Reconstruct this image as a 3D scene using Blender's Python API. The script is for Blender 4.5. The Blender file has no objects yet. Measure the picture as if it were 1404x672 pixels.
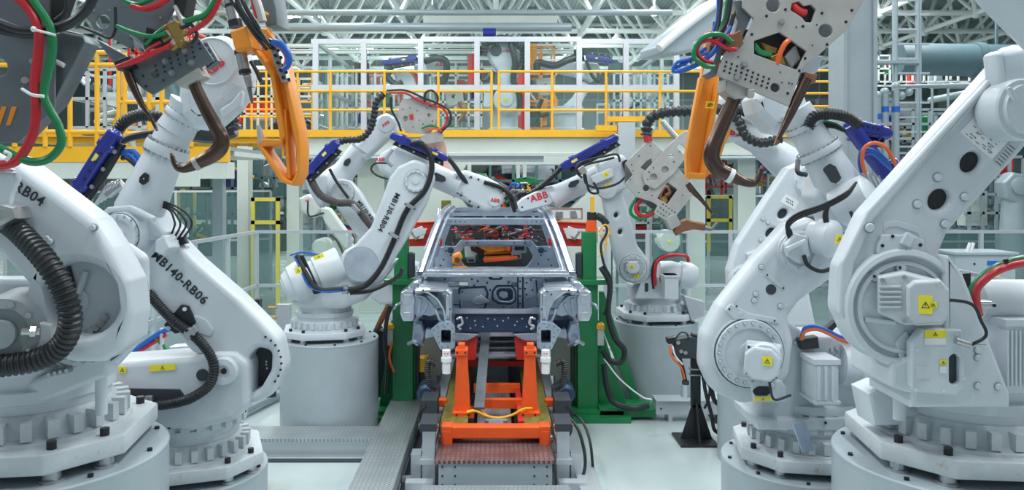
import bpy, math, random
from mathutils import Vector, Matrix
random.seed(7)
SC = bpy.context.scene
COL = SC.collection
PI = math.pi
R = math.radians
F = 1092.0      # focal length in pixels of the 1404x672 frame (28 mm lens)
VX, VY, EYE = 680.0, 250.0, 2.5

def P(px, py, Y):
    """point at depth Y that the pixel (px, py) looks at"""
    return Vector(((px - VX) * Y / F, Y, EYE - (py - VY) * Y / F))

# ------------------------------------------------------------------ materials
MATS = {}
def mat(name, col, rough=.5, metal=0., noise=0., nscale=8., bump=0., bscale=60., spec=None, emit=None, alpha=None, wear=None, coat=0., wpos=.62):
    m = bpy.data.materials.new(name); m.use_nodes = True
    nt = m.node_tree; b = nt.nodes['Principled BSDF']
    b.inputs['Base Color'].default_value = (*col, 1)
    b.inputs['Roughness'].default_value = rough
    b.inputs['Metallic'].default_value = metal
    if coat: b.inputs['Coat Weight'].default_value = coat
    if noise or wear:
        tc = nt.nodes.new('ShaderNodeTexCoord')
        n = nt.nodes.new('ShaderNodeTexNoise'); n.inputs['Scale'].default_value = nscale
        n.inputs['Detail'].default_value = 5; n.inputs['Roughness'].default_value = .6
        nt.links.new(tc.outputs['Object'], n.inputs['Vector'])
        rp = nt.nodes.new('ShaderNodeValToRGB')
        rp.color_ramp.elements[0].position = .3; rp.color_ramp.elements[1].position = .7
        rp.color_ramp.elements[0].color = (*[max(0, c * (1 - noise)) for c in col], 1)
        rp.color_ramp.elements[1].color = (*[min(1, c * (1 + noise * .5)) for c in col], 1)
        nt.links.new(n.outputs['Fac'], rp.inputs['Fac'])
        out = rp.outputs['Color']
        if wear:
            n2 = nt.nodes.new('ShaderNodeTexNoise'); n2.inputs['Scale'].default_value = nscale * 1.7
            n2.inputs['Detail'].default_value = 8; n2.inputs['Roughness'].default_value = .75
            nt.links.new(tc.outputs['Object'], n2.inputs['Vector'])
            r2 = nt.nodes.new('ShaderNodeValToRGB')
            r2.color_ramp.elements[0].position = wpos; r2.color_ramp.elements[1].position = wpos + .08
            r2.color_ramp.elements[0].color = (0, 0, 0, 1); r2.color_ramp.elements[1].color = (.75, .75, .75, 1)
            nt.links.new(n2.outputs['Fac'], r2.inputs['Fac'])
            mx = nt.nodes.new('ShaderNodeMix'); mx.data_type = 'RGBA'
            nt.links.new(r2.outputs['Color'], mx.inputs['Factor'])
            nt.links.new(out, mx.inputs['A']); mx.inputs['B'].default_value = (*wear, 1)
            out = mx.outputs['Result']
        nt.links.new(out, b.inputs['Base Color'])
    if bump:
        tc = nt.nodes.new('ShaderNodeTexCoord')
        n = nt.nodes.new('ShaderNodeTexNoise'); n.inputs['Scale'].default_value = bscale
        nt.links.new(tc.outputs['Object'], n.inputs['Vector'])
        bp = nt.nodes.new('ShaderNodeBump'); bp.inputs['Strength'].default_value = bump; bp.inputs['Distance'].default_value = .01
        nt.links.new(n.outputs['Fac'], bp.inputs['Height']); nt.links.new(bp.outputs['Normal'], b.inputs['Normal'])
    if emit:
        b.inputs['Emission Color'].default_value = (*col, 1); b.inputs['Emission Strength'].default_value = emit
    if alpha is not None:      # thin clear sheet
        tr = nt.nodes.new('ShaderNodeBsdfTransparent'); mx = nt.nodes.new('ShaderNodeMixShader')
        tr.inputs['Color'].default_value = (.93, .97, .96, 1)
        mx.inputs['Fac'].default_value = alpha
        nt.links.new(tr.outputs[0], mx.inputs[1]); nt.links.new(b.outputs[0], mx.inputs[2])
        nt.links.new(mx.outputs[0], nt.nodes['Material Output'].inputs['Surface'])
    MATS[name] = m
    return m

mat('white', (.60, .655, .70), .34, noise=.07, nscale=3, bump=.05, bscale=90, wear=(.50, .55, .58))
mat('white_dusty', (.54, .59, .62), .5, noise=.12, nscale=6, bump=.08, bscale=70, wear=(.40, .30, .22), wpos=.575)
mat('cream', (.62, .68, .63), .5, noise=.06, nscale=2)
mat('pedestal', (.40, .47, .51), .34, noise=.14, nscale=1.6, bump=.05, bscale=25, wear=(.34, .40, .44))
mat('grey', (.30, .34, .36), .5, noise=.12, nscale=5)
mat('dark', (.035, .045, .055), .55)
mat('black', (.016, .019, .023), .42, noise=.2, nscale=10)
mat('rubber', (.022, .026, .03), .38, noise=.2, nscale=10)
mat('hose_grey', (.11, .095, .09), .45, noise=.2, nscale=10)
mat('bolt', (.025, .025, .03), .4, metal=.3)
mat('steel', (.50, .52, .53), .3, metal=.85, noise=.15, nscale=12)
mat('alu', (.62, .66, .70), .35, metal=.55, noise=.05, nscale=6)
mat('plate', (.47, .46, .44), .42, metal=.35, noise=.14, nscale=7, bump=.04, bscale=50)
mat('plate_dark', (.17, .20, .22), .38, metal=.4, noise=.2, nscale=6, bump=.04, bscale=50)
mat('column_grey', (.30, .35, .38), .45, noise=.1, nscale=1.5)
mat('galv', (.46, .54, .66), .28, metal=.75, noise=.25, nscale=5, bump=.03, bscale=30)
mat('galv_light', (.60, .65, .73), .24, metal=.8, noise=.2, nscale=8, bump=.04, bscale=30)
mat('navy', (.03, .06, .12), .35, metal=.35, noise=.2, nscale=6)
mat('orange', (.86, .30, .03), .42, noise=.07, nscale=4)
mat('orange_red', (.88, .11, .015), .4, noise=.1, nscale=5)
mat('red', (.62, .03, .022), .4, noise=.1, nscale=5)
mat('red_hose', (.55, .02, .03), .3)
mat('green_hose', (.012, .20, .07), .3)
mat('green', (.010, .20, .065), .36, noise=.15, nscale=4)
mat('blue', (.015, .025, .24), .3, noise=.1, nscale=5, coat=.3)
mat('blue_cable', (.02, .12, .50), .35)
mat('orange_cable', (.80, .14, .03), .35)
mat('yellow', (.88, .46, .02), .42, noise=.06, nscale=4)
mat('yellow_pale', (.76, .66, .10), .45)
mat('sticker', (.85, .74, .03), .5)
mat('paper', (.80, .82, .83), .55)
mat('copper', (.33, .15, .09), .36, metal=.75, noise=.2, nscale=10)
mat('bronze', (.115, .075, .06), .24, metal=.75, noise=.3, nscale=12)
mat('brass', (.42, .27, .08), .4, metal=.6, noise=.2, nscale=12)
mat('wood', (.42, .22, .10), .6, noise=.25, nscale=10)
mat('pink', (.80, .50, .42), .5)
mat('logo_red', (.62, .03, .05), .5)
mat('ink', (.02, .025, .03), .5)
mat('brown', (.12, .055, .05), .45, noise=.3, nscale=14)
mat('teal', (.14, .24, .25), .5, noise=.1, nscale=3)
mat('duct', (.11, .19, .22), .5, noise=.1, nscale=3)
mat('pillar_steel', (.40, .46, .55), .3, metal=.7, noise=.25, nscale=9)
mat('teal_dark', (.06, .11, .115), .5, noise=.25, nscale=4)
mat('pipe', (.34, .42, .45), .4, metal=.2, noise=.08, nscale=2)
mat('truss', (.78, .83, .80), .5)
mat('roof', (.13, .17, .17), .7, noise=.2, nscale=.6)
mat('olive', (.19, .16, .03), .5, noise=.5, nscale=25)
mat('lamp', (1, .98, .94), .5, emit=14)
mat('glass', (.40, .52, .52), .05, alpha=.055)
mat('glass_tint', (.12, .22, .22), .08, alpha=.34)

# ------------------------------------------------------------------ planes
class Pl:
    """a drawing plane in the world: anchored where (px, py) meets depth Y, turned by yaw / pitch"""
    def __init__(s, px, py, Y, yaw=0, pitch=0):
        s.o = P(px, py, Y); rot = Matrix.Rotation(R(yaw), 3, 'Z') @ Matrix.Rotation(R(pitch), 3, 'X')
        s.u = rot @ Vector((1, 0, 0)); s.v = rot @ Vector((0, 0, 1)); s.n = rot @ Vector((0, -1, 0))
        s.s = Y / F
    def uv(s, px, py, d=0):
        e = Vector(((px - VX) / F, 1, -(py - VY) / F)); c = Vector((0, 0, EYE)); o = s.o + s.n * d
        t = s.n.dot(o - c) / s.n.dot(e); p = c + e * t - o
        return (p.dot(s.u), p.dot(s.v))
    def p(s, px, py, d=0):
        a, b = s.uv(px, py, d); return s.o + s.u * a + s.v * b + s.n * d
    def w(s, u, v, d=0): return s.o + s.u * u + s.v * v + s.n * d
    def M(s, d=0):
        m = Matrix.Identity(4); o = s.o + s.n * d
        for i in range(3): m[i][0] = s.u[i]; m[i][1] = s.v[i]; m[i][2] = s.n[i]; m[i][3] = o[i]
        return m
XY = lambda z=0: Matrix.Translation((0, 0, z))

def fillet(pts, seg=5):
    """(x, y[, r]) polygon -> polygon with rounded corners"""
    out = []; n = len(pts)
    for i, q in enumerate(pts):
        r = q[2] if len(q) > 2 else 0
        c = Vector(q[:2])
        if r <= 0: out.append(tuple(c)); continue
        a = Vector(pts[i - 1][:2]) - c; b = Vector(pts[(i + 1) % n][:2]) - c
        la, lb = a.length, b.length
        if la < 1e-6 or lb < 1e-6: out.append(tuple(c)); continue
        a /= la; b /= lb
        ang = a.angle(b)
        if ang > PI - .05: out.append(tuple(c)); continue
        t = min(r / math.tan(ang / 2), la * .49, lb * .49)
        p0 = c + a * t; p2 = c + b * t
        for k in range(seg + 1):
            f = k / seg
            out.append(tuple(p0 * (1 - f) ** 2 + c * 2 * f * (1 - f) + p2 * f * f))
    return out

def catmull(pts, per=6):
    pts = [Vector(p) for p in pts]
    if len(pts) < 3: return pts
    out = []
    for i in range(len(pts) - 1):
        p0 = pts[i - 1] if i else pts[0] * 2 - pts[1]
        p1, p2 = pts[i], pts[i + 1]
        p3 = pts[i + 2] if i + 2 < len(pts) else p2 * 2 - p1
        for k in range(per):
            t = k / per
            out.append(.5 * ((2 * p1) + (p2 - p0) * t + (2 * p0 - 5 * p1 + 4 * p2 - p3) * t * t + (3 * p1 - p0 - 3 * p2 + p3) * t ** 3))
    out.append(pts[-1]); return out

def circ(cx, cy, r, n=20, ry=None, rot=0):
    ry = ry or r
    return [(cx + r * math.cos(a) * math.cos(rot) - ry * math.sin(a) * math.sin(rot), cy + r * math.cos(a) * math.sin(rot) + ry * math.sin(a) * math.cos(rot)) for a in [2 * PI * k / n for k in range(n)]]

# ------------------------------------------------------------------ mesh builder
KEEP = {'marking', 'logo', 'cast_mark', 'label', 'rating_plate', 'instruction_label', 'warning_label', 'diagonals'}
class MB:
    def __init__(s, m='white'):
        s.v = []; s.f = []; s.fm = []; s.ms = []; s.m(m)
    def m(s, name):
        if name not in s.ms: s.ms.append(name)
        s.c = s.ms.index(name); return s
    def add(s, vs, fs):
        n = len(s.v); s.v += [Vector(v) for v in vs]
        for f in fs: s.f.append([i + n for i in f]); s.fm.append(s.c)
        return s
    def box(s, c, d, rot=None):
        c = Vector(c); h = Vector(d) / 2; vs = []
        for x in (-1, 1):
            for y in (-1, 1):
                for z in (-1, 1):
                    q = Vector((x * h.x, y * h.y, z * h.z)); vs.append(c + (rot @ q if rot else q))
        return s.add(vs, [(0, 1, 3, 2), (4, 6, 7, 5), (0, 4, 5, 1), (2, 3, 7, 6), (0, 2, 6, 4), (1, 5, 7, 3)])
    def bbox(s, x0, x1, y0, y1, z0, z1): return s.box(((x0 + x1) / 2, (y0 + y1) / 2, (z0 + z1) / 2), (abs(x1 - x0), abs(y1 - y0), abs(z1 - z0)))
    def bar(s, a, b, w, h=None, up=(0, 0, 1)):
        a = Vector(a); b = Vector(b); h = h or w; d = b - a; L = d.length
        if L < 1e-6: return s
        d /= L; up = Vector(up)
        if abs(d.dot(up)) > .99: up = Vector((0, 1, 0))
        x = d.cross(up).normalized(); z = x.cross(d)
        rot = Matrix((x, d, z)).transposed()
        return s.box((a + b) / 2, (w, L, h), rot)
    def tube(s, pts, r, n=8, rib=0, cap=True, per=6, smooth=True, ribd=.82):
        pts = [Vector(p) for p in pts]
        if smooth and len(pts) > 2: pts = catmull(pts, per)
        if rib:      # resample evenly into corrugations
            L = [0]
            for i in range(1, len(pts)): L.append(L[-1] + (pts[i] - pts[i - 1]).length)
            N = max(2, int(L[-1] / rib)) * 4; q = []; j = 0
            for k in range(N + 1):
                t = L[-1] * k / N
                while j < len(pts) - 2 and L[j + 1] < t: j += 1
                f = (t - L[j]) / max(1e-9, L[j + 1] - L[j]); q.append(pts[j].lerp(pts[j + 1], f))
            pts = q
        rs = r if callable(r) else (lambda t: r)
        N = len(pts); vs = []; fs = []
        t0 = (pts[1] - pts[0]).normalized(); x = t0.orthogonal().normalized()
        for i, p in enumerate(pts):
            t = (pts[min(i + 1, N - 1)] - pts[max(i - 1, 0)])
            t = t.normalized() if t.length > 1e-9 else t0
            x = (x - t * x.dot(t)); x = x.normalized() if x.length > 1e-6 else t.orthogonal().normalized()
            y = t.cross(x); rr = rs(i / (N - 1))
            if rib: rr *= 1 if i % 4 in (0, 1) else ribd
            for k in range(n):
                a = 2 * PI * k / n; vs.append(p + x * (rr * math.cos(a)) + y * (rr * math.sin(a)))
        for i in range(N - 1):
            for k in range(n):
                k2 = (k + 1) % n; fs.append((i * n + k, i * n + k2, (i + 1) * n + k2, (i + 1) * n + k))
        if cap: fs.append(tuple(reversed(range(n)))); fs.append(tuple((N - 1) * n + k for k in range(n)))
        return s.add(vs, fs)
    def cyl(s, a, b, r, r2=None, n=16): 
        a = Vector(a); b = Vector(b); r2 = r if r2 is None else r2
        return s.tube([a, b], lambda t: r + (r2 - r) * t, n, smooth=False)
    def lathe(s, o, ax, prof, n=32, a0=0, arc=2 * PI):
        """profile of (radius, height along axis)"""
        o = Vector(o); ax = Vector(ax).normalized(); x = ax.orthogonal().normalized(); y = ax.cross(x)
        vs = []; fs = []; full = arc > 6.28; m = n if full else n + 1
        for r, h in prof:
            for k in range(m):
                a = a0 + arc * k / n; vs.append(o + ax * h + x * (r * math.cos(a)) + y * (r * math.sin(a)))
        for i in range(len(prof) - 1):
            for k in range(n):
                k2 = (k + 1) % m; fs.append((i * m + k, i * m + k2, (i + 1) * m + k2, (i + 1) * m + k))
        if full:
            fs.append(tuple(reversed(range(n)))); q = (len(prof) - 1) * n; fs.append(tuple(q + k for k in range(n)))
        return s.add(vs, fs)
    def ball(s, c, r, n=10):
        prof = [(max(1e-4, r * math.sin(PI * k / n)), -r * math.cos(PI * k / n)) for k in range(n + 1)]
        return s.lathe(c, (0, 0, 1), prof, n * 2)
    def plate(s, M, outline, holes=(), t=.05, bev=.006, res=1):
        """closed outline in the xy plane of M, centred on z=0, thickness t, with real holes"""
        cu = bpy.data.curves.new('c', 'CURVE'); cu.dimensions = '2D'; cu.fill_mode = 'BOTH'
        bev = min(bev, t * .49)
        cu.extrude = max(1e-5, t / 2 - bev); cu.bevel_depth = bev; cu.bevel_resolution = res; cu.offset = -bev
        for poly in [outline] + list(holes):
            sp = cu.splines.new('POLY'); sp.points.add(len(poly) - 1); sp.use_cyclic_u = True
            for i, q in enumerate(poly): sp.points[i].co = (q[0], q[1], 0, 1)
        ob = bpy.data.objects.new('c', cu); me = ob.to_mesh()
        vs = [M @ v.co for v in me.vertices]; fs = [tuple(p.vertices) for p in me.polygons]
        ob.to_mesh_clear(); bpy.data.objects.remove(ob); bpy.data.curves.remove(cu)
        return s.add(vs, fs)
    def pp(s, pl, outline, holes=(), t=.05, d=0, bev=.006, res=1):
        """plate traced in pixels on plane pl; FRONT face lies at offset d towards the viewer. outline items (px,py[,r_px])"""
        def cv(poly):
            if poly and isinstance(poly[0], (int, float)):       # (cx, cy, r[, ry, rotdeg]) ellipse
                cx, cy, r = poly[:3]; ry = poly[3] if len(poly) > 3 else r; rot = R(poly[4]) if len(poly) > 4 else 0
                return [pl.uv(q[0], q[1], d) for q in circ(cx, cy, r, 28 if r > 5 else 14, ry, rot)]
            return [pl.uv(q[0], q[1], d) for q in fillet(poly)]
        return s.plate(pl.M(d - t / 2), cv(outline), [cv(h) for h in holes], t, bev, res)
    def disc(s, pl, px, py, r, prof, n=36, d=0):
        """lathe about the plane normal; prof of (radius as fraction of r px, offset metres)"""
        return s.lathe(pl.p(px, py, d), pl.n, [(max(1e-4, a * r * pl.s), h) for a, h in prof], n)
    def dots(s, pl, pts, r, h=.01, d=0, n=8):
        for q in pts: s.cyl(pl.p(q[0], q[1], d - .004), pl.p(q[0], q[1], d + h), r, r * .92, n)
        return s
    def ring(s, pl, px, py, rp, num, r, h=.012, d=0, a0=0, a1=360, n=8):
        o = pl.p(px, py, d); rr = rp * pl.s
        for k in range(num):
            a = R(a0 + (a1 - a0) * k / (num if a1 - a0 >= 360 else max(1, num - 1)))
            q = o + pl.u * (rr * math.cos(a)) + pl.v * (rr * math.sin(a))
            s.cyl(q - pl.n * .004, q + pl.n * h, r, r * .92, n)
        return s
    def pt(s, pl, pts, r, n=8, rib=0, d=0, **k):
        """tube through pixels; items (px, py[, offset metres])"""
        return s.tube([pl.p(q[0], q[1], d + (q[2] if len(q) > 2 else 0)) for q in pts], r, n, rib, **k)
    def text(s, pl, px, py, txt, size, ang=0, d=.003, bold=0.0, shear=0, sx=1.0):
        cu = bpy.data.curves.new('t', 'FONT'); cu.body = txt; cu.size = size; cu.align_x = 'CENTER'; cu.align_y = 'CENTER'
        cu.extrude = .0008; cu.offset = bold * size; cu.shear = shear; cu.resolution_u = 2; cu.space_character = 1.08
        ob = bpy.data.objects.new('t', cu); me = ob.to_mesh()
        a, b = pl.uv(px, py, d); M = pl.M(d) @ Matrix.Translation((a, b, 0)) @ Matrix.Rotation(R(ang), 4, 'Z') @ Matrix.Diagonal((sx, 1, 1, 1))
        s.add([M @ v.co for v in me.vertices], [tuple(p.vertices) for p in me.polygons])
        ob.to_mesh_clear(); bpy.data.objects.remove(ob); bpy.data.curves.remove(cu)
        return s
    def pieces(s):
        """split into clusters of islands that lie apart from each other"""
        par = list(range(len(s.v)))
        def fd(a):
            while par[a] != a: par[a] = par[par[a]]; a = par[a]
            return a
        for f in s.f:
            r = fd(f[0])
            for k in f[1:]: par[fd(k)] = r
        isl = {}
        for i in {k for f in s.f for k in f}: isl.setdefault(fd(i), []).append(i)
        if len(isl) < 2 or len(isl) > 120: return None
        G = 0.02; bx = []
        for r, vs in isl.items():
            bx.append([{r}, [min(s.v[i][k] for i in vs) - G for k in range(3)], [max(s.v[i][k] for i in vs) + G for k in range(3)]])
        ch = True
        while ch:
            ch = False; i = 0
            while i < len(bx):
                j = i + 1
                while j < len(bx):
                    a, b = bx[i], bx[j]
                    if all(a[1][k] <= b[2][k] and b[1][k] <= a[2][k] for k in range(3)):
                        a[0] |= b[0]; a[1] = [min(x, y) for x, y in zip(a[1], b[1])]; a[2] = [max(x, y) for x, y in zip(a[2], b[2])]; bx.pop(j); ch = True
                    else: j += 1
                i += 1
        if not 2 <= len(bx) <= 24: return None
        out = []
        for c in bx:
            m = MB('white'); m.ms = list(s.ms); m.v = []; mp = {}
            for f, k in zip(s.f, s.fm):
                if fd(f[0]) in c[0]:
                    for i in f:
                        if i not in mp: mp[i] = len(m.v); m.v.append(s.v[i])
                    m.f.append([mp[i] for i in f]); m.fm.append(k)
            used = sorted(set(m.fm)); m.ms = [m.ms[u] for u in used]; m.fm = [used.index(k) for k in m.fm]
            out.append(m)
        return out
    def build(s, name, parent=None, label=None, ang=32, split=True):
        if parent is not None and split and parent.type == 'EMPTY' and name not in KEEP:
            ps = s.pieces()
            if ps:
                for m in ps: o = m.build(name, parent, label, ang, False)
                return o
        L = parent.matrix_world.translation if parent is not None and parent.type == 'EMPTY' else (Vector(parent['_o']) if parent is not None else Vector())
        me = bpy.data.meshes.new(name)
        me.from_pydata([v - L for v in s.v], [], s.f)
        for k in s.ms: me.materials.append(MATS[k])
        me.polygons.foreach_set('material_index', s.fm)
        me.polygons.foreach_set('use_smooth', [True] * len(s.f))
        me.update(); me.validate()
        me.set_sharp_from_angle(angle=R(ang))
        o = bpy.data.objects.new(name, me); COL.objects.link(o)
        if parent is not None: o.parent = parent
        o['_o'] = list(L)
        if label: o['label'] = label
        return o
    def top(s, name, label, cat, group=None, kind=None):
        """one-mesh thing with its origin at its base centre"""
        xs = [v.x for v in s.v]; ys = [v.y for v in s.v]; zs = [v.z for v in s.v]
        L = Vector(((min(xs) + max(xs)) / 2, (min(ys) + max(ys)) / 2, min(zs)))
        s.v = [v - L for v in s.v]; o = s.build(name); o.location = L; o['_o'] = list(L)
        s.v = [v + L for v in s.v]
        if kind: o['kind'] = kind
        if label: o['label'] = label
        if cat: o['category'] = cat
        if group: o['group'] = group
        return o

def thing(name, label, cat, loc, group=None):
    o = bpy.data.objects.new(name, None); COL.objects.link(o); o.location = loc
    o.matrix_world = Matrix.Translation(loc); o.empty_display_size = .1
    o['label'] = label; o['category'] = cat
    if group: o['group'] = group
    return o
def struct(name, mb, label=None):
    o = mb.build(name); o['kind'] = 'structure'
    return o
def dup(root, loc, label=None, group=None, rz=None):
    r = root.copy(); COL.objects.link(r); r.location = loc
    if rz is not None: r.rotation_euler = (0, 0, rz)
    if label: r['label'] = label
    if group: r['group'] = group
    for ch in list(root.children):
        c = ch.copy(); COL.objects.link(c); c.parent = r
        for g in list(ch.children):
            d = g.copy(); COL.objects.link(d); d.parent = c
    return r
def flat(poly_fn): return poly_fn
WORLD, EXPO, KEY = .32, .16, 325
# =================================================================== CAMERA, LIGHT
cam = bpy.data.cameras.new('camera'); co = bpy.data.objects.new('camera', cam); COL.objects.link(co)
cam.lens = 28.0; cam.sensor_width = 36.0; cam.sensor_fit = 'HORIZONTAL'; co.location = (0, 0, EYE); co.rotation_euler = (PI / 2, 0, 0)
cam.shift_x = (702 - VX) / 1404; cam.shift_y = (VY - 336) / 1404; cam.clip_start = .05; cam.clip_end = 200
SC.camera = co
w = bpy.data.worlds.new('world'); SC.world = w; w.use_nodes = True
w.node_tree.nodes['Background'].inputs['Color'].default_value = (.80, .93, 1, 1)
w.node_tree.nodes['Background'].inputs['Strength'].default_value = WORLD
SC.view_settings.view_transform = 'Standard'; SC.view_settings.look = 'None'; SC.view_settings.gamma = 1
SC.view_settings.use_curve_mapping = False; SC.view_settings.exposure = EXPO

def area(loc, sx, sy, power, col=(.94, .98, 1), rot=(0, 0, 0)):
    l = bpy.data.lights.new('area_light', 'AREA'); l.shape = 'RECTANGLE'; l.size = sx; l.size_y = sy; l.energy = power; l.color = col
    o = bpy.data.objects.new('area_light', l); COL.objects.link(o); o.location = loc; o.rotation_euler = rot; return o
for x in (-7.5, -2.5, 2.5, 7.5):
    area((x, 3.5, 8.2), .5, 7, KEY)
    area((x, 12.5, 8.6), .5, 7, KEY)
for x in (-12, -4, 4, 12):
    area((x, 24, 9.0), .6, 12, KEY * 2.2); area((x, 37, 9.0), .6, 10, KEY * 2.2)
for x in (-6, -1.2, 1.2, 6): area((x, 17.0, 2.95), 3.2, .3, KEY * .10)

# =================================================================== SETTING
def floor_mat():
    m = bpy.data.materials.new('floor'); m.use_nodes = True; nt = m.node_tree; b = nt.nodes['Principled BSDF']
    tc = nt.nodes.new('ShaderNodeTexCoord')
    n = nt.nodes.new('ShaderNodeTexNoise'); n.inputs['Scale'].default_value = 1.1; n.inputs['Detail'].default_value = 3; n.inputs['Distortion'].default_value = .2
    nt.links.new(tc.outputs['Object'], n.inputs['Vector'])
    r = nt.nodes.new('ShaderNodeValToRGB'); e = r.color_ramp.elements
    e[0].position = .25; e[0].color = (.40, .48, .48, 1); e[1].position = .8; e[1].color = (.56, .64, .64, 1)
    nt.links.new(n.outputs['Fac'], r.inputs['Fac']); nt.links.new(r.outputs['Color'], b.inputs['Base Color'])
    r2 = nt.nodes.new('ShaderNodeMapRange'); r2.inputs['To Min'].default_value = .16; r2.inputs['To Max'].default_value = .34
    nt.links.new(n.outputs['Fac'], r2.inputs['Value']); nt.links.new(r2.outputs['Result'], b.inputs['Roughness'])
    MATS['floor'] = m
floor_mat()
def tread_mat(name, c1, c2, s=28, metal=.5):
    """checker plate: small raised bars in two directions"""
    m = bpy.data.materials.new(name); m.use_nodes = True; nt = m.node_tree; b = nt.nodes['Principled BSDF']
    b.inputs['Metallic'].default_value = metal; b.inputs['Roughness'].default_value = .38
    tc = nt.nodes.new('ShaderNodeTexCoord'); mp = nt.nodes.new('ShaderNodeMapping'); mp.inputs['Rotation'].default_value = (0, 0, R(45)); mp.inputs['Scale'].default_value = (s, s, s)
    nt.links.new(tc.outputs['Object'], mp.inputs['Vector'])
    br = nt.nodes.new('ShaderNodeTexBrick'); br.inputs['Scale'].default_value = 1; br.inputs['Mortar Size'].default_value = .16; br.inputs['Brick Width'].default_value = 1.1; br.inputs['Row Height'].default_value = .55
    nt.links.new(mp.outputs[0], br.inputs['Vector'])
    bp = nt.nodes.new('ShaderNodeBump'); bp.inputs['Strength'].default_value = .7; bp.inputs['Distance'].default_value = .006; bp.invert = True
    nt.links.new(br.outputs['Fac'], bp.inputs['Height']); nt.links.new(bp.outputs[0], b.inputs['Normal'])
    n = nt.nodes.new('ShaderNodeTexNoise'); n.inputs['Scale'].default_value = 5; n.inputs['Detail'].default_value = 6
    nt.links.new(tc.outputs['Object'], n.inputs['Vector'])
    r = nt.nodes.new('ShaderNodeValToRGB'); e = r.color_ramp.elements
    e[0].position = .35; e[0].color = (*c1, 1); e[1].position = .65; e[1].color = (*c2, 1)
    nt.links.new(n.outputs['Fac'], r.inputs['Fac'])
    mx = nt.nodes.new('ShaderNodeMix'); mx.data_type = 'RGBA'; mx.inputs['B'].default_value = (*[c * .78 for c in c1], 1)
    nt.links.new(br.outputs['Fac'], mx.inputs['Factor']); nt.links.new(r.outputs['Color'], mx.inputs['A']); nt.links.new(mx.outputs['Result'], b.inputs['Base Color'])
    MATS[name] = m
tread_mat('tread', (.40, .46, .48), (.56, .61, .62), 22)
tread_mat('tread_rust', (.22, .12, .12), (.46, .36, .36), 20)
def roof_mat():
    m = bpy.data.materials.new('roof_deck'); m.use_nodes = True; nt = m.node_tree; b = nt.nodes['Principled BSDF']
    b.inputs['Roughness'].default_value = .6
    tc = nt.nodes.new('ShaderNodeTexCoord'); wv = nt.nodes.new('ShaderNodeTexWave'); wv.inputs['Scale'].default_value = 1.6
    nt.links.new(tc.outputs['Object'], wv.inputs['Vector'])
    r = nt.nodes.new('ShaderNodeValToRGB'); e = r.color_ramp.elements; e[0].color = (.22, .27, .27, 1); e[1].color = (.36, .42, .41, 1)
    nt.links.new(wv.outputs['Fac'], r.inputs['Fac']); nt.links.new(r.outputs['Color'], b.inputs['Base Color']); MATS['roof_deck'] = m
roof_mat()
struct('floor', MB('floor').bbox(-26, 26, -2, 47, -.2, 0))
struct('ceiling', MB('roof_deck').bbox(-26, 26, -2, 47, 11.3, 11.5))
def wall_mat():
    m = bpy.data.materials.new('cladding'); m.use_nodes = True; nt = m.node_tree; b = nt.nodes['Principled BSDF']
    b.inputs['Roughness'].default_value = .6
    tc = nt.nodes.new('ShaderNodeTexCoord'); wv = nt.nodes.new('ShaderNodeTexBrick'); wv.inputs['Scale'].default_value = .3; wv.inputs['Brick Width'].default_value = .3; wv.inputs['Row Height'].default_value = 1.1; wv.offset = 0
    wv.inputs['Color1'].default_value = (.20, .25, .25, 1); wv.inputs['Color2'].default_value = (.12, .17, .175, 1); wv.inputs['Mortar'].default_value = (.30, .36, .35, 1); wv.inputs['Mortar Size'].default_value = .01
    mp = nt.nodes.new('ShaderNodeMapping'); mp.inputs['Rotation'].default_value = (PI / 2, 0, 0)
    nt.links.new(tc.outputs['Object'], mp.inputs['Vector']); nt.links.new(mp.outputs[0], wv.inputs['Vector'])
    nt.links.new(wv.outputs['Color'], b.inputs['Base Color']); MATS['cladding'] = m
wall_mat()
struct('wall_back', MB('cladding').bbox(-26, 26, 46.8, 47, 0, 11.3))
struct('wall_left', MB('cladding').bbox(-26.2, -26, 8, 47, 0, 11.3)); struct('wall_right', MB('cladding').bbox(26, 26.2, 8, 47, 0, 11.3))

# roof space frame
def space_frame():
    t = thing('roof_space_frame', 'white tubular steel lattice carrying the hall roof, crossing the top of the photo', 'roof truss', (0, 30, 8.6))
    zb, zt = 8.5, 11.1; st = 3.4; xs = [-23.8 + st * i for i in range(15)]; ys = [18 + st * j for j in range(8)]
    for y in ys:
        MB('truss').cyl((xs[0], y, zb), (xs[-1], y, zb), .10, n=8).build('bottom_chord', t)
        MB('truss').cyl((xs[0] + st / 2, y + st / 2, zt), (xs[-1], y + st / 2, zt), .08, n=8).build('top_chord', t)
    for x in xs:
        MB('truss').cyl((x, ys[0], zb), (x, ys[-1], zb), .09, n=8).build('bottom_chord', t)
        for y in ys:
            mb = MB('truss'); mb.ball((x, y, zb), .2, 6)
            for sx in (-st / 2, st / 2):
                for sy in (-st / 2, st / 2):
                    mb.cyl((x, y, zb), (x + sx, y + sy, zt), .075, n=6)
            mb.build('diagonals', t)
space_frame()

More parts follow.
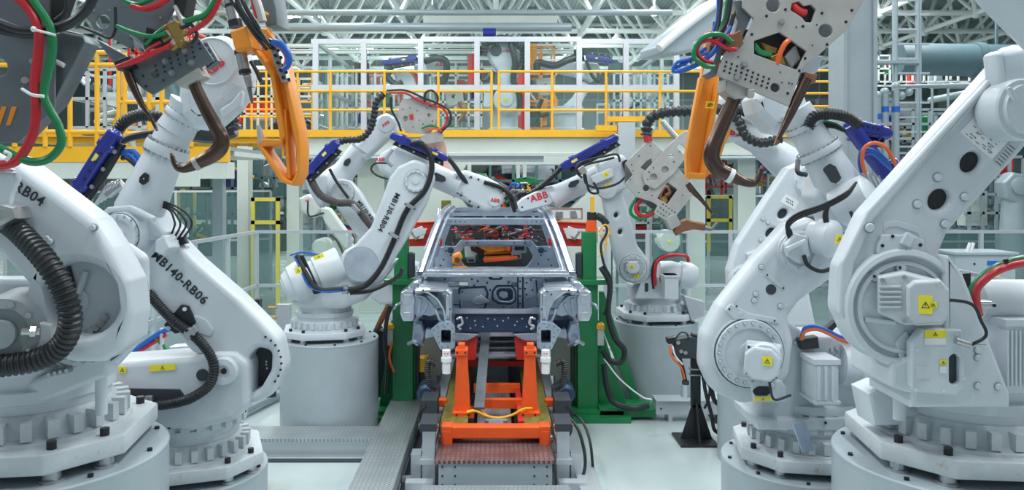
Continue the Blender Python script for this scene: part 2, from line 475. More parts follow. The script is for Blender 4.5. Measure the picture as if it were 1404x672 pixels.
# big service beams, pipes and ducts under the roof
def pipe_run(name, label, cat, a, b, r, m='pipe', joints=3):
    mb = MB(m); mb.cyl(a, b, r, n=20); a = Vector(a); b = Vector(b)
    for k in range(1, joints + 1):
        c = a.lerp(b, k / (joints + 1)); d = (b - a).normalized(); mb.cyl(c - d * r * .25, c + d * r * .25, r * 1.12, n=20)
    if name == 'air_duct':
        for k in (1, 3): c = a.lerp(b, k / 4); mb.bbox(c.x - .03, c.x + .03, c.y - .03, c.y + .03, c.z, 11.3)
    return mb.top(name, label, cat)
pipe_run('ceiling_pipe', 'pale round pipe across under the roof, left above the glass enclosure', 'pipe', (-6.0, 19, 6.2), (1.8, 19, 6.2), .10)
pipe_run('ceiling_pipe', 'second pale pipe under the roof, just above the other one over the enclosure', 'pipe', (-7.0, 19, 6.55), (4.2, 19, 6.55), .07)
pipe_run('air_duct', 'fat grey green air duct at the upper right behind the service ladder', 'duct', (10.6, 21, 5.75), (21, 21, 5.6), .42, 'duct', 4)
pipe_run('air_duct', 'lower thick teal duct at the right below the big grey green one', 'duct', (15.2, 25, 6.1), (22, 25, 6.0), .35, 'duct', 3)
mb = MB('truss')
for z in (6.0, 5.82): mb.bbox(-8, 2.0, 20.5, 20.62, z, z + .06)
mb.bbox(-8, 2, 20.5, 20.62, 5.9, 5.93)
mb.top('cable_tray', 'flat grey cable tray hung across under the roof at the left of the enclosure', 'cable tray')
mb = MB('cream'); mb.bbox(-1.9, 1.6, 20.8, 21.2, 6.70, 6.86); mb.bbox(-1.9, 1.6, 20.75, 21.25, 6.66, 6.70); mb.top('ceiling_beam', 'cream box beam under the roof above the middle robot', 'beam')

def high_bay(px, py, Y, label):
    t = thing('high_bay_lamp', label, 'lamp', P(px, py, Y), 'round high bay lamps under the roof')
    p = P(px, py, Y)
    MB('alu').lathe(p + Vector((0, 0, .05)), (0, 0, 1), [(.24, 0), (.26, .03), (.12, .2), (.05, .25), (.04, .6), (.02, max(.7, 8.7 - p.z - .05))], 16).build('housing', t)
    MB('lamp').lathe(p, (0, 0, 1), [(.19, 0), (.22, .05), (.05, .06)], 16).build('diffuser', t)
for a in [(898, 20, 26, 'bright round high bay lamp at the right of the roof lattice'), (594, 19, 26, 'bright round high bay lamp above the left enclosure robot'),
          (847, 56, 33, 'small round high bay lamp above the right part of the glass enclosure'), (609, 55, 33, 'small round high bay lamp left of the blue topped robot'),
          (452, 20, 34, 'round high bay lamp in the lattice above the corner of the glass enclosure'), (395, 24, 34, 'round high bay lamp at the left over the orange gun arm')]: high_bay(*a)
def strip_lamp(px, py, Y, L, label):
    p = P(px, py, Y); t = thing('strip_lamp', label, 'lamp', p)
    MB('alu').bbox(p.x - L / 2, p.x + L / 2, p.y - .12, p.y + .12, p.z + .04, p.z + .12).bbox(p.x - .02, p.x + .02, p.y - .02, p.y + .02, p.z + .1, 11.3).build('housing', t)
    MB('lamp').bbox(p.x - L / 2 + .02, p.x + L / 2 - .02, p.y - .08, p.y + .08, p.z, p.z + .045).build('tube', t)
strip_lamp(523, 19, 40, 2.2, 'long white strip lamp high up left of centre in the roof')
strip_lamp(422, 24, 40, 1.6, 'short white strip lamp in the roof left of the enclosure')
strip_lamp(480, 68, 44, 2.6, 'distant strip lamp seen through the top of the left enclosure panels')

# =================================================================== MEZZANINE
def bay(Y, a): return (a - VX) * Y / F
t = thing('mezzanine', 'raised platform with yellow edge band and pale grey fascia across the back', 'mezzanine', (0, 15, 3.0))
X0, X1 = bay(14.8, 392), bay(14.8, 1160)
MB('cream').bbox(X0, X1, 14.84, 15.1, 3.02, 3.33).bbox(X0, X1, 15.1, 22, 3.2, 3.33).bbox(X0, X1, 14.78, 14.86, 3.0, 3.05).build('fascia', t)
MB('yellow').bbox(X0, X1, 14.76, 14.84, 3.34, 3.475).build('edge_band', t, 'yellow toe board')
MB('tread').bbox(X0, X1, 14.84, 22, 3.33, 3.4).build('deck', t)
mb = MB('cream')
for x in (-3.4, -1.2, 1.2, 3.4): mb.bbox(x - .08, x + .08, 15.1, 22, 2.98, 3.2)
mb.build('joist', t)
MB('pipe').cyl((X0, 14.7, 2.95), (X1, 14.7, 2.95), .035, n=8).build('conduit', t)
def rail(name, label, X0, X1, Y, zs, posts, z0, r=.024, m='yellow', group=None, yend=None):
    t = thing(name, label, 'railing', ((X0 + X1) / 2, Y, z0), group)
    Y1 = Y if yend is None else yend
    for z in zs: MB(m).cyl((X0, Y, z), (X1, Y1, z), r, n=10).build('rail', t)
    for x in posts:
        y = Y + (Y1 - Y) * (x - X0) / (X1 - X0)
        MB(m).cyl((x, y, z0), (x, y, max(zs)), r * 1.05, n=10).bbox(x - .05, x + .05, y - .04, y + .04, z0, z0 + .02).build('post', t)
    return t
YR = 14.83
zz = lambda py, Y: EYE - (py - VY) * Y / F
rail('guard_railing', 'yellow guard railing on the mezzanine edge left of centre', bay(YR, 392), bay(YR, 675), YR, [zz(98, YR), zz(125, YR), zz(151, YR)], [bay(YR, q) for q in (394, 453, 527, 601, 674)], 3.4)
rail('guard_railing', 'yellow guard railing on the mezzanine edge right of centre', bay(YR, 683), bay(YR, 985), YR, [zz(98, YR), zz(125, YR), zz(151, YR)], [bay(YR, q) for q in (684, 757, 831, 905, 984)], 3.4)
rail('guard_railing', 'short yellow railing beside the grey column at the right', bay(YR, 1100), bay(YR, 1142), YR, [zz(97, YR), zz(112, YR), zz(128, YR), zz(146, YR)], [bay(YR, q) for q in (1101, 1140)], 3.4)
MB('yellow').bbox(bay(14.4, 817), bay(14.4, 845), 14.3, 14.5, zz(180, 14.4), zz(172, 14.4)).bbox(bay(14.4, 832), bay(14.4, 884), 14.3, 14.5, zz(167, 14.4), zz(160, 14.4)).top('access_gate_bar', 'pair of short yellow boards on the mezzanine above the pale blue post', 'barrier')

# left platform, lower and nearer
t = thing('side_platform', 'nearer left platform with broad orange yellow beam and pale panels below', 'platform', (-7.5, 11.6, 2.6))
YL = 11.2; XL = bay(YL, 312)
MB('yellow').bbox(-13, XL, YL, YL + .12, zz(222, YL), zz(201, YL)).build('edge_beam', t, 'orange yellow edge beam')
MB('cream').bbox(-13, XL, YL + .02, YL + .3, zz(245, YL), zz(222, YL)).bbox(-13, XL, YL + .3, 13.6, 2.88, 2.95).build('fascia', t)
MB('tread').bbox(-13, XL, YL + .12, 13.6, 2.95, 3.0).build('deck', t)
for q in (112, 196): MB('pipe').bbox(bay(YL, q) - .04, bay(YL, q) + .04, YL + .1, YL + .25, 0, 2.6).build('prop', t)
t = thing('guard_railing', 'tall orange yellow railing along the left platform behind the guns', 'railing', (-6.5, YL, 3.0))
for py in (72, 89, 181):
    MB('yellow').cyl((-13, YL, zz(py, YL)), (bay(YL, 165), YL, zz(py, YL)), .035, n=10).build('rail', t)
for py in (95, 140, 183):
    MB('yellow').cyl((bay(YL, 165), YL, zz(py, YL)), (XL, YL + .0, zz(py, YL)), .03, n=10).build('rail', t)
for q, top in ((20, 72), (62, 72), (96, 72), (133, 72), (163, 72), (171, 72), (205, 95), (222, 95), (262, 95), (300, 95)):
    MB('yellow').cyl((bay(YL, q), YL, 3.0), (bay(YL, q), YL, zz(top, YL)), .034, n=10).build('post', t)
t = thing('guard_railing', 'far yellow railing seen between the left gun arm and the glass enclosure', 'railing', (-5.5, 16.5, 3.0))
for py in (98, 118, 140, 150, 160): MB('yellow').cyl((bay(16.5, 300), 16.5, zz(py, 16.5)), (bay(16.5, 430), 16.5, zz(py, 16.5)), .02, n=8).build('rail', t)
for q in (302, 325, 345, 365, 388, 408, 428): MB('yellow').cyl((bay(16.5, q), 16.5, 3.0), (bay(16.5, q), 16.5, zz(98, 16.5)), .025, n=8).build('post', t)
MB('yellow').bbox(-9.5, bay(16.3, 395), 16.2, 16.3, zz(188, 16.3), zz(178, 16.3)).bbox(-9.5, bay(16.3, 395), 16.3, 19, 3.3, 3.42).top('rear_walkway', 'yellow edged walkway behind the left guns', 'walkway')

# glass enclosure on the mezzanine
YG = 16.2
t = thing('glass_enclosure', 'tall clear panelled enclosure in pale aluminium frames on the mezzanine', 'enclosure', (0, YG, 3.4))
def gpost(x, y, w, z0, z1): MB('alu').bbox(x - w / 2, x + w / 2, y - .05, y + .05, z0, z1).build('post', t)
gz1 = zz(54, YG)
for q, w_ in ((433, .13), (499, .28), (577, .3), (654, .3), (723, .28), (794, .3), (858, .3), (927, .25)): gpost(bay(YG, q), YG, .11, 3.4, gz1 if q > 560 else zz(57, YG))
for a, b, z in ((427, 577, zz(57, YG)), (577, 795, gz1), (795, 930, zz(57, YG)), (427, 930, zz(120, YG)), (427, 930, 3.45)):
    MB('alu').bbox(bay(YG, a), bay(YG, b), YG - .04, YG + .04, z - .05, z + .05).build('rail', t)
px_ = [433, 499, 577, 654, 723, 794, 858, 927]
for a, b in zip(px_[:-1], px_[1:]): MB('glass').bbox(bay(YG, a) + .1, bay(YG, b) - .1, YG - .005, YG + .005, 3.5, zz(58, YG)).build('panel', t)
for sx, q in ((-1, 433), (1, 927)):
    x = bay(YG, q)
    for k, y in enumerate((17.6, 19.0, 20.4, 21.8)):
        gpost(x, y, .07, 3.4, zz(57, YG)); MB('glass').bbox(x - .005, x + .005, y - 1.35, y - .05, 3.5, zz(59, YG)).build('panel', t)
    for z in (zz(57, YG), 3.5 + 1.0): MB('alu').bbox(x - .04, x + .04, YG, 21.8, z - .04, z + .04).build('rail', t)

# columns
def column(label, q0, q1, Y, z1, m='cream', z0=0, d=.3, group=None):
    x0, x1 = bay(Y, q0), bay(Y, q1)
    mb = MB(m); f = d * .12
    mb.bbox(x0, x1, Y, Y + f, z0, z1); mb.bbox(x0, x1, Y + d - f, Y + d, z0, z1); mb.bbox((x0 + x1) / 2 - f / 2, (x0 + x1) / 2 + f / 2, Y + f, Y + d - f, z0, z1)
    mb.bbox(x0 - .06, x1 + .06, Y - .05, Y + d + .05, z0, z0 + .03)
    mb.top('steel_column', label, 'column')
column('cream steel column under the mezzanine between the two left window bays', 325, 340, 15.2, 3.19)
column('cream steel column behind the orange gun arm tip', 393, 410, 15.2, 3.19)
column('broad pale column behind the crossed robot arms left of the car', 490, 527, 15.2, 3.19)
column('pale greenish column right of the raised weld gun', 946, 967, 15.2, 3.19)
column('pale green column just left of the second right robot', 1012, 1036, 15.2, 3.19)
mb = MB('column_grey'); x0, x1 = bay(10.5, 1158), bay(10.5, 1198)
mb.bbox(x0, x1, 10.5, 10.9, 0, 8.6); mb.bbox(x0 - .03, x0 + .02, 10.46, 10.94, 0, 8.6); mb.bbox(x1 - .02, x1 + .03, 10.46, 10.94, 0, 8.6)
mb.top('hall_column', 'wide grey hall column rising to the top at the right', 'column')
mb = MB('alu').bbox(bay(14.2, 848), bay(14.2, 871), 14.2, 14.5, .0, zz(168, 14.3)); mb.bbox(bay(14.2, 846), bay(14.2, 873), 14.18, 14.52, 0, .05); mb.top('support_post', 'pale blue grey post rising behind the wrist of the right middle robot', 'post')

# portal station behind the car
YP = 13.6
t = thing('station_portal', 'off white panelled machine portal with chamfered opening behind the car', 'machine', (0, YP, 0))
pl = Pl(700, 300, YP)
MB('cream').pp(pl, [(556, 209), (838, 209), (838, 420), (770, 420), (770, 300), (803, 268), (803, 246), (790, 226), (640, 226), (628, 246), (628, 268), (652, 300), (652, 420), (556, 420)], t=.5, bev=.01).build('panel', t)
mb = MB('alu').bbox(bay(13.2, 616), bay(13.2, 745), 13.1, 13.22, zz(222, 13.2), zz(214, 13.2)); mb.build('light_box', t)
MB('cream').bbox(bay(13.1, 555), bay(13.1, 840), 13.0, 13.1, zz(214, 13.1), zz(211, 13.1)).build('top_rail', t)
MB('teal_dark').pp(Pl(700, 300, YP + 1.2), [(600, 215), (840, 215), (840, 400), (600, 400)], t=.05).build('dark_backing', t)
mb = MB('olive').bbox(bay(13.0, 605), bay(13.0, 618), 13.02, 13.07, zz(292, 13), zz(275, 13)); mb.build('notice', t, 'olive and yellow notice sheet')

# =================================================================== FENCES
def fence(label, pts, h=1.8, mid=1.04, glass='glass', step=1.15, group=None, z0=.06):
    """pts: ground path; posts, rails and clear panels"""
    a, b = Vector((*pts[0], 0)), Vector((*pts[-1], 0))
    t = thing('safety_fence', label, 'fence', (a + b) / 2, group)
    for i in range(len(pts) - 1):
        a, b = Vector((*pts[i], 0)), Vector((*pts[i + 1], 0)); d = b - a; n = max(1, round(d.length / step)); e = d.normalized()
        for k in range(n + (1 if i == len(pts) - 2 else 0)):
            c = a + d * (k / n)
            MB('alu').bar(c, c + Vector((0, 0, h)), .05, .05, up=e).build('post', t)
        for z in (h, mid, .14): MB('alu').bar(a + Vector((0, 0, z)), b + Vector((0, 0, z)), .035, .045).build('rail', t)
        for k in range(n):
            p, q = a + d * (k / n) + e * .035, a + d * ((k + 1) / n) - e * .035
            MB(glass).bar(p + Vector((0, 0, (h + .16) / 2)), q + Vector((0, 0, (h + .16) / 2)), .006, h - .2).build('panel', t)
    return t
fence('clear panelled aluminium fence running back beside the left robots', [(-3.75, 6.5), (-3.38, 11.2)], step=.95)
fence('clear panelled aluminium fence crossing behind the left middle robot', [(-3.38, 11.25), (-.75, 11.25)], step=1.3)
fence('clear panelled aluminium fence crossing behind the right middle robot', [(1.55, 11.25), (3.9, 11.25)], step=.66)
fence('aluminium fence at the far right behind the front robot', [(4.1, 11.25), (9.6, 11.25)], step=1.45, glass='glass_tint')
fence('distant glazed fence behind the left columns', [(-9.5, 15.4), (-5.2, 18.4)], h=2.3, mid=1.2, glass='glass_tint', step=1.0)
fence('distant glazed fence under the mezzanine right of the gun', [(3.4, 17.5), (11, 17.5)], h=2.2, mid=1.2, glass='glass_tint', step=1.2)

def yellow_gate(label, q0, q1, y0, y1, Y, mid=None):
    x0, x1, z1, z0 = bay(Y, q0), bay(Y, q1), zz(y0, Y), zz(y1, Y)
    t = thing('light_curtain_gate', label, 'gate', ((x0 + x1) / 2, Y, z0))
    w_ = .07; f = MB('yellow_pale')
    f.bbox(x0, x0 + w_, Y, Y + .06, z0, z1).bbox(x1 - w_, x1, Y, Y + .06, z0, z1).bbox(x0, x1, Y, Y + .06, z1 - w_, z1)
    if mid: f.bbox(x0, x1, Y, Y + .06, zz(mid, Y) - w_ / 2, zz(mid, Y) + w_ / 2)
    f.build('frame', t); MB('glass_tint').bbox(x0 + w_, x1 - w_, Y + .02, Y + .03, z0, z1 - w_).build('pane', t)
    return t
yellow_gate('yellow framed doorway between the two cream columns', 344, 383, 271, 432, 15.0, 305)
yellow_gate('distant yellow framed gate at the far left under the platform', 243, 268, 258, 330, 21)
yellow_gate('yellow framed mesh gate behind the right gun electrodes', 970, 1004, 268, 345, 17, 302)

# =================================================================== FLOOR FITTINGS
t = thing('raised_walkway', 'grey checker plate walkway in an L beside the conveyor on the left', 'walkway', (-1.2, 7.2, 0))
MB('tread').bbox(-1.12, -.78, 4.8, 9.3, .15, .18).bbox(-2.75, -1.12, 7.2, 7.58, .15, .18).build('tread_plate', t)
MB('alu').bbox(-2.75, -1.13, 7.24, 7.27, 0, .15).bbox(-1.10, -1.07, 4.8, 7.2, 0, .15).bbox(-.82, -.79, 4.8, 9.3, 0, .15).build('side_plate', t)
MB('dark').bbox(-.78, -.70, 4.6, 9.3, 0, .012).top('channel_shade', 'flat dark strip painting the shade of the floor channel between walkway and conveyor', 'channel')  # lies flat on the floor, dark in place of a recess in shade
MB('dark').bbox(-2.7, -1.12, 7.1, 7.18, 0, .01).top('floor_slot', 'dark slot in the floor in front of the cross walkway', 'slot')
t = thing('conduit_rack', 'bundle of grey conduit pipes lying on the floor left of the pedestal', 'pipes', (-2.8, 8.3, 0))
for k in range(4): MB('pipe').cyl((-3.35 + .16 * k, 7.75, .08), (-2.75 + .16 * k, 9.9, .08), .045, n=12).build('pipe', t)
MB('alu').bbox(-3.5, -2.6, 7.95, 8.02, 0, .04).build('bracket', t); MB('alu').bbox(-3.3, -2.2, 9.3, 9.37, 0, .04).build('bracket', t)
MB('brown').lathe(P(348, 636, 6.3) * Vector((1, 1, 0)) if False else (-1.98, 6.4, 0), (0, 0, 1), [(.10, 0), (.115, .02), (.115, .24), (.13, .25), (.13, .27), (.105, .27), (.10, .2)], 24).top('waste_pot', 'small round dark red pot on the floor beside the front left pedestal', 'pot')
t = thing('steel_kerb', 'light grey steel kerb on the floor right of the conveyor', 'kerb', (.75, 6.5, 0))
MB('alu').bbox(.66, .82, 4.6, 7.75, 0, .10).build('profile', t)
# =================================================================== ROBOT KIT
def V3(*a): return Vector(a)
def pedestal(label, X, Y, z, r, m='pedestal', rib=False):
    t = thing('robot_pedestal', label, 'pedestal', (X, Y, 0))
    MB(m).lathe((X, Y, 0), (0, 0, 1), [(r * 1.0, 0), (r, .02), (r, z - .03), (r - .004, z - .026)], 64).build('drum', t)
    mb = MB(m).lathe((X, Y, 0), (0, 0, 1), [(r * .97, z - .03), (r * 1.0, z - .03), (r * 1.005, z - .008), (r * .995, z), (.01, z)], 64)
    mb.m('bolt')
    for k in range(10):
        a = 2 * PI * k / 10; mb.cyl((X + r * .93 * math.cos(a), Y + r * .93 * math.sin(a), z - .004), (X + r * .93 * math.cos(a), Y + r * .93 * math.sin(a), z + .012), .012, n=8)
    mb.build('top_plate', t)
    return t

def base(root, X, Y, z, s=1.0, m='white_dusty', rot=0, teeth=26):
    """bolted foot casting, toothed ring and neck; total height .47*s"""
    mb = MB(m)
    out = []
    for k in range(4):
        a = R(45 + 90 * k) + rot
        c, q = Vector((math.cos(a), math.sin(a))), Vector((-math.sin(a), math.cos(a)))
        for u, v, r in ((.40, -.30, .05), (.53, -.17, .03), (.53, .17, .03), (.40, .30, .05)):
            p = c * u * s + q * v * s; out.append((p.x, p.y, r * s))
        for sgn in (-1, 1):
            p = c * .47 * s + q * .11 * sgn * s
            MB('steel').lathe((X + p.x, Y + p.y, z), (0, 0, 1), [(.05 * s, 0), (.052 * s, .012), (.038 * s, .016), (.038 * s, .045 * s), (.045 * s, .05 * s)], 16).build('levelling_foot', root)
            mb.m('bolt').cyl((X + p.x, Y + p.y, z + .13 * s), (X + p.x, Y + p.y, z + .165 * s), .02 * s, n=12)
    mb.m(m).plate(Matrix.Translation((X, Y, z + .09 * s)), fillet(out), t=.085 * s, bev=.012)
    mb.lathe((X, Y, z), (0, 0, 1), [(.44 * s, .10 * s), (.43 * s, .145 * s), (.385 * s, .16 * s), (.36 * s, .24 * s), (.35 * s, .25 * s)], 48)
    for k in range(teeth):
        a = 2 * PI * k / teeth + rot; rt = Matrix.Rotation(a, 3, 'Z')
        c = Vector((X, Y, z + .195 * s)) + rt @ Vector((.385 * s, 0, 0))
        mb.box(c, (.07 * s, .042 * s, .075 * s), rt)
    mb.build('base', root, 'dusty bolted base casting')
    tt = MB('white')
    tt.lathe((X, Y, z), (0, 0, 1), [(.34 * s, .235 * s), (.345 * s, .25 * s), (.345 * s, .29 * s), (.36 * s, .295 * s), (.36 * s, .345 * s), (.335 * s, .352 * s), (.335 * s, .41 * s), (.345 * s, .42 * s), (.345 * s, .47 * s), (.33 * s, .48 * s)], 56)
    tt.build('turntable', root)

def ringteeth(root, X, Y, z, r, h=.11, n=24):
    """turntable skirt with hanging lugs, as on the second robots"""
    mb = MB('white'); mb.lathe((X, Y, z), (0, 0, 1), [(r * .9, -.02), (r * .92, h), (r, h), (r * 1.02, h + .03), (r, h + .05), (r * .8, h + .06)], 56)
    for k in range(n):
        a = 2 * PI * k / n; rt = Matrix.Rotation(a, 3, 'Z')
        mb.box(V3(X, Y, z + h * .5) + rt @ V3(r * .95, 0, 0), (r * .12, r * .15, h), rt)
    mb.m('bolt')
    for k in range(n):
        a = 2 * PI * k / n; c = V3(X, Y, z + h * .45); d = V3(math.cos(a), math.sin(a), 0)
        mb.cyl(c + d * r * 1.0, c + d * r * 1.02, .008, n=6)
    mb.build('gear_ring', root)

def joint(root, pl, cx, cy, rp, d=0, back=.12, nb=24, name='joint_cover', m='white', arc=(0, 360), cap=True, gap=True, bolt='white'):
    """big round flange with a bolt circle"""
    mb = MB(m); mb.disc(pl, cx, cy, rp, [(1, -back), (1, -.012), (.97, 0), (.93, .002)] , 48, d)
    mb.disc(pl, cx, cy, rp, [(.90, -.02), (.90, .016), (.88, .022), (.68, .022), (.66, .010), (.30, .008), (.28, .016), (.01, .017)], 48, d)
    if gap: mb.m('teal_dark').disc(pl, cx, cy, rp, [(.935, -.02), (.935, .0035), (.89, .004)], 48, d)
    mb.m('grey').ring(pl, cx, cy, rp * .79, nb, .062 * rp * pl.s, .003, d + .022, arc[0], arc[1], n=8)
    mb.m(bolt).ring(pl, cx, cy, rp * .79, nb, .042 * rp * pl.s, .014, d + .022, arc[0], arc[1], n=6)
    o = mb.build(name, root); return o

def sticker(root, pl, px, py, w, h, ang=0, d=.0, tri=True, name='warning_label', m='sticker'):
    """small sticker, w x h metres"""
    a, b = pl.uv(px, py, d); M = pl.M(d + .0015) @ Matrix.Translation((a, b, 0)) @ Matrix.Rotation(R(ang), 4, 'Z')
    mb = MB(m); mb.plate(M, [(-w / 2, -h / 2), (w / 2, -h / 2), (w / 2, h / 2), (-w / 2, h / 2)], t=.003, bev=.0005)
    if tri:
        r = min(w, h) * .36
        mb.m('ink'); k = [(r * math.cos(R(90 + 120 * i)), r * math.sin(R(90 + 120 * i)) - r * .2) for i in range(3)]; kin = [(x * .72, (y + r * .2) * .72 - r * .2) for x, y in k]
        mb.plate(M @ XY(.0022), k, [kin], t=.001, bev=.0001)
        mb.plate(M @ XY(.0022), [(-.06 * r, -.3 * r), (.06 * r, -.3 * r), (.1 * r, .3 * r), (-.1 * r, .3 * r)], t=.001, bev=.0001)
    mb.build(name, root, 'yellow warning label' if m == 'sticker' else None)

def motor(root, pl, px, py, w, h, depth, d=0, ang=0, m='white', lab=True, name='motor', fins=4):
    """servo motor seen end on: finned square body with a rounded chamfered cap; w,h px, depth metres towards the viewer"""
    a, b = pl.uv(px, py, d); W, H = w * pl.s, h * pl.s
    M = pl.M(d) @ Matrix.Translation((a, b, 0)) @ Matrix.Rotation(R(ang), 4, 'Z')
    def rr(k, c): return fillet([(-W / 2 * k, -H / 2 * k, c), (W / 2 * k, -H / 2 * k, c), (W / 2 * k, H / 2 * k, c), (-W / 2 * k, H / 2 * k, c)])
    def oc(k): 
        x, y, c = W / 2 * k, H / 2 * k, min(W, H) * .26 * k
        return [(-x + c, -y), (x - c, -y), (x, -y + c), (x, y - c), (x - c, y), (-x + c, y), (-x, y - c), (-x, -y + c)]
    mb = MB(m)
    mb.plate(M @ XY(depth * .3), rr(.94, .01), t=depth * .6, bev=.008)
    for k in range(fins): mb.plate(M @ XY(depth * (.08 + .5 * k / fins)), rr(1.0, .012), t=depth * .06, bev=.003)
    mb.plate(M @ XY(depth * .8), oc(.98), t=depth * .4, bev=.012)
    mb.m('bolt')
    for sx in (-1, 1):
        for sy in (-1, 1):
            p = M @ Vector((sx * W * .40, sy * H * .40, depth * .6)); mb.cyl(p - pl.n * .01, p + pl.n * .012, .007, n=6)
    o = mb.build(name, root)
    if lab: sticker(root if False else o, pl, px, py, min(W, H) * .32, min(W, H) * .32, ang, d + depth)
    return o

def hose(root, pts, r, m='rubber', rib=.012, name='hose', n=10, label=None, ribd=.84):
    mb = MB(m); mb.tube(pts, r, n, rib, per=8, ribd=ribd)
    return mb.build(name, root, label)
def phose(root, pl, pts, r, m='rubber', rib=.012, name='hose', n=10, d=0, label=None, ribd=.84):
    return hose(root, [pl.p(q[0], q[1], d + (q[2] if len(q) > 2 else 0)) for q in pts], r, m, rib, name, n, label, ribd)

def carrier(root, pl, x0, y0, x1, y1, w, d=0, sx=.5, lab=(.38, 0)):
    """blue hose retractor: round nosed body from (x0,y0) to (x1,y1), w px wide, on a dark bracket"""
    a, b = Vector(pl.uv(x0, y0, d)), Vector(pl.uv(x1, y1, d)); L = (b - a).length; e = (b - a) / L; q = Vector((-e.y, e.x)); W = w * pl.s
    def pt(u, v): c = a + e * (u * L) + q * (v * W); return (c.x, c.y)
    mb = MB('blue')
    o = [pt(0, -.32), pt(.02, -.44), pt(.16, -.5), pt(.17, -.62), pt(.24, -.62), pt(.25, -.5), pt(.72, -.46), pt(.73, -.58), pt(.80, -.58), pt(.81, -.42), pt(.97, -.34), pt(1, -.2),
         pt(1, .2), pt(.97, .34), pt(.81, .42), pt(.80, .58), pt(.73, .58), pt(.72, .46), pt(.25, .5), pt(.24, .62), pt(.17, .62), pt(.16, .5), pt(.02, .44), pt(0, .32)]
    mb.plate(pl.M(d), o, t=W * .9, bev=W * .22, res=3)
    A, B = pl.w(*pt(.05, 0), d), pl.w(*pt(.95, 0), d)
    mb.tube([A, B], W * .47, 14, smooth=False)
    mb.ball(A, W * .44, 7); mb.ball(B, W * .42, 7)
    mb.m('black')
    for u in (.3, .42, .55, .66): c = pl.w(*pt(u, .15), d + W * .44); mb.cyl(c, c + pl.n * .006, .008, n=8)
    ob = mb.build('hose_carrier', root, 'glossy blue hose carrier')
    mb = MB('yellow_pale'); c0 = [pt(lab[0] - .05, -.14), pt(lab[0] + .05, -.14), pt(lab[0] + .05, .14), pt(lab[0] - .05, .14)]
    mb.plate(pl.M(d + W * .47), c0, t=.004, bev=.0005); mb.build('label', ob, 'yellow label')
    mb = MB('black'); s_ = 1 if sx > 0 else -1
    mb.plate(pl.M(d - W * .2), [pt(.1, .5 * s_), pt(.95, .45 * s_), pt(.98, .95 * s_), pt(.6, 1.05 * s_), pt(.08, .95 * s_)], t=W * .5, bev=.01)
    mb.m('steel')
    for u in (.2, .45, .7, .9): c = pl.w(*pt(u, .75 * s_), d + W * .05); mb.cyl(c, c + pl.n * .012, .012, n=8)
    mb.build('carrier_bracket', root, 'black bracket')

def bolts_on(root, pl, pts, rpx, d=0, h=.012, m='white', name='bolt'):
    for q in pts: MB('grey').lathe(pl.p(q[0], q[1], d), pl.n, [(rpx * pl.s * 1.3, -.01), (rpx * pl.s * 1.3, h * .12), (.001, h * .13)], 14).m(m).lathe(pl.p(q[0], q[1], d), pl.n, [(rpx * pl.s, -.01), (rpx * pl.s, h * .7), (rpx * pl.s * .8, h), (.001, h)], 14).build(name, root)

def tubelimb(root, pts, name='forearm', m='white', n=32, label=None):
    """lathe-like limb through (Vector, radius) rings"""
    mb = MB(m); vs = []; fs = []; N = len(pts)
    x = None
    for i, (p, r) in enumerate(pts):
        t = (pts[min(i + 1, N - 1)][0] - pts[max(i - 1, 0)][0]).normalized()
        if x is None: x = t.orthogonal().normalized()
        x = (x - t * x.dot(t)).normalized(); y = t.cross(x)
        for k in range(n): a = 2 * PI * k / n; vs.append(p + x * r * math.cos(a) + y * r * math.sin(a))
    for i in range(N - 1):
        for k in range(n): fs.append((i * n + k, i * n + (k + 1) % n, (i + 1) * n + (k + 1) % n, (i + 1) * n + k))
    fs.append(tuple(reversed(range(n)))); fs.append(tuple((N - 1) * n + k for k in range(n)))
    mb.add(vs, fs); return mb.build(name, root, label)

def seg(pl, a, b, prof, d=0):
    """rings between pixel a and b: prof of (t, radius_px)"""
    A, B = pl.p(a[0], a[1], d + (a[2] if len(a) > 2 else 0)), pl.p(b[0], b[1], d + (b[2] if len(b) > 2 else 0))
    return [(A.lerp(B, t), r * pl.s) for t, r in prof]
def flange_ring(root, pl, a, b, t, rp, w=.03, nb=20, d=0, name='flange'):
    A, B = pl.p(a[0], a[1], d + (a[2] if len(a) > 2 else 0)), pl.p(b[0], b[1], d + (b[2] if len(b) > 2 else 0)); ax = (B - A).normalized(); c = A.lerp(B, t); r = rp * pl.s
    mb = MB('white'); mb.lathe(c - ax * w / 2, ax, [(r * .8, 0), (r * .98, 0), (r, w * .2), (r, w * .8), (r * .98, w), (r * .8, w)], 36)
    x = ax.orthogonal().normalized(); y = ax.cross(x); mb.m('steel')
    for k in range(nb):
        an = 2 * PI * k / nb; q = c + (x * math.cos(an) + y * math.sin(an)) * r * .9; mb.cyl(q - ax * w * .8, q + ax * w * .8, .008, n=6)
    mb.build(name, root)
def clamp(root, pl, px, py, w, h, ang, d=0, m='steel', name='hose_clamp'):
    a, b = pl.uv(px, py, d); M = pl.M(d) @ Matrix.Translation((a, b, 0)) @ Matrix.Rotation(R(ang), 4, 'Z'); W, H = w * pl.s, h * pl.s
    mb = MB(m)
    mb.plate(M, [(-W / 2, -H / 2), (W / 2, -H / 2), (W / 2, H / 2), (-W / 2, H / 2)], t=W * .9, bev=.006)
    mb.plate(M @ XY(W * .46), [(-W * .62, -H * .25), (W * .62, -H * .25), (W * .62, H * .25), (-W * .62, H * .25)], t=.012, bev=.003)
    mb.m('bolt')
    for s_ in (-1, 1): p = M @ Vector((s_ * W * .5, 0, W * .46)); mb.cyl(p, p + pl.n * .012, .008, n=6)
    mb.build(name, root)
